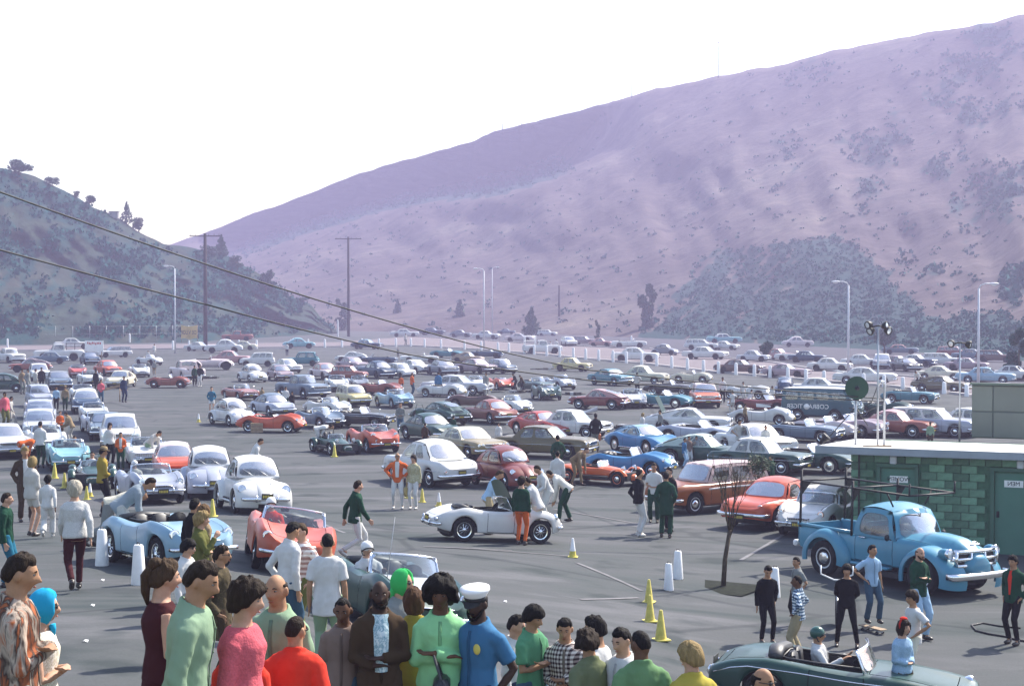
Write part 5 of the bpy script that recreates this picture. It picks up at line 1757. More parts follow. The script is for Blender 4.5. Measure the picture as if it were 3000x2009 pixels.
# kind; colour[/roof colour]; crop; left; right; lowest tyre; heading; label; group
TABLE = """
big_healey;turq;A;385;750;1225;-80;light blue open sports car with a white card behind its windscreen, by the yellow cones;q
roadster;white;A;205;560;1090;-84;white open sports car just behind the light blue one with the card;q
compact;silver;A;200;462;965;-82;silver small saloon third from the front of the outer queue;q
compact;lavender;A;208;455;872;-82;pale lilac saloon fourth from the front of the outer queue;q
roadster;pinkwhite;A;198;452;790;-80;pale open sports car fifth from the front of the outer queue;q
tiny_estate;lavender;A;215;440;690;-80;upright pale lilac small car at the tail of the outer queue;q
roadster;white;A;585;790;660;-78;white open car with rally lamps at the tail of the inner queue;q
rounded_coupe;navy/white;A;600;835;745;-76;navy coupe with a white roof in the inner queue;q
roadster;white;A;660;900;830;-74;white open sports car behind the navy and white coupe, inner queue;q
roadster;lavender;A;665;970;915;-72;pale lilac open car with a curved bar on its bonnet, inner queue;q
sport_coupe;slate;A;760;1015;965;-70;grey blue coupe with a broad windscreen in the inner queue;q
compact;white;A;850;1160;1060;-68;white hardtop behind the man in the white jumper;q
roadster_square;white;A;1055;1390;1200;-66;white open car a man in a pale jacket leans into;q
open_wheeler;dkgreen;A;585;955;1375;-93;dark green open-wheeled car with a driver in dark glasses aboard;q
roadster_low;lavender;A;940;1555;1500;-68;silver blue open sports car with a white helmeted driver, beside the humpback pair;q
rounded_coupe;salmon/pinkwhite;A;1300;1615;1300;-70;salmon pink coupe with a pale roof behind the first humpback car;q
humpback;lavender/white;A;1515;1985;1450;-64;pale grey humpback car standing behind the front humpback car;q
humpback;white;B;80;728;1578;-64;white humpback car with a black number plate at the head of the queue;q
roadster;paleblue;P;715;1805;705;-36;pale blue open car that two mechanics lean over;n
big_healey;salmon;Q;45;690;755;-74;salmon orange open sports car with a white framed windscreen and helmeted driver;n
roadster;dkgreen;Q;570;1765;1235;-52;dark green open car with a silvery bonnet and tall aerial;n
roadster_square;dkgreen;R;1715;3760;1960;-8;long dark green open sports car in the foreground with a helmeted driver at the wheel;n
round_truck;truck;S;340;1925;880;-42;sky blue round-winged pickup truck with a black pipe rack;n
roadster;white;Q;1388;2420;496;20;white open car with its dark-lined bonnet raised, people around it;n
brown_estate;rust/pink;Z;1888;2262;1507;-137;rust brown estate car with papers in its side windows behind the sapling;n
rounded_coupe;salmon;Z;2103;2435;1553;-134;orange red round coupe behind the bare sapling;n
roadster_low;white;Z;2266;2540;1577;-122;white rounded convertible with its top up beside the blue pickup;n
open_wheeler;orange;C;1405;1792;1355;-32;orange open-wheeled sports car between the white saloon group and the blue convertible;n
saloon;white;A;405;808;205;2;white saloon standing alone on the road in front of the scrubby hill;t
pickup;white;A;275;712;305;180;white pickup truck with a ladder rack among the far left parked cars;t
estate;white/grey;A;850;1050;275;-160;white estate car with an open dark rear beside the sign board;t
pickup;white;A;-60;215;320;-40;white pickup cut by the edge of the picture at the far left;t
small_fastback;redbrown/mauve;A;68;440;400;180;faded red fastback with a dark roof at the far left;t
saloon;slate;A;290;520;330;178;slate saloon partly hidden behind the faded red fastback;t
humpback;dkgreen;A;-190;185;570;178;dark green humpback car whose tail shows at the edge of the picture;t
compact;white;A;230;418;470;-75;white small car behind the group of four standing people;t
saloon;slate/grey;A;385;600;545;-70;blue grey saloon facing the camera behind the outer queue;t
roadster_square;white;A;640;858;512;-75;white open car with dark flanks beside the man in a dark coat;t
roadster;red;A;575;720;445;-60;red low sports car behind the row of white ones on the left;t
compact;salmon;A;780;1020;430;-60;salmon red saloon with pale pillars among the white cars;t
small_fastback;cream;A;882;1145;530;-105;cream coupe next to the wooden barricade;t
roadster_low;white;A;1070;1255;440;-60;white sports car beside the cream coupe;t
roadster;white;A;1120;1372;340;-45;white open car that two men stand behind near the lamp post;t
saloon;navy;A;690;810;335;-50;navy saloon glimpsed behind the salmon red saloon;t
roadster_low;redbrown;A;1225;1580;530;-12;faded red long-bonneted open car in front of the white van back;t
pickup;pinkwhite;A;1410;1715;470;98;pale pickup seen from the rear beside two men in dark jackets;t
saloon;white;A;1600;1725;222;-30;white car tail by the foot of the tall crossarm pole;t
round_saloon;white;B;-5;320;238;178;white round saloon just right of the tall crossarm pole;t
saloon;cream;B;195;430;212;172;cream saloon half hidden behind the white round saloon;t
pickup;redbrown;B;105;440;140;178;dull red pickup parked on the verge above the white saloons;t
rounded_coupe;turq;B;635;938;200;4;turquoise coupe behind the white kerb posts;t
saloon;navy/paleblue;B;1215;1497;205;-22;navy saloon with a pale roof near the second crossarm pole;t
vintage;pinkwhite;B;-170;252;382;2;pale pre-war roadster with bare wheels showing;t
old_saloon;pink;B;100;325;335;-15;faded pink old saloon behind the pre-war roadster;t
tiny_estate;white;B;290;588;352;176;white small estate with its tail to the right, near the turquoise one;t
box_mini;teal;B;675;962;348;172;teal boxy small car with a white spot on its door;t
humpback;white;B;262;532;482;-60;white humpback car facing the camera in the middle distance;t
small_fastback;mauve;B;515;745;470;-45;mauve fastback right beside the middle-distance white humpback car;t
compact;white;B;590;785;405;-32;white saloon in front of the teal boxy car;t
small_fastback;white;B;1100;1352;315;176;white coupe with its tail to the left of the navy convertible;t
open_us;navy;B;1278;1612;338;170;navy convertible with its windscreen up and a white door spot;t
saloon;mauve;B;1110;1355;385;-30;mauve saloon with a pale windscreen behind the brown estate;t
tiny_estate;redbrown;B;1088;1328;468;-20;reddish brown small estate beside the dark old car;t
compact;pinkwhite/pink;B;865;1140;460;-40;pinkish white small saloon behind the big slate pickup;t
pickup;slate;B;585;1052;622;-28;slate blue pickup with a white bumper in the middle of the lot;t
tiny_estate;white;B;1508;1765;452;-35;white rounded estate beside the dark old car;t
saloon;white;B;1600;1905;412;-25;white saloon behind the white rounded estate;t
open_us;white;B;1635;1948;322;4;white convertible side-on near the man on the kerb;t
old_saloon;navy;B;1320;1555;452;150;dark navy old car seen from the rear quarter;t
roadster;white;B;995;1205;560;-58;small white open car beside the big slate pickup;t
roadster;grey;B;1185;1370;545;-50;grey open car with a tall windscreen next to the red one;t
roadster_low;redbrown;B;1338;1580;592;-30;dull red open car behind the pale small saloon-van;t
tiny_estate;yellow/cream;B;1092;1392;690;-55;pale yellow tiny estate facing the camera;t
toothy_roadster;paleblue;B;1402;1760;700;-40;pale blue open sports car with a toothy grille;t
roadster_square;redbrown;B;142;447;635;-36;dull red open car above the white humpback with the pale blue coupe;t
humpback;white;B;58;402;850;-36;white humpback car beside the red racer;t
rounded_coupe;lavender/slate;B;398;735;770;-38;lilac coupe with a dark roof behind the red racer;t
sports_racer;salmon;B;322;790;905;-20;red low racer without a windscreen, a wooden box by its wheel;t
roadster_low;slate;B;735;1165;872;-26;dark slate open car right of the red racer;t
roadster_low;white/white;B;808;1245;770;-25;white convertible with its door held open;t
roadster_square;black;B;1090;1505;868;-25;black open car with a luggage rack on its tail;t
open_wheeler;dkgreen;B;866;1314;1092;-38;dark green open-wheeled car with a man bending over it;t
toothy_roadster;salmon;B;1162;1645;1072;-50;salmon red open sports car with a toothy grille;t
sharp_coupe;dkgreen;C;-10;530;842;152;dark green sharp-edged coupe with its door open, tail to the camera;t
rounded_coupe;dkgreen;C;-5;348;985;-32;dark green round coupe behind the white round saloon;t
round_saloon;white;C;-225;588;1358;150;pearl white round saloon seen from the rear with a white plate;t
humpback;maroon;C;540;1095;1378;-32;maroon humpback car with a folding sunroof;t
coupe;gold/cream;C;200;785;1132;-30;gold coupe with a pale roof behind the maroon humpback car;t
saloon;olive;C;785;1480;1125;-22;olive brown saloon with a wide chrome front;t
sharp_coupe;red;C;815;1415;945;-25;red sharp-edged coupe behind the olive brown saloon;t
compact;white;C;1185;1535;955;-30;white saloon beside the red sharp-edged coupe;t
rounded_coupe;redbrown;C;460;905;832;150;brick red coupe with its tail to the camera;t
roadster;brown;C;395;650;702;178;brown open car with a roll bar behind the brick red coupe;t
roadster;white;C;640;1045;758;-42;white open sports car with an upright windscreen behind the brick red coupe;t
sports_racer;dkgreen;C;1005;1275;632;-50;dark green racer with white bonnet stripes;t
roadster_low;silver;C;1105;1402;545;-35;silver long-bonneted open car behind the dark green racer;t
roadster_square;dkgreen;C;905;1215;565;-30;dark green open car between the silver and the striped one;t
sports_racer;salmon;C;650;865;545;-40;coral red low sports car beside the crouching crew;t
roadster;white;C;460;625;548;-40;white open car behind the silver American saloon;t
long_saloon;silver;C;85;705;592;-20;silver American saloon with a low white car in front;t
sports_racer;white;C;118;425;608;-25;white low racer a man in white trousers stands beside;t
saloon;grey;C;145;415;425;-40;grey saloon with a wide bright bumper behind the blue-shirted man;t
saloon;mauve;C;378;745;412;-25;mauve saloon with a long bonnet next to the small blue grey estate;t
tiny_estate;slate/lavender;C;650;902;412;-45;small blue grey estate near the dark engine parts;t
sharp_convertible;teal/white;C;162;472;278;-25;teal and white convertible nearest the service truck;t
open_us;navy/white;C;498;795;282;-14;navy convertible with a bright white bonnet near the kerb;t
small_fastback;tan;C;365;605;322;-20;tan fastback behind the mauve saloon;t
compact;yellow;C;1222;1498;392;-20;mustard yellow car alone near the kerb;t
coupe;teal;C;1482;1895;512;-22;dark teal coupe with a vinyl look roof;t
round_saloon;cream;D;378;675;500;-22;cream saloon behind the dark teal coupe;t
small_fastback;maroon/pink;C;1392;1778;712;160;maroon fastback coupe seen from the rear with a broad back window;t
roadster;silver;D;300;560;698;-56;silver open car nose to the camera beside the maroon fastback;t
sharp_coupe;blue/paleblue;D;212;872;1092;-24;bright blue sharp-edged coupe with a pale bonnet;t
sharp_convertible;lavender/black;D;695;1275;1012;-24;silver lilac sharp-edged convertible with a folded black top;t
sport_coupe;white;D;695;1112;912;-8;white fastback with its dark bonnet open at the back;t
roadster_low;blue;D;28;795;1282;-20;mid blue open car with headlamp-less smooth nose behind the orange racer;t
small_fastback;dkgreen/palegreen;D;685;1335;1192;-20;dark green fastback with a pale roof behind the standing trio;t
sharp_convertible;teal/white;D;486;890;702;-24;teal sharp-edged convertible beside the orange and white boxy saloon;t
compact;orange/pinkwhite;D;915;1168;692;-84;orange and white boxy saloon facing straight at the camera;t
cove_convertible;maroon;D;1305;1765;748;-25;maroon two-seater with pale side coves and crew behind it;t
roadster_square;black;D;575;915;592;-18;black open car with its hood half up;t
roadster_low;cream;D;752;1108;490;-14;cream convertible with a humped tail near the kerb;t
saloon;white;D;1175;1765;1112;-28;white boxy saloon behind the sapling's twigs;t
sports_racer;white;D;1262;1765;845;-12;long white low racer with its tail open;t
compact;dkgreen/white;D;1250;1765;1262;-25;green and white saloon behind the leafy small tree;t
sharp_convertible;dkgreen/white;E;-170;525;1252;-20;dark green sharp-edged convertible by the corner of the block building;t
roadster_square;slate;E;-5;335;990;-25;slate green open car behind the dark green sharp-edged convertible;t
van;slateteal;E;76;515;812;-14;teal van with white lettering and a white roof;t
saloon;white;E;75;505;605;-10;white saloon roof just behind the lettered van;t
humpback;navy;D;1650;1770;615;60;navy humpback car seen from the rear beside the lettered van;t
sports_racer;white;D;1275;1505;625;-20;white racing car with big black tyres that mechanics crowd round;t
long_saloon;brown;D;1112;1552;412;-20;dark brown saloon behind the kerb posts;r
coupe;mauve;D;1550;1885;447;-18;mauve brown coupe behind the kerb posts, right of the dark brown saloon;r
saloon;white;D;255;668;312;-8;white round-nosed saloon on the road by the kerb posts;r
long_saloon;white/white;D;845;1245;292;-20;white fifties saloon in the front row beyond the road;r
estate;white;D;865;1165;212;-10;white estate behind the fifties saloon beyond the road;r
humpback;grey;D;578;842;256;-25;dark grey humpback car beyond the road;r
finned;turq/white;D;1045;1360;156;4;turquoise finned saloon with a white roof at the foot of the thicket;r
old_saloon;pinkwhite;D;1682;1952;187;2;pale fifties saloon alone at the foot of the thicket;r
compact;silver;D;1338;1562;312;-20;silver saloon beside the dark bush in the far lot;r
saloon;white;D;1140;1275;212;-20;white car peeping out behind the far white estate;r
compact;pink;D;1610;1705;295;-30;pinkish car right of the dark bush in the far lot;r
open_us;white;D;1675;1885;305;-10;white open car in the far row past the dark bush;r
saloon;navy;D;1780;2010;318;-12;navy saloon in the far row behind a white one;r
saloon;white;E;216;536;392;-12;white saloon in front of the nearer tall street lamp;r
finned;white;E;395;938;502;-4;white finned saloon behind the horn loudspeaker dish;r
saloon;white;I;305;565;1130;-10;white saloon behind the four-lamp pole;r
estate;grey/white;I;556;725;1150;-60;grey estate with its nose to the camera right of the four-lamp pole;r
compact;mauve;I;700;905;1150;-25;mauve compact in the far row beside dark cars;r
saloon;black;I;775;1005;1178;-35;black car with chrome beside the pale yellow coupe;r
saloon;navy/white;I;900;1085;1130;-20;navy car with a white roof in the far row above the pale yellow coupe;r
coupe;cream;I;988;1495;1272;-14;pale yellow coupe behind the man with his head in a bonnet;r
sport_coupe;olive;I;1055;1448;1398;-24;dark olive fastback close behind the last kerb posts;r
estate;white;I;1128;1402;1120;-14;white estate with dark glass in the far row by the two-lamp pole;r
saloon;mauve;I;1378;1628;1172;-10;pale mauve saloon with dark side glass behind the two-lamp pole;r
long_saloon;paleblue;I;1448;1945;1302;-4;light blue saloon behind the right-hand tall street lamp;r
saloon;white;I;1895;2080;1275;-15;white saloon cut by the edge of the picture beyond the road;r
finned;slate/pink;I;688;962;1002;-2;slate car with a pale pink roof in the shade below the thicket;r
estate;maroon/pink;I;1278;1488;1032;-8;maroon estate under the two-lamp pole below the thicket;r
long_saloon;slate;I;1458;1668;1062;-8;slate saloon below the thicket beside a street lamp;r
estate;brown;I;1668;1925;1082;-12;brown estate in the shade near the dark edge tree;r
roadster_square;teal/navy;E;836;1252;662;-18;dark teal hardtop sports car in front of the kerb posts;t
roadster_low;dkgreen;E;645;1005;782;-14;dark green open car with a bright windscreen behind the roof poles;t
estate;lavender/white;E;930;1560;945;-20;lilac estate car with a white roof behind the building;t
rounded_coupe;redbrown/pink;E;660;1190;948;-24;russet coupe with a pale pink windscreen right behind the building;t
cove_convertible;mauve;E;205;775;955;-24;dusky pink two-seater with quad lamps behind the building;t
roadster_low;pinkwhite;E;165;488;962;-24;pale pink open car nose behind the building's lower roof;t
saloon;white;E;1470;1700;935;-30;white saloon half hidden by the rooftop panel box;t
roadster;dkgreen;E;465;650;792;-60;dark green open car with a white windscreen seen under the dish;t
saloon;white;K;1115;1312;972;-8;white car on the track at the foot of the scrubby hill;r
saloon;white;K;1545;1765;1040;-4;white saloon right of the second crossarm pole;r
long_saloon;white;K;1718;1945;1062;-10;white saloon second right of the second crossarm pole;r
estate;white;K;1978;2155;1035;-12;white estate behind the first row beyond the road;r
finned;white;K;1848;2165;1130;-2;long white finned car driving on the road;r
long_saloon;navy;G;45;395;772;-14;long navy saloon beyond the road, left of the twin lamps;r
small_fastback;grey;G;385;615;792;-16;grey fastback beyond the road, next to the long navy saloon;r
saloon;white;G;605;905;812;-18;white saloon at the foot of the nearer twin lamp;r
coupe;pinkwhite;G;895;1245;838;-8;pinkish white coupe between the twin lamps and the service truck;r
saloon;slate;G;875;1025;762;-10;slate car half hidden behind the pinkish white coupe;r
estate;white;G;1268;1435;780;-15;white estate behind the service truck;r
estate;white;G;1478;1642;880;-68;white estate facing the camera at the foot of the bare pole;r
estate;mauve;G;1628;1795;862;-20;mauve estate right of the bare pole;r
compact;pink;G;1778;1965;882;-15;pink car behind the thin young tree;r
open_us;white;G;1958;2345;898;2;white convertible side-on beyond the road;r
pickup;white;G;1100;1500;955;8;white service truck with an upright frame that people stand round;r
long_saloon;silver;L;0;60;1540;-80;silver car whose flank fills the edge of the picture by the man in brown;t
"""
GROUPS = dict(q="cars queueing for the start", n="cars near the spectators", t="cars parked on the near lot", r="cars along the road and in the far lot")
ROOTS = {}
for ln in TABLE.strip().split("\n"):
 kind, col, crop, xl, xr, yb, yaw, label, grp = ln.split(";")
 cs = col.split("/")
 x0, y0 = at_crop(crop, float(xl), float(yb))
 x1, _ = at_crop(crop, float(xr), float(yb))
 kw = {}
 if len(cs) > 1:
  kw['roof'] = C[cs[1]]
 if kind == 'van':
  kw['rim'] = C['white']
 if label.startswith('pale blue open car that'):
  kw['skip'] = ('windscreen', 'windscreen_frame')
 ROOTS[label] = place_car(kind, C[cs[0]], x0, x1, y0, float(yaw), label, GROUPS[grp], **kw)

def root_of(start):
 for k, o in ROOTS.items():
  if k.startswith(start):
   return o
 raise KeyError(start)

def add_part(root, name, mb, mats, color=None, smooth=True):
 o = new_obj(name, mb.mesh(name, mats, smooth), root)
 if color:
  o.color = color
 return o

# things only some cars have
def text_mesh(s, size, mat, name, depth=.004):
 cu = bpy.data.curves.new(name, 'FONT')
 cu.body = s
 cu.size = size
 cu.extrude = depth
 cu.align_x = 'CENTER'
 cu.align_y = 'CENTER'
 o = bpy.data.objects.new(name, cu)
 COL.objects.link(o)
 dg = bpy.context.evaluated_depsgraph_get()
 me = bpy.data.meshes.new_from_object(o.evaluated_get(dg))
 bpy.data.objects.remove(o)
 me.materials.clear()
 me.materials.append(mat)
 return me

van = root_of("teal van")
def van_text(s, x, z, size, y=-.905):
 me = text_mesh(s, size, M['white'], "lettering")
 o = new_obj("lettering", me, van)
 # reads mirrored, as everything does in the photograph
 o.matrix_parent_inverse = Matrix.Identity(4)
 o.rotation_euler = (R(90), 0, 0)
 o.scale = (-1, 1, 1)
 o.location = (x, y, z)
van_text("TIGER", -1.32, .86, .36)
van_text("COBRA", .12, .86, .36)
m = MB()
m.lathe([(.17, 0), (.17, .012), (.001, .014)], 24, 'y')
add_part(van, "round_emblem", m, [M['white']]).location = (-.60, -.905, .86)
o = van.children[-1]
o.scale = (1, -1, 1)

# the raised bonnet of the white car, dark inside
wc = root_of("white open car with its dark-lined")
m = MB()
def hoodP(u, v):
 a = (2 * u - 1)
 return (.44 - .34 * v, a * (.62 - .14 * v ** 2), .84 + .66 * v + .09 * (1 - a * a) * v)
m.grid(hoodP, 13, 9)
n0 = len(m.v)
bo = add_part(wc, "raised_bonnet", m, [M['paint']], (.02, .075, .04, 1))
m = MB()
m.grid(lambda u, v: (lambda p: (p[0] - .03, p[1] * 1.015, p[2] + .01))(hoodP(u, v)), 13, 9)
add_part(wc, "bonnet_skin", m, [M['paint']], (.02, .075, .04, 1))
for ch in wc.children:
 if ch.name.split('.')[0] == 'bonnet':
  bpy.data.objects.remove(ch)
  break
# the open bonnet of the white fastback in the distance
wf = root_of("white fastback with its dark bonnet")
m = MB()
m.grid(lambda u, v: (-1.25 - .45 * v, (2 * u - 1) * .68, .92 + .98 * v), 7, 4)
m.grid(lambda u, v: (-1.28 - .45 * v, (2 * u - 1) * .68, .93 + .98 * v), 7, 4)
add_part(wf, "raised_lid", m, [M['paint']], (.012, .06, .04, 1))
# soft top on the white convertible, and open doors
wt = root_of("white rounded convertible with its top up")
fr, panes = greenhouse(dict(xa0=.40, xa1=.12, xc0=-.95, xc1=-.52, za=.80, zc=.80, zt=1.20, wb=.58, wt=.46, bow=.10, bowr=.08, crown=.06, edge=.04, bul=.03, side=[(0, .46, .92, 1)], rwin=(.2, .8, .3, .8), sv=(.08, .86)))
add_part(wt, "soft_top", fr, [M['cloth']], (.62, .60, .56, 1))
for nm, mb in panes[:3]:
 add_part(wt, nm, mb, [M['glass']])
for start, s in (("white convertible with its door", -1), ("dark green sharp-edged coupe", 1)):
 r = root_of(start)
 m = MB()
 x0 = .45
 m.grid(lambda u, v: (x0 - .35 * u, s * (.84 + .75 * u), .32 + .48 * v), 5, 3)
 m.grid(lambda u, v: (x0 - .35 * u - .05, s * (.84 + .75 * u), .32 + .48 * v), 5, 3)
 m.tube([(x0, s * .84, .82), (x0 - .1, s * 1.0, 1.12), (x0 - .33, s * 1.5, 1.12), (x0 - .35, s * 1.58, .82)], .016, 5)
 add_part(r, "open_door", m, [M['paint']], C['white'] if s < 0 else C['dkgreen'])
# aerial, white card, papers, bonnet stripes
g_ = root_of("dark green open car with a silvery")
m = MB()
m.tube([(.98, -.52, .80), (.96, -.52, 1.75)], [.007, .003], 5)
add_part(g_, "antenna", m, [M['steel']])
for ch in g_.children:
 if ch.name.split('.')[0] == 'bonnet':
  ch.color = (.42, .45, .47, 1)
cd = root_of("light blue open sports car with a white card")
m = MB()
m.box((.05, -.30, 1.0), (.02, .30, .26), 0)
m.box((.062, -.30, 1.02), (.006, .12, .14), 1)
add_part(cd, "race_card", m, [M['white'], M['slate_'] if 'slate_' in M else M['dark']], None, False)
es = root_of("rust brown estate")
for x, y in ((.32, -.74), (-.62, -.74)):
 m = MB()
 m.box((x, y + .10, 1.20), (.28, .012, .30), bev=.004)
 add_part(es, "window_paper", m, [M['white']], None, False)
for ch in es.children:                                             # pale pillars
 if ch.name.split('.')[0] == 'cabin':
  ch.color = (.55, .40, .37, 1)
mh = root_of("maroon humpback")
m = MB()
m.box((-.30, 0, 1.485), (.62, .62, .03), bev=.012, rot=Matrix.Rotation(.10, 3, 'Y'))
add_part(mh, "folding_sunroof", m, [M['cloth']], (.25, .10, .08, 1))
ds = root_of("dark green racer with white")
for y in (-.14, .14):
 m = MB()
 m.grid(lambda u, v: (.35 + 1.3 * u, y + .10 * (v - .5), .80 - .10 * u ** 2), 8, 2)
 add_part(ds, "bonnet_stripe", m, [M['white']])
ml = root_of("maroon two-seater")
for s in (1, -1):
 m = MB()
 m.grid(lambda u, v: (-.1 + 1.0 * u, s * (.915 + .012 * u), .42 + (.22 - .10 * u) * v), 8, 3)
 add_part(ml, "side_cove", m, [M['white']])
st = root_of("white service truck")
m = MB()
for x, y in ((-.9, .6), (-.9, -.6), (-2.2, .6), (-2.2, -.6)):
 m.tube([(x, y, .7), (x, y, 2.2)], .05, 6)
for z in (2.2, 1.6):
 m.tube([(-.9, .6, z), (-2.2, .6, z), (-2.2, -.6, z), (-.9, -.6, z), (-.9, .6, z)], .04, 6)
add_part(st, "frame_rack", m, [M['white']])
wp = root_of("white pickup truck with a ladder")
m = MB()
for x in (-.7, -1.5, -2.3):
 m.tube([(x, .6, 1.0), (x, .6, 1.75), (x, -.6, 1.75), (x, -.6, 1.0)], .03, 6)
m.tube([(-.6, .6, 1.72), (-2.4, .6, 1.72)], .025, 5)
m.tube([(-.6, -.6, 1.72), (-2.4, -.6, 1.72)], .025, 5)
add_part(wp, "ladder_rack", m, [M['iron']])
lr = root_of("black open car with a luggage")
m = MB()
for k in range(5):
 m.tube([(-1.75 + k * .12, -.42, .90), (-1.75 + k * .12, .42, .90)], .012, 5)
m.tube([(-1.75, -.42, .88), (-1.27, -.42, .88), (-1.27, .42, .88), (-1.75, .42, .88), (-1.75, -.42, .88)], .015, 5)
add_part(lr, "luggage_rack", m, [M['chrome']])
rl = root_of("brown open car with a roll")
m = MB()
m.tube([(-.75, .45, .78), (-.75, .42, 1.25), (-.75, -.42, 1.25), (-.75, -.45, .78)], .028, 6)
add_part(rl, "roll_bar", m, [M['iron']])
# ------------------------------------------------------------------ the block building
M['block'] = object_color_mat("concrete_block", .95, .35, 9, bump=.4, bscale=40, spec=.2)
M['roofing'] = flat_mat("white_roofing", (.70, .69, .66, 1), .85, 0, .06, 1.5, .15)
M['fascia'] = flat_mat("grey_fascia", (.26, .29, .32, 1), .6, 0, .1, 2)
M['panelg'] = object_color_mat("green_grey_panel", .7, .18, 1.2, bump=.05)
O3 = Vector((7.9, 42.6, 0))
E3, B3 = Vector((.917, -.399, 0)), Vector((.399, .917, 0))
build = empty("restroom_building", O3, math.atan2(E3.y, E3.x))
tag(build, "low concrete block building with a white flat roof and two signed doors", "building")
def bpart(name, mb, mats, parent=build, color=None, smooth=False):
 o = new_obj(name, mb.mesh(name, mats, smooth), parent)
 if color:
  o.color = color
 return o
# local axes: x along the front, y backwards, z up; the wall face lies at y = .35, from x = .85
WX, WY, WL, WH = .85, .40, 8.6, 2.42
m = MB()
m.box((WX + .02 + WL / 2, WY + .10, WH / 2), (WL - .04, .14, WH))
m.box((WX + .11, WY + 2.4, WH / 2), (.18, 4.4, WH))
m.box((WX + WL - .11, WY + 2.4, WH / 2), (.18, 4.4, WH))
m.box((WX + WL / 2, WY + 4.6, WH / 2), (WL, .18, WH))
wall = bpart("wall", m, [M['block']], build, (.075, .175, .105, 1))
bm1 = MB()
bm1.box((0, 0, 0), (.388, .10, .19), bev=.012)
blk = bm1.mesh("block", [M['block']], False)
bm2 = MB()
bm2.box((0, 0, 0), (.188, .10, .19), bev=.012)
blk2 = bm2.mesh("block", [M['block']], False)
DOORS = [(.75, 1.66), (3.60, 4.52)]
for r in range(12):
 z = .1 + r * .2
 x = 0.0
 k = 0
 while x < 5.35:
  wdt = .4 if not (k == 0 and r % 2) else .2
  x0, x1 = x, x + wdt
  if not any(x1 > a - .08 and x0 < b + .08 for a, b in DOORS) or z > 2.12:
   o = new_obj("block", blk if wdt > .3 else blk2, wall, (WX + (x0 + x1) / 2, WY + .012 + rnd.uniform(-.004, .004), z))
   t = rnd.choice((.9, 1.0, 1.1)) if (k + r) % 2 else rnd.choice((.55, .64, .72))
   o.color = (.17 * t, .32 * t, .21 * t, 1)
  x = x1
  k += 1
# doors with mirrored signs, as in the photograph
for (a, b), txt in zip(DOORS, ("WOMEN", "MEN")):
 m = MB()
 m.box((WX + (a + b) / 2, WY + .05, 1.02), (b - a - .06, .05, 2.04))
 d = bpart("door", m, [M['panelg']], build, (.07, .19, .135, 1))
 m = MB()
 for xx in (a - .03, b + .03):
  m.box((WX + xx, WY + .0, 1.06), (.09, .17, 2.12))
 m.box((WX + (a + b) / 2, WY + .0, 2.12 + .02), (b - a + .15, .17, .09))
 bpart("door_frame", m, [M['panelg']], d, (.05, .13, .085, 1))
 m = MB()
 m.box((WX + a + .48, WY + .018, 1.78), (.46, .012, .17), 0)
 sg = text_mesh(txt, .15, M['dark'], "sign_text", .003)
 vs = [(-v.co.x + WX + a + .48, WY + .008 + v.co.z * -1, v.co.y + 1.78) for v in sg.vertices]
 m.add(vs, [tuple(p.vertices) for p in sg.polygons], 1)
 bpart("sign", m, [M['white'], M['dark']], d)
 m = MB()
 m.blob((WX + a + .10, WY + .0, 1.0), (.035, .035, .035), 8, 6)
 m.box((WX + a + .10, WY + .02, 1.0), (.07, .02, .16))
 bpart("handle", m, [M['dark']], d)
# roof slab falling a little to the back
m = MB()
RL, RD_ = 9.8, 5.3
z0, z1, zb_ = 2.425, 2.60, 2.40
m.add([(0, 0, z1), (RL, 0, z1), (RL, RD_, zb_), (0, RD_, zb_)], [(0, 1, 2, 3)])
bpart("roof", m, [M['roofing']])
m = MB()
m.box((RL / 2, -.02, (z0 + z1) / 2), (RL, .04, z1 - z0 + .02))
m.box((RL / 2, -.035, z0 + .03), (RL, .03, .05))
m.add([(-.01, 0, z0), (-.01, RD_, zb_ - .17), (-.01, RD_, zb_ + .01), (-.01, 0, z1 + .01)], [(0, 1, 2, 3)])
m.add([(0, .01, z0), (RL, .01, z0), (RL, RD_, zb_ - .18), (0, RD_, zb_ - .18)], [(3, 2, 1, 0)])
bpart("fascia", m, [M['fascia']])
for x in (1.95, 5.1):
 m = MB()
 m.box((x, WY - .06, 2.28), (.17, .12, .20), bev=.02)
 bpart("wall_lamp", m, [M['lampgrey']])
m = MB()
m.tube([(WX + .22, WY - .07, 0), (WX + .22, WY - .07, 2.42)], .022, 7)
bpart("drain_pipe", m, [M['iron']])
m = MB()
m.box((5.75, 1.1, 2.575), (.30, .30, .10))
bpart("roof_vent", m, [M['iron']])
m = MB()
m.box((1.45, .80, 2.585), (.75, .07, .05), rot=Matrix.Rotation(.5, 3, 'Z'))
bpart("roof_batten", m, [M['wood']])

def roof_z(p):
 q = (p - O3).dot(B3)
 return z1 + (zb_ - z1) * max(0, min(1, q / RD_))
def roof_pt(px, d):
 p = Vector(((px - 1500) / FOC * d, d, 0))
 p.z = roof_z(p)
 return p
def zat(py, d):
 return CAM_H - (py - 900) / FOC * d

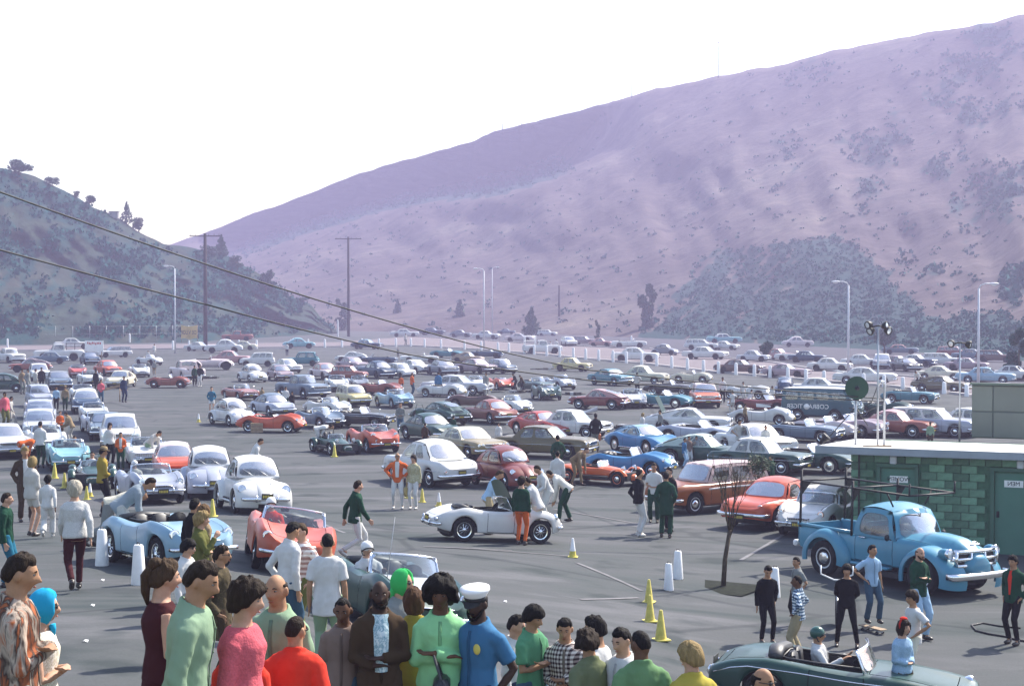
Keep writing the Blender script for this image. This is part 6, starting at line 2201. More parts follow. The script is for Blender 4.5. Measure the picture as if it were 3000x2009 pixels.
# horn loudspeaker dish
p = roof_pt(2508, 43.6)
ds_ = empty("loudspeaker", p)
tag(ds_, "round dark green horn loudspeaker on a pole at the roof's corner", "loudspeaker")
hz_ = zat(1135, 43.6) - p.z
m = MB()
m.tube([(0, 0, -.02), (0, 0, hz_)], .035, 8)
new_obj("pole", m.mesh("pole", [M['steel']]), ds_)
m = MB()
prof = [(.31, -.02), (.315, -.03), (.29, .0), (.20, .08), (.12, .13), (.05, .16), (.001, .17)]
m.lathe(prof, 28, 'y')
o = new_obj("horn", m.mesh("horn", [M['panelg']], True, 60), ds_, (0, -.10, hz_), (.018, .07, .04, 1))
m = MB()
m.blob((0, -.1, 0), (.06, .10, .06), 10, 8)
new_obj("driver_unit", m.mesh("driver_unit", [M['dark']]), ds_, (0, -.10, hz_))
m = MB()
m.tube([(0, .02, hz_ * .66), (-.8, .15, .05)], .014, 5)
m.tube([(0, .02, hz_ * .66), (.40, .35, hz_ * .32)], .014, 5)
new_obj("brace", m.mesh("brace", [M['iron']]), ds_)
m = MB()
m.lathe([(.05, 0), (.07, .12), (.12, .26), (.13, .27)], 14, 'z')
hs = new_obj("horn_speaker", m.mesh("horn_speaker", [M['iron']]), None, roof_pt(2404, 43.0) + Vector((0, 0, .05)))
hs.rotation_euler = (R(20), R(40), 0)
tag(hs, "small brown horn speaker lying on the roof's edge", "loudspeaker")

def flood_pole(px, d, ytop, heads, label):
 p = roof_pt(px, d)
 r = empty("floodlight_pole", p)
 tag(r, label, "floodlight")
 H = zat(ytop, d) - p.z
 m = MB()
 m.tube([(0, 0, -.02), (0, 0, H)], [.03, .022], 8)
 new_obj("pole", m.mesh("pole", [M['steel']]), r)
 m = MB()
 span = max(abs(h[0]) for h in heads)
 m.tube([(-span, 0, H - .04), (0, 0, H + .02), (span, 0, H - .04)], .022, 6)
 new_obj("crossbar", m.mesh("crossbar", [M['iron']]), r)
 for hx, hy, hzz, ax in heads:
  m = MB()
  lamp(m, (hx, hy, H + hzz), .10, Vector(ax))
  new_obj("lamp_head", m.mesh("lamp_head", [M['lens'], M['iron']], True, 50), r)
 return r
flood_pole(2573, 43.0, 955, [(-.28, 0, .03, (-1, -.5, -.2)), (-.22, 0, -.13, (-1, -.6, -.5)), (.22, 0, .02, (.6, -.5, .1)), (.28, 0, -.12, (.7, -.9, -.3))], "thin pole carrying four small floodlights above the roof")
flood_pole(2813, 46.6, 1004, [(-.26, 0, -.02, (-.8, -.7, -.2)), (.28, 0, -.05, (.9, -.5, -.3))], "thin pole with a curved bar and two floodlights above the roof")
p = roof_pt(2592, 43.8)
r = empty("service_mast", p)
tag(r, "short bent grey mast on the roof where the overhead wires end", "mast")
H = zat(1118, 43.8) - p.z
m = MB()
m.tube([(0, 0, -.02), (0, 0, H - .1), (-.02, 0, H), (-.12, -.02, H + .02), (-.18, -.02, H - .10)], [.032, .032, .04, .05, .04], 8)
new_obj("pipe", m.mesh("pipe", [M['steel']]), r)
m = MB()
m.tube([(-.18, 0, H - .1), (-.35, 0, H - .55), (-.62, 0, H - .72), (-.95, 0, H - .70)], .012, 5)
m.tube([(-.02, 0, H - .6), (-.6, 0, H - .85), (-.9, 0, H - .78)], .010, 5)
new_obj("cable", m.mesh("cable", [M['dark']]), r)
mast_top = p + Vector((0, 0, H - .45))

# rooftop box of panels
bx_ = roof_pt(2846, 47.4)
pb = empty("rooftop_screen", bx_, math.atan2(E3.y, E3.x))
tag(pb, "large grey green panelled box on the roof at the picture's edge", "equipment box")
m = MB()
m.box((1.85, .6, .80), (3.66, 1.1, 1.54))
new_obj("core", m.mesh("core", [M['panelg']], False), pb, None, (.10, .13, .12, 1))
for x0, wdt in ((.02, .58), (.63, .96), (1.62, .96), (2.61, .96)):
 for j in range(2):
  pm = MB()
  pm.box((x0 + wdt / 2, .03, .42 + j * .76), (wdt, .03, .72), bev=.012)
  t = rnd.uniform(.9, 1.08)
  new_obj("panel", pm.mesh("panel", [M['panelg']], False), pb, None, (.17 * t, .19 * t, .165 * t, 1))
m = MB()
m.box((1.85, .0, 1.60), (3.74, .16, .06))
new_obj("top_rail", m.mesh("top_rail", [M['panelg']], False), pb, None, (.10, .14, .11, 1))

# ------------------------------------------------------------------ poles, lamps, wires
def crossarm_pole(px, pyb, pyt, label, arm, wdt=.16):
 p = lot(px, pyb)
 s = FOC / p.y
 H = (pyb - pyt) / s
 r = empty("utility_pole", p)
 tag(r, label, "utility pole")
 m = MB()
 m.tube([(0, 0, -.2), (0, 0, H)], [wdt * 1.2, wdt * .85], 10)
 new_obj("pole", m.mesh("pole", [M['pole']]), r)
 if arm:
  m = MB()
  m.box((0, -.2, H - .45), (arm, .12, .16))
  new_obj("crossarm", m.mesh("crossarm", [M['pole']], False), r)
  for k in (-.46, -.30, .30, .46, 0.12):
   m = MB()
   m.tube([(arm * k, -.2, H - .37), (arm * k, -.2, H - .17), (arm * k, -.2, H - .10)], [.02, .055, .03], 6)
   new_obj("insulator", m.mesh("insulator", [M['dark']]), r)
 return r, p, H
up1 = crossarm_pole(602, 1012, 683, "tall dark crossarm pole against the scrubby hill", 5.0, .28)
up2 = crossarm_pole(1021, 985, 693, "dark crossarm pole standing before the big bare hill", 5.6, .26)
crossarm_pole(1638, 972, 835, "bare dark wooden pole without a crossarm", 0, .26)
def ridge_pole(px, yb, yt, label, arm):
 p = surface_at(hm, px, yb)
 s = FOC / p.y
 H = (yb - yt) / s
 r = empty("ridge_pole", p)
 tag(r, label, "utility pole")
 m = MB()
 m.tube([(0, 0, -1), (0, 0, H)], [.2, .15], 7)
 new_obj("pole", m.mesh("pole", [M['pole']]), r)
 if arm:
  m = MB()
  m.box((0, 0, H - .3), (arm, .16, .2))
  new_obj("crossarm", m.mesh("crossarm", [M['pole']], False), r)
ridge_pole(2107, 228, 122, "thin crossarm pole on the skyline of the big hill", 5.6)
ridge_pole(1855, 286, 218, "thin plain pole on the skyline of the big hill", 0)
ridge_pole(1470, 382, 360, "tiny post on the skyline left of the plain pole", 0)
ridge_pole(1525, 368, 357, "tiniest post on the skyline, beside another tiny post", 0)

def street_lamp(px, pyb, pyt, side, label):
 p = lot(px, pyb)
 s = FOC / p.y
 H = (pyb - pyt) / s
 r = empty("street_lamp", p)
 tag(r, label, "street lamp", "street lamps over the lot")
 m = MB()
 m.tube([(0, 0, -.1), (0, 0, H - .35)], [.12, .075], 10)
 new_obj("pole", m.mesh("pole", [M['lampgrey']]), r)
 m = MB()
 m.tube([(0, 0, H - .40), (side * .15, 0, H - .12), (side * .5, 0, H), (side * .95, 0, H + .02)], .05, 8)
 new_obj("arm", m.mesh("arm", [M['lampgrey']]), r)
 m = MB()
 m.blob((side * 1.2, 0, H), (.42, .17, .10), 14, 8)
 hd = new_obj("lamp_head", m.mesh("lamp_head", [M['lampgrey']]), r)
 m = MB()
 m.blob((side * 1.22, 0, H - .09), (.26, .13, .09), 12, 6)
 new_obj("lamp_glass", m.mesh("lamp_glass", [M['lens']]), hd)
street_lamp(513, 1034, 778, -1, "slender lamp standard in front of the scrubby hill, near the yellow banner")
street_lamp(1418, 1024, 786, -1, "left of the twin lamp standards in the middle distance")
street_lamp(1442, 984, 782, 1, "right of the twin lamp standards, its head turned right")
street_lamp(2485, 1093, 824, -1, "lamp standard in front of the thicket, head turned left")
street_lamp(2866, 1128, 830, 1, "lamp standard behind the rooftop panel box, head turned right")

def wire(label, pts, sag=0.0):
 m = MB()
 P = [Vector(p) for p in pts]
 out = []
 for i in range(len(P) - 1):
  n = 14
  for k in range(n + (i == len(P) - 2)):
   t = k / n
   q = P[i].lerp(P[i + 1], t)
   q.z -= sag * 4 * t * (1 - t)
   out.append(q)
 m.tube(out, .017, 5)
 o = new_obj("overhead_wire", m.mesh("overhead_wire", [M['dark']]))
 tag(o, label, "wire")
def wp_(px, py, d):
 return on_ray(px, py, d)
wire("upper overhead wire crossing the lot from the scrubby hill to the roof mast", [wp_(-500, 375, 25.5), wp_(600, 772, 33), wp_(1300, 985, 37.5), wp_(1720, 1082, 40.5), tuple(mast_top)], .04)
wire("lower overhead wire crossing the lot to the roof mast", [wp_(-500, 590, 25.5), wp_(600, 890, 33), wp_(1200, 1038, 37), wp_(1720, 1112, 40.5), tuple(mast_top - Vector((0, 0, .08)))], .03)

# posts along the kerb
pm = MB()
pm.lathe([(.17, 0), (.145, .9), (.10, .98), (.001, 1.0)], 10, 'z')
post_me = pm.mesh("kerb_post", [M['white']], True, 40)
POSTS = [507, 554, 700, 752, 852, 903, 952, 1002, 1060, 1110, 1160, 1204, 1244, 1292, 1361, 1410, 1459, 1491, 1537, 1565, 1602, 1640, 1680, 1716, 1754, 1796, 1835, 1880, 1924, 1968, 2014, 2061, 2105, 2156, 2210, 2256,
         2308, 2361, 2414, 2470, 2530, 2590, 2645, 2703, 2766, 2832]
xsn = [p[0] for p in near_px]
ysn = [p[1] for p in near_px]
for i, px in enumerate(POSTS):
 p = lot(px, float(np.interp(px, xsn, ysn)) + 1.5)
 o = new_obj("kerb_post", post_me, None, p)
 hh = 30 / (FOC / p.y) if px < 1400 else 36 / (FOC / p.y)
 o.scale = (1, 1, max(.75, min(1.35, hh)))
 tag(o, "white post in the row along the pale road's kerb", "post", "white posts along the kerb")
for px, yb, yt, lab in ((22, 1017, 990, "white marker post at the road edge below the hill, at the picture's edge"), (380, 1004, 975, "white marker post at the road edge below the hill, left of the lamp standard"), (1850, 1012, 982, "white marker post beside the white convertible beyond the road"),
      (990, 985, 935, "white gate post beside the second crossarm pole")):
 p = lot(px, yb)
 o = new_obj("marker_post", post_me, None, p)
 o.scale = (1, 1, (yb - yt) / (FOC / p.y))
 tag(o, lab, "post")

# fence and banner on the left verge
f0, f1 = lot(-200, 1008), lot(600, 1001)
fe = empty("chain_link_fence", f0)
tag(fe, "faint wire fence on slim posts along the foot of the scrubby hill", "fence")
pmm = MB()
pmm.tube([(0, 0, 0), (0, 0, 3.0)], .028, 6)
fpm = pmm.mesh("fence_post", [M['steel']])
for k in range(17):
 q = f0.lerp(f1, k / 16)
 new_obj("fence_post", fpm, fe, q - f0)
m = MB()
for z in (.3, 1.6, 2.95):
 m.tube([(0, 0, z), tuple(f1 - f0 + Vector((0, 0, z)))], .006, 4)
new_obj("fence_wire", m.mesh("fence_wire", [M['steel']]), fe)

p = lot(555, 1003)
s = FOC / p.y
bn = empty("banner", p)
tag(bn, "faded yellow banner with dark lettering hung on the roadside fence", "banner")
bw, bh, bz = 47 / s, 40 / s, 12 / s
M['banner'] = flat_mat("yellow_cloth", (.55, .40, .14, 1), .9, 0, .15, 1.2)
m = MB()
m.grid(lambda u, v: ((u - .5) * bw, -.25 + .12 * math.sin(5 * u + 2 * v), bz + bh * v - .25 * math.sin(math.pi * u) * v + .1 * math.sin(9 * u) * (1 - v)), 16, 6)
new_obj("cloth", m.mesh("cloth", [M['banner']]), bn)
tx = text_mesh("DE V.LOP", .66, M['dark'], "lettering", .01)
o = new_obj("lettering", tx, bn, (0, -.62, bz + bh * .45))
o.rotation_euler = (R(90), 0, 0)
o.scale = (-1, 1.5, 1)
m = MB()
for sx in (-1, 1):
 m.tube([(sx * bw * .5, 0, 0), (sx * bw * .5, -.1, bz + bh)], .05, 6)
new_obj("stake", m.mesh("stake", [M['wood']]), bn)

# white sign board among the far left cars
p = lot(276, 1052)
s = FOC / p.y
sb_ = empty("sign_board", p)
tag(sb_, "large white board with faint red writing standing among the far left cars", "sign")
m = MB()
m.box((0, 0, .95 + 16 / s), (54 / s, .06, 32 / s))
new_obj("board", m.mesh("board", [M['white']], False), sb_)
m = MB()
for k in range(9):
 for j in range(1):
  m.box(((k - 4) * 4.6 / s, -.04, .95 + 24 / s + rnd.uniform(-.06, .06)), (2.8 / s, .02, 6 / s))
new_obj("red_marks", m.mesh("red_marks", [M['red']], False), sb_)
m = MB()
for sx in (-1, 1):
 m.tube([(sx * 22 / s, 0, 0), (sx * 22 / s, 0, 1.0)], .05, 6)
new_obj("leg", m.mesh("leg", [M['wood']]), sb_)
p = surface_at(hl, 335, 636)
m = MB()
m.box((0, 0, .5), (2.0, 1.5, 1.5))
m.box((0, 0, 1.3), (2.3, 1.8, .12))
o = new_obj("hut", m.mesh("hut", [M['concrete']], False), None, p)
tag(o, "tiny pale hut on the skyline of the scrubby hill", "hut")

# ------------------------------------------------------------------ small things on the asphalt
def cone_mesh(band):
 m = MB()
 m.box((0, 0, .02), (.40, .40, .04), 0, bev=.012)
 m.lathe([(.15, .04), (.145, .06), (.045, .68), (.035, .70), (.001, .70)] if not band else [(.15, .04), (.145, .06), (.115, .24)], 16, 'z', mi=0)
 if band:
  m.lathe([(.115, .24), (.112, .25), (.045, .68), (.035, .70), (.001, .70)], 16, 'z', mi=1)
 b = m.mesh("traffic_cone", [M['cone'], M['white']], True, 40)
 return b
cm = [cone_mesh(False), cone_mesh(True)]
def cone(px, yb, yt, kind, label):
 p = lot(px, yb - 2)
 h = (yb - yt) / (FOC / p.y)
 o = new_obj("traffic_cone", cm[kind], None, p)
 k = max(.6, min(1.5, h / .70))
 o.scale = (k * .9, k * .9, k)
 o.rotation_euler = (0, 0, rnd.uniform(-.4, .4))
 tag(o, label, "traffic cone", "traffic cones on the lot")
cone(1901, 1765, 1697, 0, "tall plain yellow cone farther back of two in line, near the sapling")
cone(1904, 1821, 1742, 0, "tall plain yellow cone nearer of two in line, near the sapling")
cone(1936, 1876, 1786, 0, "yellow cone behind the heads of the youths, closest to the spectators")
cone(1678, 1633, 1576, 1, "yellow cone with a white upper half, alone beyond the open white car")
cone(160, 1402, 1357, 0, "yellow cone in front of the light blue car in the queue")
cone(189, 1430, 1385, 0, "yellow cone by the child in white at the queue")
cone(254, 1464, 1427, 0, "yellow cone behind the woman in the white jumper")
cone(264, 1455, 1425, 1, "whitish cone touching a yellow one near the woman in the white jumper")
cone(623, 1514, 1462, 0, "yellow cone in front of the first humpback car's wheel")
cone(1197, 1460, 1419, 0, "yellow cone between the couple in red jacket and leafy blouse")
cone(1237, 1472, 1432, 0, "yellow cone just right of the woman in the leafy blouse")
cone(1286, 1484, 1452, 1, "pale cone behind the tail of the open white car")
cone(980, 1339, 1304, 0, "yellow cone by the front wheel of the dark green open-wheeled car")
cone(582, 1237, 1212, 1, "pale cone alone in the empty lane left of the white humpback car")
cone(705, 1250, 1220, 1, "pale cone against the front of the white humpback car by the red racer")

def bollard(px, yb, yt, label):
 p = lot(px, yb - 2)
 h = (yb - yt) / (FOC / p.y)
 r = empty("bollard", p, rnd.uniform(0, 3))
 tag(r, label, "bollard", "white tapered bollards")
 m = MB()
 w0, w1 = h * .19, h * .125
 m.lathe([(w0 * .98, 0), (w0, .02), (w1, h * .96), (w1 * .8, h), (.001, h)], 16, 'z')
 new_obj("body", m.mesh("body", [M['white']], True, 45), r)
 m = MB()
 m.tube([(-w1 * .5, 0, h - .01), (-w1 * .4, 0, h + .035), (w1 * .4, 0, h + .035), (w1 * .5, 0, h - .01)], .008, 5)
 new_obj("lifting_loop", m.mesh("lifting_loop", [M['iron']]), r)
bollard(299, 1657, 1550, "white bollard beside the pale blue car's rear wheel, farther of that pair")
bollard(406, 1712, 1595, "white bollard nearer the spectators, beside the pale blue car")
bollard(1959, 1729, 1650, "white bollard left of the sapling, nearer of that pair")
bollard(1986, 1696, 1613, "white bollard left of the sapling, farther of that pair")
bollard(2270, 1749, 1662, "white bollard right behind the boy in the black jumper")

# sapling in its pit, and the second leafy one
def twig_tree(name, label, px, yb, yt, spread, leafy):
 p = lot(px, yb)
 s = FOC / p.y
 H = (yb - yt) / s
 r = empty(name, p)
 tag(r, label, "tree")
 t = MB()
 fork = H * (.44 if not leafy else .36)
 lean = .05 * H
 t.tube([(0, 0, -.1), (lean * .3, 0, fork * .5), (lean, 0, fork)], [.058, .05, .042], 8)
 tips = []
 def grow(b, d, ln, rad, lev):
  e = b + d * ln
  mid = b.lerp(e, .5) + Vector((rnd.uniform(-1, 1), rnd.uniform(-1, 1), 0)) * ln * .06
  t.tube([b, mid, e], [rad, rad * .8, rad * .55], 5)
  tips.append(e)
  if lev > 0:
   for _ in range(rnd.choice((2, 3, 3))):
    nd = (d + Vector((rnd.uniform(-1, 1), rnd.uniform(-1, 1), rnd.uniform(.0, .8))) * (.62 if leafy else .40)).normalized()
    grow(b.lerp(e, rnd.uniform(.45, 1)), nd, ln * rnd.uniform(.55, .85), rad * .55, lev - 1)
 for k in range(6):
  a = k * 1.05 + rnd.uniform(-.3, .3)
  d = Vector((math.cos(a) * spread, math.sin(a) * spread, 1)).normalized()
  grow(Vector((lean * (.9 + .02 * k), 0, fork * (.82 + .035 * k))), d, H * (.30 if not leafy else .24), .016, 3)
 new_obj("trunk", t.mesh("trunk", [M['bark']]), r)
 if leafy:
  c = MB()
  for e in tips:
   for _ in range(5):
    q = e + Vector((rnd.gauss(0, .07), rnd.gauss(0, .07), rnd.gauss(0, .07)))
    a = Vector((rnd.gauss(0, 1), rnd.gauss(0, 1), rnd.gauss(0, 1))).normalized()
    b = a.orthogonal().normalized() * .025
    a = a * .05
    c.add([q - a, q + b, q + a, q - b], [(0, 1, 2, 3)])
  new_obj("crown", c.mesh("crown", [M['leaf']], False), r, None, (.06, .10, .05, 1))
 return p
sp_ = twig_tree("sapling", "thin bare sapling with wiry branches in a square of earth", 2118, 1722, 1330, .24, False)
twig_tree("leafy_sapling", "small greenish bushy sapling behind the bare one", 2206, 1490, 1305, .42, True)
m = MB()
m.add([(1.05 * math.cos(a), 1.05 * math.sin(a), .02 + .0) for a in [k * math.pi / 2 + .25 for k in range(4)]] + [(0, 0, .06)], [(0, 1, 4), (1, 2, 4), (2, 3, 4), (3, 0, 4)])
tag(new_obj("tree_pit", m.mesh("tree_pit", [M['dirt']], False), None, sp_), kind='structure')

# barricade, crate, loose bonnet, tools, bicycle, skateboard, cable, paper
p = lot(326, 1176)
b_ = empty("barricade", p, .3)
tag(b_, "wooden trestle barricade between the cream coupe and the man in dark clothes", "barricade")
m = MB()
m.box((0, 0, .92), (1.5, .04, .16), rot=Matrix.Rotation(-.25, 3, 'Y'))
new_obj("rail", m.mesh("rail", [M['wood']], False), b_)
for sx in (-.55, .55):
 m = MB()
 for sy in (-.28, .28):
  m.tube([(sx, 0, 1.0 - sx * .25), (sx, sy, 0)], .03, 5)
 new_obj("leg", m.mesh("leg", [M['wood']]), b_)
p = lot(752, 1266)
c_ = empty("crate", p, .25)
tag(c_, "pale wooden box on the ground by the red racer's wheel", "crate")
for z in (.08, .24, .40):
 for y in (-.2, .2):
  m = MB()
  m.box((0, y, z), (.58, .02, .14))
  new_obj("plank", m.mesh("plank", [M['wood']], False), c_)
for x in (-.28, .28):
 m = MB()
 m.box((x, 0, .24), (.02, .38, .46))
 new_obj("plank", m.mesh("plank", [M['wood']], False), c_)
m = MB()
m.box((0, 0, .475), (.58, .42, .02))
new_obj("lid", m.mesh("lid", [M['wood']], False), c_)
p = lot(1712, 1211)
m = MB()
m.grid(lambda u, v: ((u - .5) * 1.5, (v - .5) * 1.2, .02 + .42 * (u ** 1.5) * (1 - .5 * (2 * v - 1) ** 2)), 10, 8)
m.grid(lambda u, v: ((u - .5) * 1.45, (v - .5) * 1.15, .01 + .38 * (u ** 1.5) * (1 - .5 * (2 * v - 1) ** 2)), 10, 8)
o = new_obj("loose_bonnet", m.mesh("loose_bonnet", [M['paint']]), None, p, (.06, .065, .07, 1))
tag(o, "dark car bonnet lying loose on the asphalt behind the man in the black suit", "car part")
def parts_heap(px, py, wd, label):
 p = lot(px, py)
 r = empty("tool_heap", p)
 tag(r, label, "tools")
 for k in range(7):
  m = MB()
  x = rnd.uniform(-.5, .5) * wd
  if k % 2:
   m.box((x, rnd.uniform(-.3, .3), .10), (rnd.uniform(.25, .6), .25, .2), rot=Matrix.Rotation(rnd.uniform(0, 3), 3, 'Z'))
   new_obj("tool_box", m.mesh("tool_box", [M['iron' if k % 4 == 1 else 'steel']], False), r)
  else:
   m.tube([(x - .5, rnd.uniform(-.3, .3), .05), (x + .5, rnd.uniform(-.3, .3), .12)], .045, 6)
   new_obj("rod", m.mesh("rod", [M['iron']]), r)
parts_heap(1507, 1150, 2.4, "dark tools and rods on the ground in front of the dark green racer")
parts_heap(1590, 1082, 2.0, "dark engine parts on the ground behind the silver long-bonneted car")
parts_heap(650, 1108, 3.6, "dark beams lying on the ground beside the two men in dark jackets")
parts_heap(1668, 1156, 1.4, "dark bundle on the ground right of the striped racer")
parts_heap(1795, 1254, 1.2, "dark machine part on the ground beside the bright blue coupe")
parts_heap(2085, 1240, 2.6, "spread of tools on the ground beside the long white racer")

p = lot(2452, 1846)
bk = empty("bicycle", p, R(80))
tag(bk, "bicycle with upswept white handlebars held behind the boy in the black polo neck", "bicycle")
for x in (-.50, .50):
 m = MB()
 m.lathe([(.30, -.014), (.325, -.02), (.335, 0), (.325, .02), (.30, .014)], 24, 'y', (x, 0, .335))
 w_ = new_obj("wheel", m.mesh("wheel", [M['rubber']]), bk)
 m = MB()
 for k in range(14):
  a = k * math.pi / 7
  m.tube([(x, 0, .335), (x + .30 * math.cos(a), 0, .335 + .30 * math.sin(a))], .003, 3)
 new_obj("spokes", m.mesh("spokes", [M['steel']]), w_)
m = MB()
for a, b in (((-.5, 0, .335), (-.12, 0, .30)), ((-.12, 0, .30), (-.22, 0, .78)), ((-.5, 0, .335), (-.2, 0, .70)), ((-.12, 0, .30), (.36, 0, .74)), ((-.2, 0, .72), (.36, 0, .80)), ((.36, 0, .85), (.50, 0, .335))):
 m.tube([a, b], .016, 6)
new_obj("frame", m.mesh("frame", [M['steel']]), bk)
m = MB()
m.tube([(.34, .30, 1.18), (.30, .30, 1.02), (.38, .05, .90), (.38, -.05, .90), (.30, -.30, 1.02), (.34, -.30, 1.18)], .016, 6)
new_obj("handlebar", m.mesh("handlebar", [M['white']]), bk)
m = MB()
m.blob((-.24, 0, .86), (.14, .07, .04), 10, 6)
new_obj("saddle", m.mesh("saddle", [M['dark']]), bk)
p = lot(2556, 1850)
sk = empty("skateboard", p, R(-60))
tag(sk, "small skateboard under the feet of the youth in the blue shirt", "skateboard")
m = MB()
m.box((0, 0, .095), (.62, .17, .018), bev=.008)
new_obj("deck", m.mesh("deck", [M['wood']], False), sk)
for x in (-.2, .2):
 for y in (-.07, .07):
  m = MB()
  m.lathe([(.001, -.018), (.03, -.018), (.03, .018), (.001, .018)], 10, 'y', (x, y, .03))
  new_obj("wheel", m.mesh("wheel", [M['dark']]), sk)
 m = MB()
 m.box((x, 0, .055), (.05, .13, .05))
 new_obj("truck", m.mesh("truck", [M['steel']], False), sk)
m = MB()
cps = [(2990, 1840), (2930, 1835), (2880, 1826), (2846, 1832), (2860, 1848), (2900, 1858), (2950, 1866), (2975, 1874), (3010, 1880)]
P = [lot(*c) + Vector((0, 0, .02)) for c in cps]
m.tube(P, .02, 6)
tag(new_obj("ground_cable", m.mesh("ground_cable", [M['dark']])), "dark cable looping over the asphalt at the picture's edge", "cable")
for px, py, lab in ((300, 1700, "white paper scrap on the asphalt between the bollards"), (271, 1774, "tiny paper scrap below the woman in the white jumper"), (251, 1879, "tiny paper scrap on the empty asphalt at bottom left"), (1480, 1762, "white paper scrap right of the attendant's cap")):
 p = lot(px, py)
 m = MB()
 m.grid(lambda u, v: ((u - .5) * .06, (v - .5) * .05, .015 + .02 * u * v + .01 * math.sin(5 * u)), 4, 3)
 o = new_obj("paper_scrap", m.mesh("paper_scrap", [M['white']]), None, p)
 tag(o, lab, "litter", "paper scraps")
# ------------------------------------------------------------------ people
ARMS = dict(down=((-.03, .055, -.285), (.03, .065, -.54)), pocket=((-.11, .10, -.265), (.02, .02, -.45)), hip=((-.10, .22, -.20), (.06, .04, -.38)), cross=((.045, .05, -.275), (.165, -.19, -.225)),
   fold=((.03, .045, -.28), (.17, -.16, -.27)), back=((-.13, .06, -.26), (-.17, -.12, -.43)), fwd=((.13, .03, -.25), (.36, -.03, -.22)), reach=((.22, .03, -.19), (.44, -.02, -.33)),
   up=((.13, .05, -.26), (.24, -.07, -.04)), hold=((.01, .05, -.285), (.165, -.10, -.33)), swingf=((.10, .05, -.27), (.26, .03, -.46)), swingb=((-.15, .06, -.25), (-.16, .07, -.51)), wheel=((.14, .06, -.25), (.38, -.02, -.16)),
   elbow=((.02, .12, -.275), (.24, -.05, -.20)))
POSES = dict(
 stand=dict(l=(.02, .10), r=(-.02, -.10), a=('down', 'down')),
 relaxed=dict(l=(.06, .13), r=(-.04, -.09), a=('down', 'pocket')),
 pockets=dict(l=(.05, .12), r=(-.03, -.10), a=('pocket', 'pocket')),
 hips=dict(l=(.03, .15), r=(-.03, -.13), a=('hip', 'hip')),
 onehip=dict(l=(.06, .15), r=(-.04, -.10), a=('down', 'hip')),
 onehip_l=dict(l=(.06, .15), r=(-.04, -.10), a=('hip', 'down')),
 crossed=dict(l=(.05, .13), r=(-.03, -.11), a=('cross', 'cross')),
 folded=dict(l=(.03, .10), r=(-.03, -.10), a=('fold', 'hold')),
 handsback=dict(l=(.02, .22), r=(-.02, -.20), a=('back', 'back')),
 hold=dict(l=(.03, .10), r=(-.03, -.10), a=('hold', 'hold')),
 smoke=dict(l=(.03, .10), r=(-.03, -.10), a=('fold', 'up')),
 walk=dict(l=(.27, .08), r=(-.30, -.08), lift=(0, .14), a=('swingb', 'swingf'), lean=4),
 walk2=dict(l=(-.27, .08), r=(.24, -.08), lift=(.12, 0), a=('swingf', 'swingb'), lean=3),
 lookdown=dict(l=(.05, .12), r=(-.03, -.10), a=('pocket', 'down'), lean=6, nod=26),
 stoop=dict(l=(.05, .12), r=(-.03, -.11), a=('fwd', 'fwd'), lean=26, nod=16),
 lean=dict(l=(.12, .14), r=(-.16, -.12), a=('reach', 'reach'), lean=52, nod=4),
 bend=dict(l=(.05, .14), r=(-.10, -.12), a=('fwd', 'reach'), lean=80, nod=-10),
 sprawl=dict(l=(-.42, .12), r=(-.60, -.06), lift=(.02, .12), zp=.86, a=('fwd', 'reach'), lean=74, nod=-8),
 crouch=dict(l=(.10, .14), r=(-.05, -.12), a=('fwd', 'fwd'), lean=34, zp=.50),
 drive=dict(sit=True, a=('wheel', 'wheel'), lean=-10),
 drive2=dict(sit=True, a=('wheel', 'hold'), lean=-6))

TORSO = [(-.13, .140, .100), (-.04, .154, .116), (.06, .142, .106), (.17, .130, .096), (.28, .146, .110), (.38, .158, .112), (.45, .144, .094), (.495, .095, .074), (.525, .062, .062)]
FTORSO = [(-.13, .160, .110), (-.04, .176, .126), (.06, .155, .110), (.17, .128, .092), (.28, .150, .118), (.36, .162, .128), (.44, .150, .092), (.49, .095, .070), (.525, .054, .056)]

def head_P(u, v, k=1.0):
 """skin of the head: u round from the back, v from the crown down to the throat"""
 a = 2 * math.pi * u
 th = math.pi * (.02 + .93 * v)
 dx, dy, dz = -math.cos(a) * math.sin(th), math.sin(a) * math.sin(th), math.cos(th)
 x, y, z = .100 * dx, .077 * dy, .120 * dz
 if dx < 0:
  x *= 1.02
 lowf = sstep(-.15, -.9, dz)
 y *= 1 - .30 * lowf
 x -= .012 * lowf * (1 if dx < 0 else -.35)
 if dx > .2:
  g_ = lambda c, s, q: math.exp(-((q - c) / s) ** 2)
  x += .042 * g_(0, .019, y) * sstep(.035, -.028, z) * sstep(-.055, -.036, z)       # nose
  x += .008 * g_(0, .050, y) * g_(.030, .012, z)                                     # brow
  x -= .011 * (g_(.032, .017, y) + g_(-.032, .017, y)) * g_(.012, .013, z)           # eye sockets
  x += .007 * g_(0, .024, y) * (g_(-.062, .008, z) + .9 * g_(-.077, .008, z))        # lips
  x += .019 * g_(0, .026, y) * g_(-.102, .018, z)                                    # chin
  x += .005 * (g_(.043, .02, y) + g_(-.043, .02, y)) * g_(-.022, .02, z)             # cheekbones
 return Vector((x, y, z)) * k

HAIR = dict(short=(.020, .064, .012, -.075, .007), crew=(.009, .070, .018, -.06, .003), thick=(.034, .058, -.005, -.085, .012), bald=(.012, .30, .02, -.07, .004), bob=(.042, .045, -.115, -.135, .010),
   bouffant=(.058, .052, -.05, -.10, .012), afro=(.078, .040, -.055, -.09, .020), pixie=(.044, .040, -.05, -.105, .014), curly=(.050, .040, -.05, -.10, .022), long=(.030, .050, -.12, -.14, .008), bowl=(.040, .030, -.035, -.085, .006),
   scarf=(.034, .062, -.125, -.14, .002), updo=(.032, .055, -.03, -.09, .010))

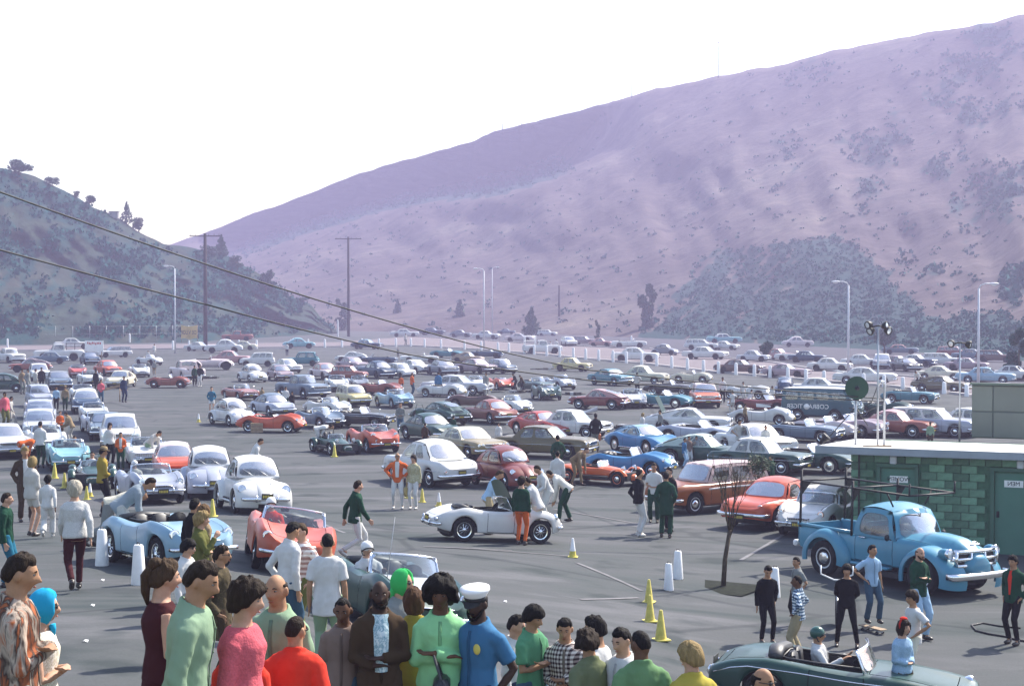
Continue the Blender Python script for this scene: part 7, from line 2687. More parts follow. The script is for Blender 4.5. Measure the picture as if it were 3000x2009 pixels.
def hair_mesh(style, fine):
 t, zf, zs, zb, nz = HAIR[style]
 nu, nv = (44, 26) if fine else (16, 10)
 m = MB()
 sd = rnd.uniform(0, 50)
 def P(u, v):
  p = head_P(u, v * .97)
  n = Vector((p.x / .1, p.y / .077, p.z / .12)).normalized()
  a = abs(math.atan2(p.y, p.x + .012)) / math.pi           # 0 front .. 1 back
  line = interp([(0, zf), (.16, zf - .004), (.27, zs + .05 if style not in ('bob', 'long', 'scarf') else zs), (.36, zs), (.5, zs - .005), (.75, zb), (1, zb)], a)
  if style == 'bald':
   line = interp([(0, .4), (.33, .3), (.36, .02), (.5, -.01), (.75, -.07), (1, -.08)], a)
   if p.z > .055:
    line = 1
  wd = .040 if style in ('short', 'crew', 'thick', 'bald', 'updo') else .024
  k = .22 * sstep(line - .008, line + .004, p.z) + .78 * sstep(line - .004, line + wd, p.z)
  if style == 'scarf':
   k = sstep(.13, .21, a + max(0, p.z - .05) * 2.2)
   if p.z < -.13:
    k = 1
  big = 1.0
  if style in ('bouffant', 'pixie'):
   big = .75 + .45 * sstep(-.05, .09, p.z)
  if style == 'bob':
   big = .7 + .5 * sstep(.02, -.10, p.z)
  nn = noise.noise(Vector((p.x * 38 + sd, p.y * 38, p.z * 14))) * nz * 1.3 + noise.noise(Vector((p.x * 90, p.y * 90 + sd, p.z * 24))) * nz
  return p + n * (-.012 + (t * big + .012 + nn) * k)
 m.grid(P, nu, nv, closed_u=True)
 m.f.append(tuple(range(nu)))
 if style == 'updo':
  m.blob((-.085, 0, .10), (.065, .06, .055), 12, 8)
  m.tube([(-.10, 0, .09), (-.15, .01, .0), (-.14, .02, -.12), (-.11, .03, -.22)], [.04, .045, .035, .012], 8)
 if style == 'long':
  m.tube([(-.08, 0, -.02), (-.105, 0, -.14), (-.095, 0, -.26)], [(.085, .05), (.09, .045), (.05, .02)], 10)
 if style == 'scarf':
  m.tube([(.065, 0, -.135), (.075, .0, -.165), (.06, .02, -.23)], [.03, .026, .035], 8)
  m.tube([(-.07, 0, -.04), (-.09, 0, -.14), (-.08, 0, -.22)], [(.08, .05), (.09, .04), (.02, .012)], 10)
 return m

REQ, DONE = {}, {}
def request(key, mb, voxel, mats, dec=None):
 if key not in REQ:
  REQ[key] = (mb, voxel, mats, dec)
 return key

def run_requests():
 """grow every continuous skin in one go"""
 tmp = []
 for key, (mb, voxel, mats, dec) in REQ.items():
  if key in DONE:
   continue
  me = mb.mesh(key[0], [], True)
  o = bpy.data.objects.new("tmp", me)
  COL.objects.link(o)
  r = o.modifiers.new("r", 'REMESH')
  r.mode = 'VOXEL'
  r.voxel_size = voxel
  r.use_smooth_shade = True
  s = o.modifiers.new("s", 'SMOOTH')
  s.factor = .5
  s.iterations = 1 if voxel < .012 else 3
  if dec:
   d = o.modifiers.new("d", 'DECIMATE')
   d.ratio = dec
  tmp.append((key, o, mats))
 dg = bpy.context.evaluated_depsgraph_get()
 dg.update()
 for key, o, mats in tmp:
  me = bpy.data.meshes.new_from_object(o.evaluated_get(dg))
  me.name = key[0]
  me.materials.clear()
  for q in mats:
   me.materials.append(q)
  me.polygons.foreach_set("use_smooth", [True] * len(me.polygons))
  if key[0] != 'body' and mats and key[-3] in ('near', 'mid'):
   wrinkle(me)
  DONE[key] = me
 for key, o, mats in tmp:
  old = o.data
  bpy.data.objects.remove(o)
  bpy.data.meshes.remove(old)

def wrinkle(me):
 """folds in the cloth"""
 n = len(me.vertices)
 co, no = np.empty(n * 3, 'f'), np.empty(n * 3, 'f')
 me.vertices.foreach_get("co", co)
 me.vertices.foreach_get("normal", no)
 co, no = co.reshape(-1, 3), no.reshape(-1, 3)
 sd = rnd.uniform(0, 90)
 d = np.array([.008 * abs(noise.noise(Vector((p[0] * 5 + sd, p[1] * 5, p[2] * 11 + (p[1] + p[0]) * 7)))) + .003 * noise.noise(Vector((p[0] * 16, p[1] * 16 + sd, p[2] * 20 + p[0] * 9))) - .003 for p in co.tolist()], 'f')
 me.vertices.foreach_set("co", (co + no * d[:, None]).ravel())
 me.update()

def ik(hip, ank, l1, l2, fwd):
 d = ank - hip
 L = min(d.length, (l1 + l2) * .999)
 u = d.normalized()
 a = (l1 * l1 - l2 * l2 + L * L) / (2 * L)
 h = math.sqrt(max(0, l1 * l1 - a * a))
 f = (fwd - u * fwd.dot(u)).normalized()
 return hip + u * a + f * h

TOPS = dict(tee=(.022, -.14, .5), shirt=(.020, -.10, 1.0), polo=(.020, -.12, .5), jacket=(.024, -.13, 1.0), coat=(.027, -.34, 1.0), sweater=(.026, -.08, 1.0), sleeveless=(.014, -.06, 0), longshirt=(.024, -.22, .5), puffer=(.038, -.10, 1.0), dress=(.014, -.06, 0))
BOTTOMS = dict(trousers=(.016, .068), slim=(.008, .052), wide=(.022, .088), shorts=(.02, .0), skirt=(.02, .0), longskirt=(.02, 0))

def figure(pose, top, bottom, hair, female, kid, tier, turn=0, nod=0):
 """build (or fetch) the meshes of one figure 1.75 m tall facing +x; returns a list of (name, mesh key or mesh, material, colour key, loc, parent)"""
 ck = (pose, top, bottom, hair, female, kid, tier, turn, nod)
 if ck in FIGS:
  return FIGS[ck]
 near, mid = tier == 'near', tier == 'mid'
 ps = POSES[pose]
 nseg = 14 if near else 9
 sec = FTORSO if female else TORSO
 # lower body
 sit = ps.get('sit')
 off = [Vector((*ps.get('l', (0, .1)), 0)), Vector((*ps.get('r', (0, -.1)), 0))]
 lift = ps.get('lift', (0, 0))
 zp = ps.get('zp', .93)
 if not sit and 'zp' not in ps:
  reach = max(math.hypot(o.x, abs(o.y) - .09) for o in off)
  zp = min(.935, .115 + .84 * math.cos(min(1.0, reach / .86)))
 P0 = Vector((0, 0, 0 if sit else zp))
 lean = R(ps.get('lean', 0))
 U = Matrix.Rotation(lean, 3, 'Y')
 if ps.get('lean', 0) > 40 and not sit:
  P0.x -= .12
 def up(x, y, z):
  return P0 + U @ Vector((x, y, z))
 legs = []
 for s, o, lf in ((1, off[0], lift[0]), (-1, off[1], lift[1])):
  hip = P0 + Vector((0, s * .088, -.04))
  if sit:
   kn, an = hip + Vector((.42, s * .05, .10)), hip + Vector((.72, s * .03, -.18))
  else:
   an = Vector((o.x, o.y, .085 + lf))
   kn = ik(hip, an, .43, .43, Vector((1, s * .08, 0)))
  legs.append((hip, kn, an, lf, s))
 sw = .146 if female else .158
 shw = {1: up(0, sw, .425), -1: up(0, -sw, .425)}
 arms = []
 for s, nm in ((1, ps['a'][0]), (-1, ps['a'][1])):
  e, w = ARMS[nm]
  e2 = up(e[0], s * (sw + e[1]), .425 + e[2])
  ww = up(w[0] + (.035 if nm == 'cross' and s > 0 else 0), s * (sw + w[1]), .425 + w[2] + (.03 if nm == 'cross' and s > 0 else 0))
  if ps.get('lean', 0) > 20 and nm in ('fwd', 'reach'):           # hanging or reaching arms follow gravity a little
   ww = ww + Vector((.06, 0, -.10))
  arms.append((shw[s], e2, ww, s, nm))
 hk = .99 if kid else .90
 H3 = Matrix.Rotation(R(turn), 3, 'Z') @ Matrix.Rotation(R(ps.get('nod', 0) + nod) - lean * .72, 3, 'Y')
 hc = up(.032, 0, .652 + (.01 if kid else 0))
 HM = U @ H3
 vb = .0105 if near else (.019 if mid else .034)
 vc = .0145 if near else (.021 if mid else .034)
 infl, hem, slv = TOPS[top]
 # --- skin
 m = MB()
 k_ = .80 if near else .86
 m.tube([up(0, 0, z) for z, a, b in sec], [(a * k_, b * k_) if z < .44 else (a * .95, b * .95) for z, a, b in sec], nseg, up=(1, 0, 0))
 m.tube([up(0, 0, .47), up(.004, 0, .54), up(.018, 0, .63)], [.070, .061, .056], nseg)
 if near or mid:
  t = MB()
  t.grid(lambda u, v: head_P(u, v, hk), 30 if near else 18, 24 if near else 14, closed_u=True)
  nu_ = 30 if near else 18
  t.f.append(tuple(range(nu_)))
  t.f.append(tuple(reversed(range(len(t.v) - nu_, len(t.v)))))
  for s in (1, -1):
   t.blob((-.010, s * .083 * hk, -.006), (.021, .017, .035), 8, 6, rot=Matrix.Rotation(s * .35, 3, 'Z'))
  m.add([HM @ Vector(p) + hc for p in t.v], t.f)
 else:
  m.blob(hc, (.092, .078, .115), 8, 6, rot=HM)
 for sh, el, wr, s, nm in arms:
  m.tube([sh, sh.lerp(el, .4), el, el.lerp(wr, .35), wr], [.040, .040, .036, .036, .026], 8 if not near else 10)
  d = (wr - el).normalized()
  if nm in ('cross', 'fold', 'hold'):
   d = (U @ Vector((-.25, -s, .0))).normalized()
  side = d.cross(Vector((0, 0, 1)))
  if side.length < .2:
   side = Vector((0, 1, 0)) * 1.0
   side = (side - d * side.dot(d))
  side.normalize()
  if abs(d.z) > .6:                                               # arm hangs: palm faces the thigh
   side = Vector((1, 0, 0)) - d * d.x
   side.normalize()
  nrm = d.cross(side).normalized()
  if nm == 'pocket' and not near:
   continue
  if not near:
   m.blob(wr + d * .06, (.035, .03, .03), 6, 5)
   m.tube([wr, wr + d * .13], [.028, .018], 6)
   continue
  m.tube([wr - d * .01, wr + d * .035, wr + d * .085], [(.028, .020), (.040, .017), (.038, .014)], 8, up=tuple(nrm))
  for i, (of, ln) in enumerate(((-.030, .062), (-.010, .074), (.010, .070), (.030, .055))):
   b = wr + d * .078 + side * of
   curl = .25 if nm in ('down', 'swingb', 'swingf') else .5
   q = b + d * ln * .5 + side * of * .12 - nrm * ln * curl * .25 * s
   e = q + d * ln * (.5 - curl * .25) - nrm * ln * curl * .55 * s
   m.tube([b, q, e], [.0098, .0092, .0070], 6)
  tb = wr + d * .03 + side * .03 * (1 if abs(d.z) > .6 else -1)
  ts = side * (1 if abs(d.z) > .6 else -1)
  m.tube([tb, tb + ts * .022 + d * .03, tb + ts * .026 + d * .062], [.0125, .0110, .0085], 6)
 for hip, kn, an, lf, s in legs:
  m.tube([hip, hip.lerp(kn, .5), kn, kn.lerp(an, .3), an], [.072, .066, .047, .050, .034], 8)
  m.tube([an, an + Vector((.10, 0, -.05))], [.034, .03], 6)
 bk_ = ('body',) + ck
 request(bk_, m, vb, [M['skin']], .55 if near else None)
 parts = [('body', bk_, None, 'skin')]
 # --- upper garment
 m = MB()
 ssec = [q for q in sec if q[0] > hem - .05 and q[0] < .51]
 zs = [hem] + [q[0] for q in ssec if q[0] > hem + .03]
 ax = [q[0] for q in sec]
 pts, rad = [], []
 for z in zs:
  a = float(np.interp(z, ax, [q[1] for q in sec])) + infl
  b = float(np.interp(z, ax, [q[2] for q in sec])) + infl
  if z < .05:
   a, b = max(a, .160 + infl), max(b, .122 + infl)
  pts.append(up(0, 0, z))
  rad.append((a, b))
 if hem < -.2:                                                       # long hems hang straight
  pts[0] = P0 + Vector((0, 0, hem))
 m.tube(pts, rad, nseg + 4, up=(1, 0, 0))
 if top in ('jacket', 'coat', 'puffer', 'shirt', 'polo'):
  c0 = up(.006, 0, .505)
  t = MB()
  t.lathe([(.060, -.03), (.100, -.035), (.094, .012), (.084, .026), (.066, .022), (.062, -.02)], 16, 'z')
  m.add([U @ Vector((p[0], p[1], p[2] - p[0] * .35)) + c0 for p in t.v], t.f)
 for sh, el, wr, s, nm in arms:
  if slv <= 0:
   m.blob(sh + U @ Vector((0, -s * .03, -.01)), (.055, .05, .06), 8, 6)
   continue
  r0 = .058 + infl * .55
  m.tube([sh + U @ Vector((0, -s * .07, -.022)), sh + U @ Vector((0, -s * .012, -.018)), sh.lerp(el, .2)], [r0 * .95, r0, r0], 10)
  if slv < 1:
   e = sh.lerp(el, .78)
   m.tube([sh.lerp(el, .1), sh.lerp(el, .4), e], [r0, r0 * .98, r0 * .98], 10)
  else:
   w2 = el.lerp(wr, .97)
   m.tube([sh.lerp(el, .1), sh.lerp(el, .5), el, el.lerp(wr, .5), w2], [r0, r0 * .92, r0 * .84, r0 * .74, .036 + infl * .5], 10)
   m.blob(el, (r0 * .86,) * 3, 8, 6)
 front = None
 if near and top in ('jacket', 'coat', 'shirt', 'polo', 'longshirt') and ps.get('lean', 0) < 20:
  front = MB()                                                     # button band down the front
  zz = np.linspace(.46, hem + .04 if hem > -.2 else -.05, 9)
  ln = [up(float(np.interp(z, ax, [q[2] for q in sec])) + infl + (.004 if z < .4 else -.002), 0, z) for z in zz]
  front.tube(ln, [(.013, .004)] * 9, 6, up=(1, 0, 0))
  for i in range(1, 8, 2):
   front.blob(ln[i] + U @ Vector((.004, 0, 0)), (.004, .007, .007), 6, 4)
 tk_ = ('top',) + ck
 mat = 'knit' if top in ('sweater',) else 'cloth'
 request(tk_, m, vc, [M[mat]])
 tn = dict(tee='t_shirt', shirt='shirt', polo='shirt', jacket='jacket', coat='coat', sweater='sweater', sleeveless='blouse', longshirt='shirt', puffer='jacket', dress='dress')[top]
 parts.append((tn, tk_, mat, 'top'))
 if front:
  parts.append(('button_band', front.mesh('button_band', [M['cloth']]), 'cloth', 'band'))
 # --- lower garment
 infb, cuff = BOTTOMS[bottom]
 m = MB()
 m.tube([P0 + U @ Vector((0, 0, .08)), P0 + Vector((0, 0, 0)), P0 + Vector((0, 0, -.12))], [(.148, .114), (.166, .126), (.155, .114)], nseg + 2, up=(1, 0, 0))
 if bottom in ('skirt', 'longskirt'):
  zl = P0.z - (.52 if bottom == 'skirt' else .68)
  m.tube([P0 + Vector((0, 0, .06)), P0 + Vector((0, 0, -.10)), Vector((0, 0, (zl + P0.z) / 2)), Vector((0, 0, zl))], [(.155, .115), (.185, .14), (.20, .16), (.215, .175)], nseg + 2, up=(1, 0, 0))
 else:
  for hip, kn, an, lf, s in legs:
   if bottom == 'shorts':
    m.tube([hip + Vector((0, 0, .05)), hip.lerp(kn, .5), hip.lerp(kn, .62)], [.095, .090, .092], 10)
   else:
    a2 = kn.lerp(an, .95)
    m.tube([hip + Vector((0, 0, .05)), hip.lerp(kn, .5), kn, kn.lerp(an, .5), a2], [.088 + infb, .078 + infb, .056 + infb, max(.056, cuff), cuff], 10)
    m.blob(kn, (.057 + infb,) * 3, 8, 6)
 lk = ('bottom',) + ck
 request(lk, m, vc, [M['cloth']])
 parts.append(({'skirt': 'skirt', 'longskirt': 'skirt', 'shorts': 'shorts'}.get(bottom, 'trousers'), lk, 'cloth', 'bottom'))
 # --- shoes
 if not (near and False):
  for hip, kn, an, lf, s in legs:
   m = MB()
   pitch = R(38) if lf > .05 else 0
   if sit:
    pitch = R(-40)
   RM = Matrix.Rotation(pitch, 3, 'Y')
   m.blob(an + RM @ Vector((.055, 0, -.045)), (.135, .046, .042), 10, 6, rot=RM)
   m.tube([an + Vector((0, 0, .02)), an + RM @ Vector((.0, 0, -.05))], [.042, .044], 8)
   parts.append(('shoe', m.mesh("shoe", [M['leather']]), None, 'shoe'))
 # --- head things
 def on_head(mb):
  mb.v = [tuple(HM @ (Vector(p) * hk) + hc) for p in mb.v]
  return mb
 if hair:
  hm_ = on_head(hair_mesh(hair, near))
  parts.append(('headscarf' if hair == 'scarf' else 'hair', hm_.mesh("hair", [M['cloth'] if hair == 'scarf' else M['hair']]), 'hairmat', 'hair'))
 if near or mid:
  for s in (1, -1):
   m = MB()
   m.blob((.078, s * .032, .012), (.013, .015, .0066), 10, 6, 0)
   m.blob((.0875, s * .031, .012), (.005, .0078, .0068), 8, 5, 1)
   parts.append(('eye', on_head(m).mesh("eye", [M['eye'], M['iris']]), None, None))
   m = MB()
   m.tube([(.094, s * .014, .031), (.095, s * .032, .037), (.083, s * .052, .031)], [(.003, .004), (.004, .0055), (.002, .002)], 6)
   parts.append(('eyebrow', on_head(m).mesh("eyebrow", [M['hair']]), None, 'hair' if hair != 'scarf' else 'brow'))
  m = MB()
  m.tube([(.092, .023, -.070), (.102, .010, -.068), (.104, 0, -.070), (.102, -.010, -.068), (.092, -.023, -.070)], [.002, .005, .0055, .005, .002], 6)
  parts.append(('lips', on_head(m).mesh("lips", [M['skin']]), None, 'lips'))
 FIGS[ck] = (parts, hc, HM, hk, arms, up)
 return FIGS[ck]
FIGS = {}
def hat_mesh(kind):
 m = MB()
 if kind == 'cap':          # peaked uniform cap
  m.lathe([(.094, .045), (.098, .085), (.130, .125), (.128, .150), (.06, .160), (.001, .162)], 24, 'z', mi=0)
  m.lathe([(.0965, .040), (.100, .078)], 24, 'z', mi=1)
  m.grid(lambda u, v: (.085 + .075 * v * math.sin(math.pi * u) + .01 * math.sin(math.pi * u), (.5 - u) * .19 * (1 - .25 * v), .050 - .035 * v), 12, 5, 1)
  return 'cap', m, [M['white'], M['dark']]
 if kind == 'brim':         # brimmed hat
  m.lathe([(.175, .060), (.178, .066), (.105, .070), (.100, .125), (.075, .165), (.001, .160)], 22, 'z', mi=0)
  m.lathe([(.107, .072), (.105, .098)], 22, 'z', mi=1)
  return 'hat', m, [M['cloth'], M['dark']]
 if kind in ('helmet', 'helmet2'):
  m.blob((-.012, 0, .030), (.128, .112, .118), 22, 14)
  m.v = [(p[0], p[1], max(p[2], -.015 - (.05 if p[0] < -.01 else 0))) for p in m.v]
  m.tube([(.05, .112, -.02), (.115, .06, .028), (.128, 0, .036), (.115, -.06, .028), (.05, -.112, -.02)], .012, 6, 1)
  m.tube([(-.01, .104, -.02), (.02, .088, -.09), (.04, 0, -.128), (.02, -.088, -.09), (-.01, -.104, -.02)], .010, 6, 1)
  return 'helmet', m, [M['paint'], M['dark']]
 if kind == 'headband':
  m.tube([(.0, .096, .0), (.0, .105, .075), (-.0, .06, .145), (-.0, 0, .162), (0, -.06, .145), (0, -.105, .075), (0, -.096, 0)], [(.022, .012)] * 7, 8, up=(1, 0, 0))
  m.blob((-.01, 0, .150), (.06, .07, .03), 10, 6)
  return 'headband', m, [M['cloth']]
 if kind == 'sunglasses':
  for s in (1, -1):
   m.blob((.100, s * .031, .012), (.008, .027, .019), 10, 6)
   m.tube([(.098, s * .055, .016), (.03, s * .085, .014), (-.01, s * .086, .008)], .004, 5)
  m.tube([(.106, .012, .016), (.106, -.012, .016)], .004, 5)
  return 'sunglasses', m, [M['dark']]
 if kind == 'glasses':
  for s in (1, -1):
   pts = [(.104, s * .032 + .022 * math.cos(a), .010 + .017 * math.sin(a)) for a in [k * math.pi / 5 for k in range(11)]]
   m.tube(pts, .003, 5)
   m.tube([(.10, s * .054, .016), (-.01, s * .086, .008)], .003, 5)
  return 'glasses', m, [M['dark']]
 if kind == 'beard':
  m.tube([(.020, .071, -.035), (.055, .058, -.075), (.088, .030, -.100), (.096, 0, -.108), (.088, -.030, -.100), (.055, -.058, -.075), (.020, -.071, -.035)], [(.008, .012), (.012, .020), (.014, .022), (.014, .022), (.014, .022), (.012, .020), (.008, .012)], 8)
  m.tube([(.096, .026, -.060), (.106, 0, -.052), (.096, -.026, -.060)], .006, 6)
  return 'beard', m, [M['hair']]

SK = dict(l=(.52, .30, .20, 1), t=(.40, .215, .12, 1), b=(.13, .060, .032, 1), d=(.055, .028, .018, 1))
HC = dict(k=(.010, .008, .007, 1), d=(.028, .017, .010, 1), b=(.070, .040, .020, 1), r=(.10, .045, .020, 1), y=(.34, .235, .10, 1), g=(.50, .45, .36, 1), u=(.02, .35, .58, 1), e=(.05, .45, .12, 1), s=(.16, .09, .04, 1))
CC = dict(white=(.60, .59, .57, 1), cream=(.66, .62, .50, 1), black=(.012, .012, .014, 1), dkgreen=(.012, .055, .032, 1), green=(.10, .28, .15, 1), sage=(.24, .34, .22, 1), mint=(.30, .66, .32, 1), red=(.62, .045, .025, 1), pink=(.66, .13, .16, 1), orange=(.60, .12, .025, 1),
          blue=(.05, .16, .30, 1), ltblue=(.34, .50, .66, 1), navy=(.015, .03, .07, 1), denim=(.05, .10, .15, 1), khaki=(.34, .28, .17, 1), brown=(.06, .038, .022, 1), tan=(.26, .19, .11, 1), mustard=(.32, .23, .04, 1), olive=(.12, .12, .035, 1), grey=(.22, .23, .22, 1), dkgrey=(.05, .055, .06, 1),
          maroon=(.055, .014, .016, 1), taupe=(.20, .145, .12, 1), gold=(.42, .34, .06, 1), tealj=(.02, .14, .22, 1), olivej=(.15, .17, .09, 1), greenj=(.13, .24, .11, 1), offwhite=(.62, .60, .54, 1), greyblue=(.26, .30, .33, 1), pale=(.50, .48, .44, 1))

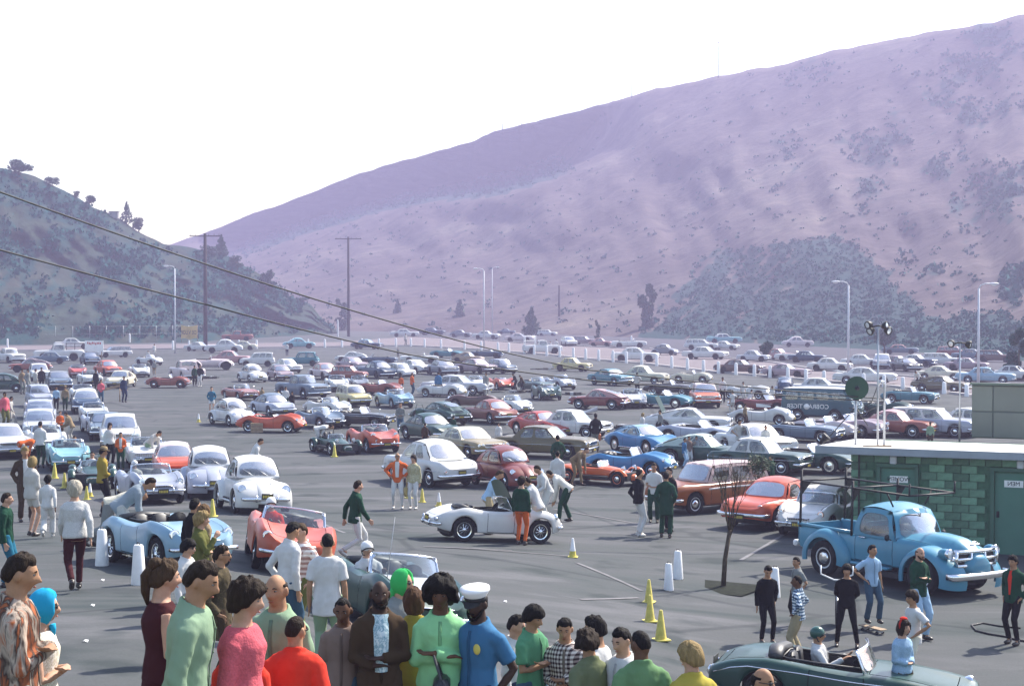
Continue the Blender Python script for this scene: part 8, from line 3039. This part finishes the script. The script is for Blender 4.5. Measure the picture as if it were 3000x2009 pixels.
# px; top of head; feet (f), or scale in pixels per metre (s), or height in metres with feet (h); facing; pose; upper garment; lower garment; hair; skin; head turn, nod; extras; label
FOLK = """
near
40;1598;s455;-6;crossed;shirt:stripes;trousers:grey;short:d;t;0,12;;man in an orange and brown striped shirt, beside the woman in the blue headscarf
112;1712;s430;-14;crossed;sleeveless:lacy;skirt:lacy;scarf:u;l;8,4;sunglasses;woman in a bright blue headscarf and white sleeveless dress
468;1624;s392;12;hold;sleeveless:maroon;skirt:maroon;updo:b;l;0,6;;woman with brown pinned-up hair in a dark maroon dress
536;1606;s440;-8;lookdown;jacket:sage;trousers:green;short:d;t;-8,-6;;man stooping in a pale sage green jacket
640;1586;s280;-12;pockets;coat:tweed;trousers:brown;short:d;t;8,4;sunglasses;man in a brown tweed coat and sunglasses
543;1571;s262;-30;stand;shirt:white;trousers:grey;bowl:k;l;0,6;sunglasses;dark-haired youth in sunglasses and white shirt
584;1493;s226;-8;smoke;jacket:olive;skirt:brown;curly:y;l;0,0;glasses;blonde woman in olive green, hand raised to her mouth
590;1470;s214;30;stand;jacket:tan;trousers:brown;bob:s;l;0,0;;person with light brown hair half hidden behind the blonde woman
566;1452;s207;40;stand;coat:black;trousers:black;short:k;t;0,0;;dark-haired person in a black coat, backmost of the three by the blonde woman
706;1682;s425;-22;stand;sweater:pink;trousers:white;pixie:d;l;14,10;;woman in a pink red jumper with short dark hair
702;1820;s420;66;hold;puffer:red;trousers:navy;curly:d;l;-30,8;;curly brown-haired person in a red coat seen from behind
812;1658;s392;-116;stand;polo:sage;trousers:grey;bald:d;t;0,4;;balding man in a sage green polo shirt facing the camera
862;1790;s405;78;pockets;puffer:red;trousers:navy;crew:d;t;-28,4;sunglasses;man in a quilted red jacket seen from behind
838;1518;s232;36;lookdown;shirt:white;trousers:denim;short:k;t;0,0;;dark-haired man in a white shirt facing the man in plaid
884;1522;s224;-140;pockets;shirt:plaidred;trousers:olive;short:b;l;0,4;;man in a red and white plaid shirt and olive trousers
957;1551;s240;82;stand;longshirt:white;trousers:sage;crew:k;t;12,0;;stout man in a loose white shirt seen from behind
1004;1732;s345;-100;stand;shirt:taupe;trousers:denim;crew:k;b;0,14;kid;boy in a taupe buttoned shirt and jeans
1110;1681;s348;-84;folded;jacket:brown;trousers:brown;bald:k;d;0,4;beard,front:bluefloral;bearded man in a dark jacket over a pale printed shirt
1170;1656;s312;-34;stand;jacket:grey;skirt:grey;scarf:e;l;6,4;sunglasses;woman in a bright green headscarf and sunglasses
1213;1711;s335;96;stand;jacket:mustard;skirt:brown;bob:r;l;0,4;;woman with reddish brown hair in a mustard coat seen from behind
1290;1681;s345;-92;crossed;jacket:mint;skirt:dkgrey;afro:k;b;-4,4;handbag;woman with a rounded dark hairstyle in a mint green jacket holding a black bag
1402;1707;s348;-128;pockets;polo:blue;trousers:navy;short:k;d;10,10;cap,beard,badge;bearded attendant in a white peaked cap and blue shirt
1506;1788;s300;-20;stand;shirt:white;trousers:navy;short:k;l;0,14;kid;dark-haired boy in a white shirt behind the youth in green
1556;1761;s312;-36;crossed;polo:green;trousers:denim;bowl:k;t;0,18;;youth in a green short-sleeved shirt with folded arms
1656;1796;s312;-96;folded;shirt:check;trousers:navy;short:k;t;0,18;;man in a brown and white checked shirt looking down
1738;1839;s335;122;lookdown;jacket:olivej;trousers:brown;curly:d;t;-20,6;;tousle-haired youth in an olive jacket seen from behind
1752;1794;s322;164;stand;tee:white;trousers:khaki;thick:k;t;0,10;;dark-haired youth in white behind the tousle-haired one
1828;1823;s335;-130;stand;shirt:white;trousers:navy;short:k;l;0,18;;young man in a white shirt beside the man in the green jacket
1880;1833;s350;104;pockets;jacket:greenj;trousers:khaki;crew:k;b;30,10;;man in a green jacket with cropped black hair seen from behind
2030;1872;s352;118;stand;jacket:gold;trousers:denim;bowl:y;l;24,8;;blond youth in a yellow hooded jacket seen from behind
2228;1938;s372;-30;stand;shirt:white;trousers:navy;bald:k;t;0,8;sunglasses;balding man in sunglasses whose head just shows at the bottom
1080;1961;s335;90;stand;tee:khaki;trousers:denim;bowl:y;l;0,0;kid;fair-haired child whose head just shows at the bottom
12;1436;s190;-10;stand;jacket:dkgreen;trousers:tealj;short:d;l;0,0;;man in a dark green jacket cut by the picture's edge
221;1402;f1734;96;walk2;sweater:white;slim:maroon;bouffant:g;l;0,0;female;woman with pale bouffant hair in a white jumper and dark trousers
2245;1645;f1885;-70;lookdown;sweater:black;slim:black;short:k;t;-10,4;kid;boy in a black jumper in front of the white bollard
2335;1625;f1836;-150;pockets;polo:grey;trousers:black;short:k;t;20,0;kid;youth in a grey polo shirt behind the boy in tartan
2342;1678;s172;170;hips;shirt:tartan;wide:khaki;crew:k;b;10,0;kid;boy in a blue tartan shirt and khaki trousers, hands on hips
2480;1645;f1896;-92;handsback;sweater:black;slim:black;bowl:k;t;0,0;kid;boy in a black polo neck with hands behind his back
2553;1588;f1842;-60;onehip;polo:ltblue;trousers:denim;short:k;t;20,0;kid,up;youth in a light blue shirt standing on a skateboard
2690;1594;f1876;-40;crossed;jacket:dkgreen;trousers:ltblue;bald:b;l;-10,4;beard;balding man in a dark jacket with folded arms in front of the pickup
2680;1722;s182;-150;onehip_l;tee:white;trousers:cream;bowl:d;t;10,0;kid,glasses;boy in a white t-shirt with a hand on his hip
2648;1806;s200;-40;fold_;sweater:ltblue;trousers:brown;bob:d;l;0,0;kid,headband,female;girl in a pale blue jumper with a red hairband
2968;1620;f1888;-120;pockets;jacket:dkgreen;slim:black;thick:k;t;0,8;front:red;youth in a dark jacket with a red neckerchief at the picture's edge
1040;1397;f1640;16;walk;jacket:dkgreen;slim:white;short:d;l;10,4;;man striding in a dark green jacket and white trousers
mid
140;1385;f1578;80;walk2;shirt:white;wide:white;thick:k;b;0,0;kid;child in a white suit with dark hair walking away
93;1332;f1572;40;hold;jacket:pale;shorts:pale;bob:y;l;10,0;female;woman with a blonde bob in a pale jacket and shorts
74;1304;f1530;-80;pockets;jacket:brown;trousers:brown;thick:y;t;0,4;front:white;man in a brown jacket facing the camera beside the blonde bob
300;1306;f1515;20;hold;shirt:mustard;trousers:black;short:k;t;0,10;brim;man in a brimmed hat and mustard shirt
1165;1322;f1492;-96;hips;jacket:orange;slim:white;bald:k;t;14,0;sunglasses,front:white;man in an orange red jacket and white trousers
1212;1330;f1493;-110;stand;shirt:floral;slim:white;updo:d;l;-10,0;female,bag;woman in a leafy blouse carrying a yellow bag
1428;1386;h1.76:1566;0;stoop;shirt:ltblue;trousers:khaki;short:b;t;0,0;;man in a light blue shirt behind the open white car
1527;1405;h1.68:1598;70;stand;sweater:dkgreen;slim:orange;pixie:d;l;-14,0;female;woman in a dark green top and orange trousers at the raised bonnet
1577;1385;f1593;150;stoop;polo:white;trousers:cream;short:d;t;0,0;;man in white with pale trousers standing at the raised bonnet
1606;1366;h1.78:1540;-160;stoop;shirt:white;trousers:offwhite;short:d;t;0,0;;man in a white shirt bending over the engine from behind
1652;1392;h1.76:1530;170;lean;shirt:offwhite;trousers:dkgreen;short:k;t;0,0;;man in dark green trousers bent far over the engine
1633;1318;f1474;80;stand;shirt:white;trousers:dkgrey;short:k;l;0,0;;man in a white shirt with a strap over his shoulder, back to the camera
1690;1315;h1.66:1424;-30;lean;sweater:tan;slim:tan;short:b;l;0,0;;person in tan bending beside the orange open-wheeled car
1634;1272;f1408;100;pockets;jacket:dkgreen;trousers:black;short:k;t;0,0;;man in a dark green jacket near the olive saloon's front
1745;1209;f1326;92;pockets;jacket:black;trousers:grey;short:k;b;0,0;bag2;man in a black jacket walking off with an orange bag
1871;1370;f1573;30;pockets;shirt:black;slim:white;short:d;t;0,4;;man in a black jumper and white trousers beside the group by the estate car
1916;1352;f1532;-96;hold;polo:white;trousers:dkgreen;short:d;t;0,6;;man in a white shirt facing the camera within the group by the estate car
1951;1378;f1577;84;pockets;coat:dkgreen;trousers:dkgreen;short:k;t;0,0;;man in a dark green coat with his back to the camera by the estate car
1962;1364;f1560;-140;stand;jacket:black;trousers:black;short:k;l;0,0;;dark-coated man whose face shows behind the green-coated one
2005;1286;f1372;-20;stand;shirt:blue;trousers:ltblue;short:k;t;0,0;;man in a blue checked shirt at the left of the group by the dark fastback
2018;1276;f1368;-60;stand;shirt:taupe;trousers:white;short:k;t;0,0;;man half hidden between two others by the dark fastback
2040;1278;f1366;-80;hips;polo:pale;trousers:dkgrey;short:k;t;0,0;;man in a pale top with hands on hips by the dark fastback
2079;1276;f1364;-100;hold;jacket:tealj;wide:cream;thick:k;t;0,0;;man in a teal jacket and cream trousers by the dark fastback
2260;1342;f1436;160;pockets;coat:dkgreen;trousers:black;short:k;t;0,0;;person in a long dark green coat near the leafy sapling
2166;1227;f1335;-60;hips;polo:pale;trousers:pale;thick:k;t;0,0;;man in pale clothes in front of the white boxy saloon
2243;1244;f1340;-90;hold;shirt:offwhite;trousers:pale;short:d;t;0,0;;man in off-white leaning at the white boxy saloon's front
322;1236;f1365;-70;stand;sweater:white;trousers:black;long:d;l;0,4;female;woman with long dark hair in a white jumper beside the queue
354;1264;f1378;-92;hold;jacket:orange;trousers:dkgreen;short:d;t;0,8;front:white;man in an orange red jacket at the queue
443;1266;h1.76:1370;-40;lean;jacket:pale;trousers:sage;short:k;t;0,10;;man in a pale jacket leaning over the open white car
118;1232;f1372;70;hold;shirt:white;slim:dkgreen;short:k;t;0,6;;man in a white shirt and dark green trousers at the outer queue
72;1268;h1.70:1370;20;bend;jacket:orange;trousers:pale;short:d;t;0,0;;person in orange bending down at the outer queue
286;1274;f1375;-20;crouch;shirt:pale;trousers:dkgrey;thick:k;t;0,0;;dark-haired person sitting low between the two queues
176;1203;f1290;-70;hold;sweater:orange;trousers:brown;short:r;l;0,6;;person in rust orange standing between the queues
210;1201;f1302;150;stoop;jacket:tan;slim:pale;short:d;t;0,0;;man in a tan jacket with pale trousers between the queues
372;1416;h1.80:1636;-2;lean;jacket:greyblue;wide:pale;short:d;t;0,12;;mechanic in a grey jacket bending over the pale blue car
338;1440;h1.76:1606;0;sprawl;sweater:cream;wide:grey;short:k;t;0,0;;mechanic reaching deep into the pale blue car, legs stretched behind
738;1320;h1.74:1420;0;stoop;shirt:white;trousers:navy;short:d;t;0,0;;man stooping behind the front white humpback car
620;1132;f1214;-90;pockets;jacket:tealj;shorts:white;short:d;l;0,0;kid;boy in a blue jacket and white shorts alone on the asphalt
935;1248;h1.76:1322;0;bend;shirt:white;wide:white;short:d;t;0,0;;mechanic in white bending over the dark green open-wheeled car
1173;1178;f1276;-90;fold_;sweater:grey;slim:denim;short:d;t;0,0;;man in a grey jumper and jeans standing in the lane
far
363;1101;f1180;-60;stand;jacket:navy;trousers:navy;short:k;t;0,0;;man in dark clothes beside the wooden barricade
296;1111;f1187;-90;hold;shirt:pink;trousers:denim;short:b;l;0,0;;person in a pink top and jeans near the barricade
281;1083;f1150;60;stand;coat:black;trousers:black;short:k;t;0,0;;person in a long dark coat beside the white open car
65;1080;f1156;-60;stand;shirt:tan;trousers:grey;short:k;t;0,0;;man at the outer end of the four standing by the dark green tail
82;1080;f1157;-40;pockets;shirt:grey;trousers:grey;short:k;t;0,0;;second of the four people standing by the dark green tail
104;1080;f1152;30;stand;jacket:pale;trousers:pale;short:k;t;0,0;;person in a pale jacket, third of the four by the dark green tail
122;1076;f1142;-90;pockets;coat:black;trousers:black;short:k;t;0,0;;person in black nearest the slate saloon, last of the four
165;1132;f1204;-90;stand;shirt:ltblue;trousers:black;short:k;t;0,0;;man in a light blue shirt standing between the queue tails
191;1130;f1204;-90;stand;shirt:tan;trousers:dkgreen;short:k;t;0,0;brim;man in a hat and tan shirt standing between the queue tails
30;1158;f1255;-20;walk;shirt:pale;wide:pale;short:k;t;0,0;;man in pale clothes walking at the left edge of the lot
14;1146;f1260;-60;stand;shirt:pink;trousers:olive;short:k;t;0,0;;person in pink at the left edge behind the walking man
434;1028;f1062;-90;stand;shirt:white;trousers:dkgrey;short:k;t;0,0;;man in a white shirt behind the open white car near the lamp post
452;1008;f1046;-60;stand;shirt:white;trousers:pale;short:k;t;0,0;;higher standing person in white beside the lamp post
434;1056;f1100;90;stand;shirt:grey;trousers:grey;short:k;t;0,0;;grey-clad person left of two beside the faded red open car
452;1056;f1100;100;stand;shirt:grey;trousers:tan;short:k;t;0,0;;grey-clad person right of two beside the faded red open car
570;1070;f1132;-70;stand;jacket:dkgreen;trousers:black;short:k;t;0,0;;man in a dark jacket by the pale van back
586;1068;f1134;-110;pockets;jacket:black;trousers:white;short:k;t;0,0;;man in a black jacket and white trousers by the pale van back
768;1140;f1190;-60;stand;jacket:tan;trousers:dkgrey;short:k;t;0,0;;person in tan behind the lilac coupe
815;1141;f1205;60;stand;shirt:cream;trousers:brown;short:d;t;0,0;;person in cream left of three beside the slate pickup
837;1132;f1206;-90;stand;shirt:white;trousers:dkgreen;short:k;t;0,0;;person in white, middle of three beside the slate pickup
856;1146;f1212;-60;pockets;coat:black;trousers:black;short:k;t;0,0;;person in a black coat, right of three beside the slate pickup
1175;1100;f1152;-90;stand;jacket:orange;trousers:black;short:k;t;0,0;;person in an orange vest over black behind the pale blue sports car
1207;1092;f1160;30;hold;jacket:orange;trousers:denim;short:r;t;0,0;;person in a rust orange jacket and jeans behind the pale blue sports car
841;1005;f1044;90;stand;shirt:white;trousers:navy;short:k;t;0,0;;person in white shirt and dark trousers by the kerb
1188;958;f1014;-60;stand;shirt:pale;trousers:grey;short:d;t;0,0;;man in pale grey standing on the road's kerb
1166;1020;f1048;-90;stand;coat:grey;trousers:dkgrey;short:k;t;0,0;;person in grey beside the navy convertible
1284;1088;f1164;80;stand;shirt:blue;slim:white;short:k;t;0,0;;man in a blue shirt and white trousers by the white low racer
1424;1090;f1160;-60;stand;shirt:grey;trousers:pale;short:k;t;0,0;;man in grey beside the coral red sports car
1512;1092;f1146;160;stoop;jacket:black;trousers:black;short:k;t;0,0;;dark-clad man stooping behind the coral red sports car
1532;1096;f1150;-160;stoop;jacket:brown;trousers:black;short:k;t;0,0;;brown-clad man stooping among dark engine parts
1461;1236;f1318;-60;stand;shirt:white;trousers:pale;short:d;l;0,0;;person in a white shirt behind the gold coupe
1328;1218;f1292;60;stand;jacket:dkgreen;trousers:black;short:k;t;0,0;;dark green clad person beside the sharp-edged green coupe
1245;1256;f1318;60;stand;jacket:brown;trousers:black;short:k;t;0,0;;brown-clad person against the dark green round coupe
1866;1090;f1158;70;onehip;shirt:pale;trousers:dkgrey;short:k;t;0,0;;man in a pale shirt and dark trousers behind the cream saloon
2030;1114;f1166;-90;stand;shirt:white;trousers:black;short:k;t;0,0;;person in white between the black open car and the boxy saloon
2117;1104;f1184;-90;stand;shirt:white;trousers:black;short:k;t;0,0;;man in a white shirt and black trousers beside the boxy saloon
2146;1143;f1214;120;onehip;tee:white;trousers:pale;short:k;t;0,0;;person in a white t-shirt and pale trousers beside the maroon two-seater
2177;1118;f1182;-60;stand;tee:white;trousers:pale;short:k;t;0,0;;mechanic in white bending by the racing car's black tyre
2196;1138;f1205;60;stoop;tee:white;trousers:navy;short:k;t;0,0;;mechanic in white with navy trousers at the maroon two-seater
2262;1130;f1200;-60;stand;tee:white;trousers:pale;short:k;t;0,0;;mechanic in white right of the racing car
2183;1184;f1250;-30;stand;shirt:tan;trousers:brown;short:k;t;0,0;;person in tan on the long white racer's far side
1882;1209;f1290;30;stand;shirt:white;trousers:grey;bob:y;l;0,0;;blonde person in white behind the bright blue coupe
1934;1200;f1284;-150;stand;shirt:grey;trousers:black;short:k;t;0,0;;man in grey at the raised dark lid
2690;1098;h1.75:1142;-120;lean;shirt:white;trousers:black;short:k;t;0,0;;man in white with his head under a bonnet near the kerb posts
2725;1240;f1315;-90;stand;shirt:sage;trousers:brown;short:k;t;0,0;;person in sage sitting behind the building's roof edge
1612;1000;f1034;-90;stand;shirt:white;trousers:dkgrey;short:k;t;0,0;;person in white on the service truck's left
1630;994;f1034;90;stand;shirt:white;trousers:navy;short:k;t;0,0;;person in white and navy on the service truck's right
"""
POSES['fold_'] = POSES['hold']
JOBS = []
tier = None
for ln in FOLK.strip().split("\n"):
 if ln in ('near', 'mid', 'far'):
  tier = ln
  continue
 px, yt, mode, face, pose, top, bot, hair, skin, tn, ext, label = ln.split(";")
 px, yt, face = float(px), float(yt), float(face)
 ext = [e for e in ext.split(",") if e]
 tk, tc = top.split(":")
 bk_, bc = bot.split(":")
 hk_, hc_ = hair.split(":")
 turn, nod = (float(q) for q in tn.split(","))
 if mode[0] == 's':
  s = float(mode[1:])
  d = FOC / s
  X = (px - 1500) / s
  zf = ground_z(X, d)
  h = CAM_H - zf - (yt - 900) / s
  p = Vector((X, d, zf))
 elif mode[0] == 'f':
  p = lot(px, float(mode[1:]) - 3)
  h = (float(mode[1:]) - yt) / (FOC / p.y)
 else:
  hh, yf = mode[1:].split(":")
  p = lot(px, float(yf) - 3)
  h = float(hh)
 female = 'female' in ext or hk_ in ('bob', 'bouffant', 'afro', 'pixie', 'updo', 'scarf', 'long') or bk_ == 'skirt'
 if 'up' in ext:
  p.z += .105
  h -= .105
 if tier == 'far':
  turn = nod = 0
 h = max(1.2, min(2.05, h))
 JOBS.append(dict(p=p, h=h, face=face, pose=pose, top=tk, tc=tc, bot=bk_, bc=bc, hair=hk_, hc=hc_, skin=skin, turn=turn, nod=nod, ext=ext, label=label, female=female, kid='kid' in ext, tier=tier))

# drivers sit in their cars
def driver(car, x, y, z, pose, tc, hat, skin, label, hc='d', hatc=None, tier='mid'):
 bpy.context.view_layer.update()
 r = root_of(car)
 mw = r.matrix_world
 p = mw @ Vector((x, y, z))
 q = mw.to_quaternion()
 f = q @ Vector((1, 0, 0))
 JOBS.append(dict(p=p, h=1.72, yaw=math.atan2(f.y, f.x), pose=pose, top='shirt', tc=tc, bot='trousers', bc='dkgrey', hair='short', hc=hc, skin=skin, turn=0, nod=4, ext=[hat] if hat else [], label=label, female=False, kid=False, tier=tier, hatc=hatc))
driver("long dark green open sports car", -.35, .33, .46, 'drive', 'white', 'helmet', 't', "driver in a dark green helmet and white shirt in the foreground car", hatc=(.02, .09, .07, 1), tier='near')
driver("dark green open car with a silvery", -.30, -.30, .46, 'drive', 'white', 'helmet', 'l', "white-helmeted driver behind the silvery bonnet", hatc=(.74, .73, .72, 1), tier='near')
driver("salmon orange open sports car", -.35, -.32, .46, 'drive', 'red', 'helmet', 'l', "white-helmeted driver in red in the salmon orange car", hatc=(.74, .73, .72, 1))
driver("silver blue open sports car", -.35, -.32, .46, 'drive', 'pale', 'helmet', 'l', "white-helmeted driver in the silver blue car", hatc=(.74, .73, .72, 1))
driver("dark green open-wheeled car with a driver", -.55, .0, .40, 'drive', 'white', 'sunglasses', 'l', "driver in dark glasses and white in the dark green open-wheeled car", hc='k')
driver("light blue open sports car with", -.35, .30, .46, 'drive', 'offwhite', None, 't', "person in off-white at the wheel of the light blue car")

for j in JOBS:
 j['fig'] = figure(j['pose'], j['top'], j['bot'], j['hair'] if not ('helmet' in j['ext']) else 'crew', j['female'], j['kid'], j['tier'], j['turn'], j['nod'])
run_requests()
PATT = ('stripes', 'lacy', 'tweed', 'check', 'tartan', 'plaidred', 'floral', 'bluefloral')
for j in JOBS:
 parts, hc0, HM, hk, arms, up = j['fig']
 p = j['p']
 yaw = j['yaw'] if 'yaw' in j else R(j['face']) - math.atan2(p.x, p.y)
 root = empty("person", p, yaw)
 k = j['h'] / (1.75 + (.03 if j['kid'] else 0))
 root.scale = (k, k, k)
 tag(root, j['label'], "person")
 skin = SK[j['skin']]
 cols = dict(skin=skin, lips=(skin[0] * .72, skin[1] * .42, skin[2] * .42, 1), hair=HC[j['hc']], brow=HC['d'], shoe=(.03, .022, .018, 1) if j['bc'] not in ('white', 'offwhite', 'cream') else (.5, .48, .45, 1))
 tcol = CC.get(j['tc'], (.3, .25, .2, 1))
 cols['band'] = tuple(q * .62 for q in tcol[:3]) + (1,)
 mats = {}
 for key, cn in (('top', j['tc']), ('bottom', j['bc'])):
  if cn in PATT:
   mats[key] = M[cn]
   cols[key] = (1, 1, 1, 1)
  else:
   cols[key] = CC[cn]
 for nm, me, mk, ck in parts:
  o = bpy.data.objects.new(nm, DONE[me] if isinstance(me, tuple) else me)
  COL.objects.link(o)
  o.parent = root
  if ck:
   o.color = cols[ck]
  if ck in mats:
   o.material_slots[0].link = 'OBJECT'
   o.material_slots[0].material = mats[ck]
 for e in j['ext']:
  if e in ('cap', 'brim', 'helmet', 'headband', 'sunglasses', 'glasses', 'beard'):
   nm, mb, ms = hat_mesh(e)
   mb.v = [tuple(HM @ (Vector(q) * hk) + hc0) for q in mb.v]
   o = new_obj(nm, mb.mesh(nm, ms), root)
   o.color = j.get('hatc') or {'brim': (.30, .22, .12, 1), 'headband': (.55, .03, .02, 1), 'beard': HC[j['hc']]}.get(e, (.7, .7, .7, 1))
  elif e.startswith('front'):
   cn = e.split(':')[1]
   m = MB()
   b = [(.50, .078), (.42, .112), (.33, .142), (.20, .138), (.04, .142)]
   hw = [.030, .040, .042, .03, .015] if cn == 'red' else [.066, .064, .062, .058, .050]
   m.grid(lambda u, v: tuple(up(float(np.interp(v * 4, range(5), [q[1] + .030 for q in b])) - .03 * (2 * u - 1) ** 2, (u - .5) * 2 * float(np.interp(v * 4, range(5), hw)), float(np.interp(v * 4, range(5), [q[0] for q in b])))), 7, 9)
   o = new_obj("shirt_front", m.mesh("shirt_front", [M[cn] if cn in PATT else M['cloth']]), root)
   o.color = CC.get(cn, (1, 1, 1, 1))
  elif e == 'badge':
   m = MB()
   m.blob(up(.133, .085, .33), (.012, .034, .042), 10, 6)
   new_obj("badge", m.mesh("badge", [M['cone']]), root)
  elif e in ('handbag', 'bag', 'bag2'):
   s0 = arms[0] if e == 'handbag' else arms[1]
   w_ = s0[2]
   m = MB()
   wd, hh = (.13, .26) if e == 'handbag' else (.12, .30)
   c = w_ + Vector((.04, .06 if e == 'handbag' else 0, -.30 if e == 'handbag' else -.26))
   m.box(c, (.30, wd, hh), 0, bev=.04)
   m.tube([c + Vector((-.1, 0, hh / 2 - .01)), w_ + Vector((-.02, 0, -.01)), w_ + Vector((.03, 0, -.01)), c + Vector((.1, 0, hh / 2 - .01))], .012, 6)
   o = new_obj("handbag", m.mesh("handbag", [M['leather']], True, 40), None, None)
   o.location = p
   o.rotation_euler = (0, 0, yaw)
   o.scale = (k, k, k)
   o.color = (.02, .022, .024, 1) if e == 'handbag' else ((.40, .30, .10, 1) if e == 'bag' else (.55, .14, .03, 1))
   tag(o, {'handbag': "black handbag hanging from the arm of the woman in mint green", 'bag': "yellow carrier bag held by the woman in the leafy blouse", 'bag2': "orange bag carried by the man in the black jacket"}[e], "bag")
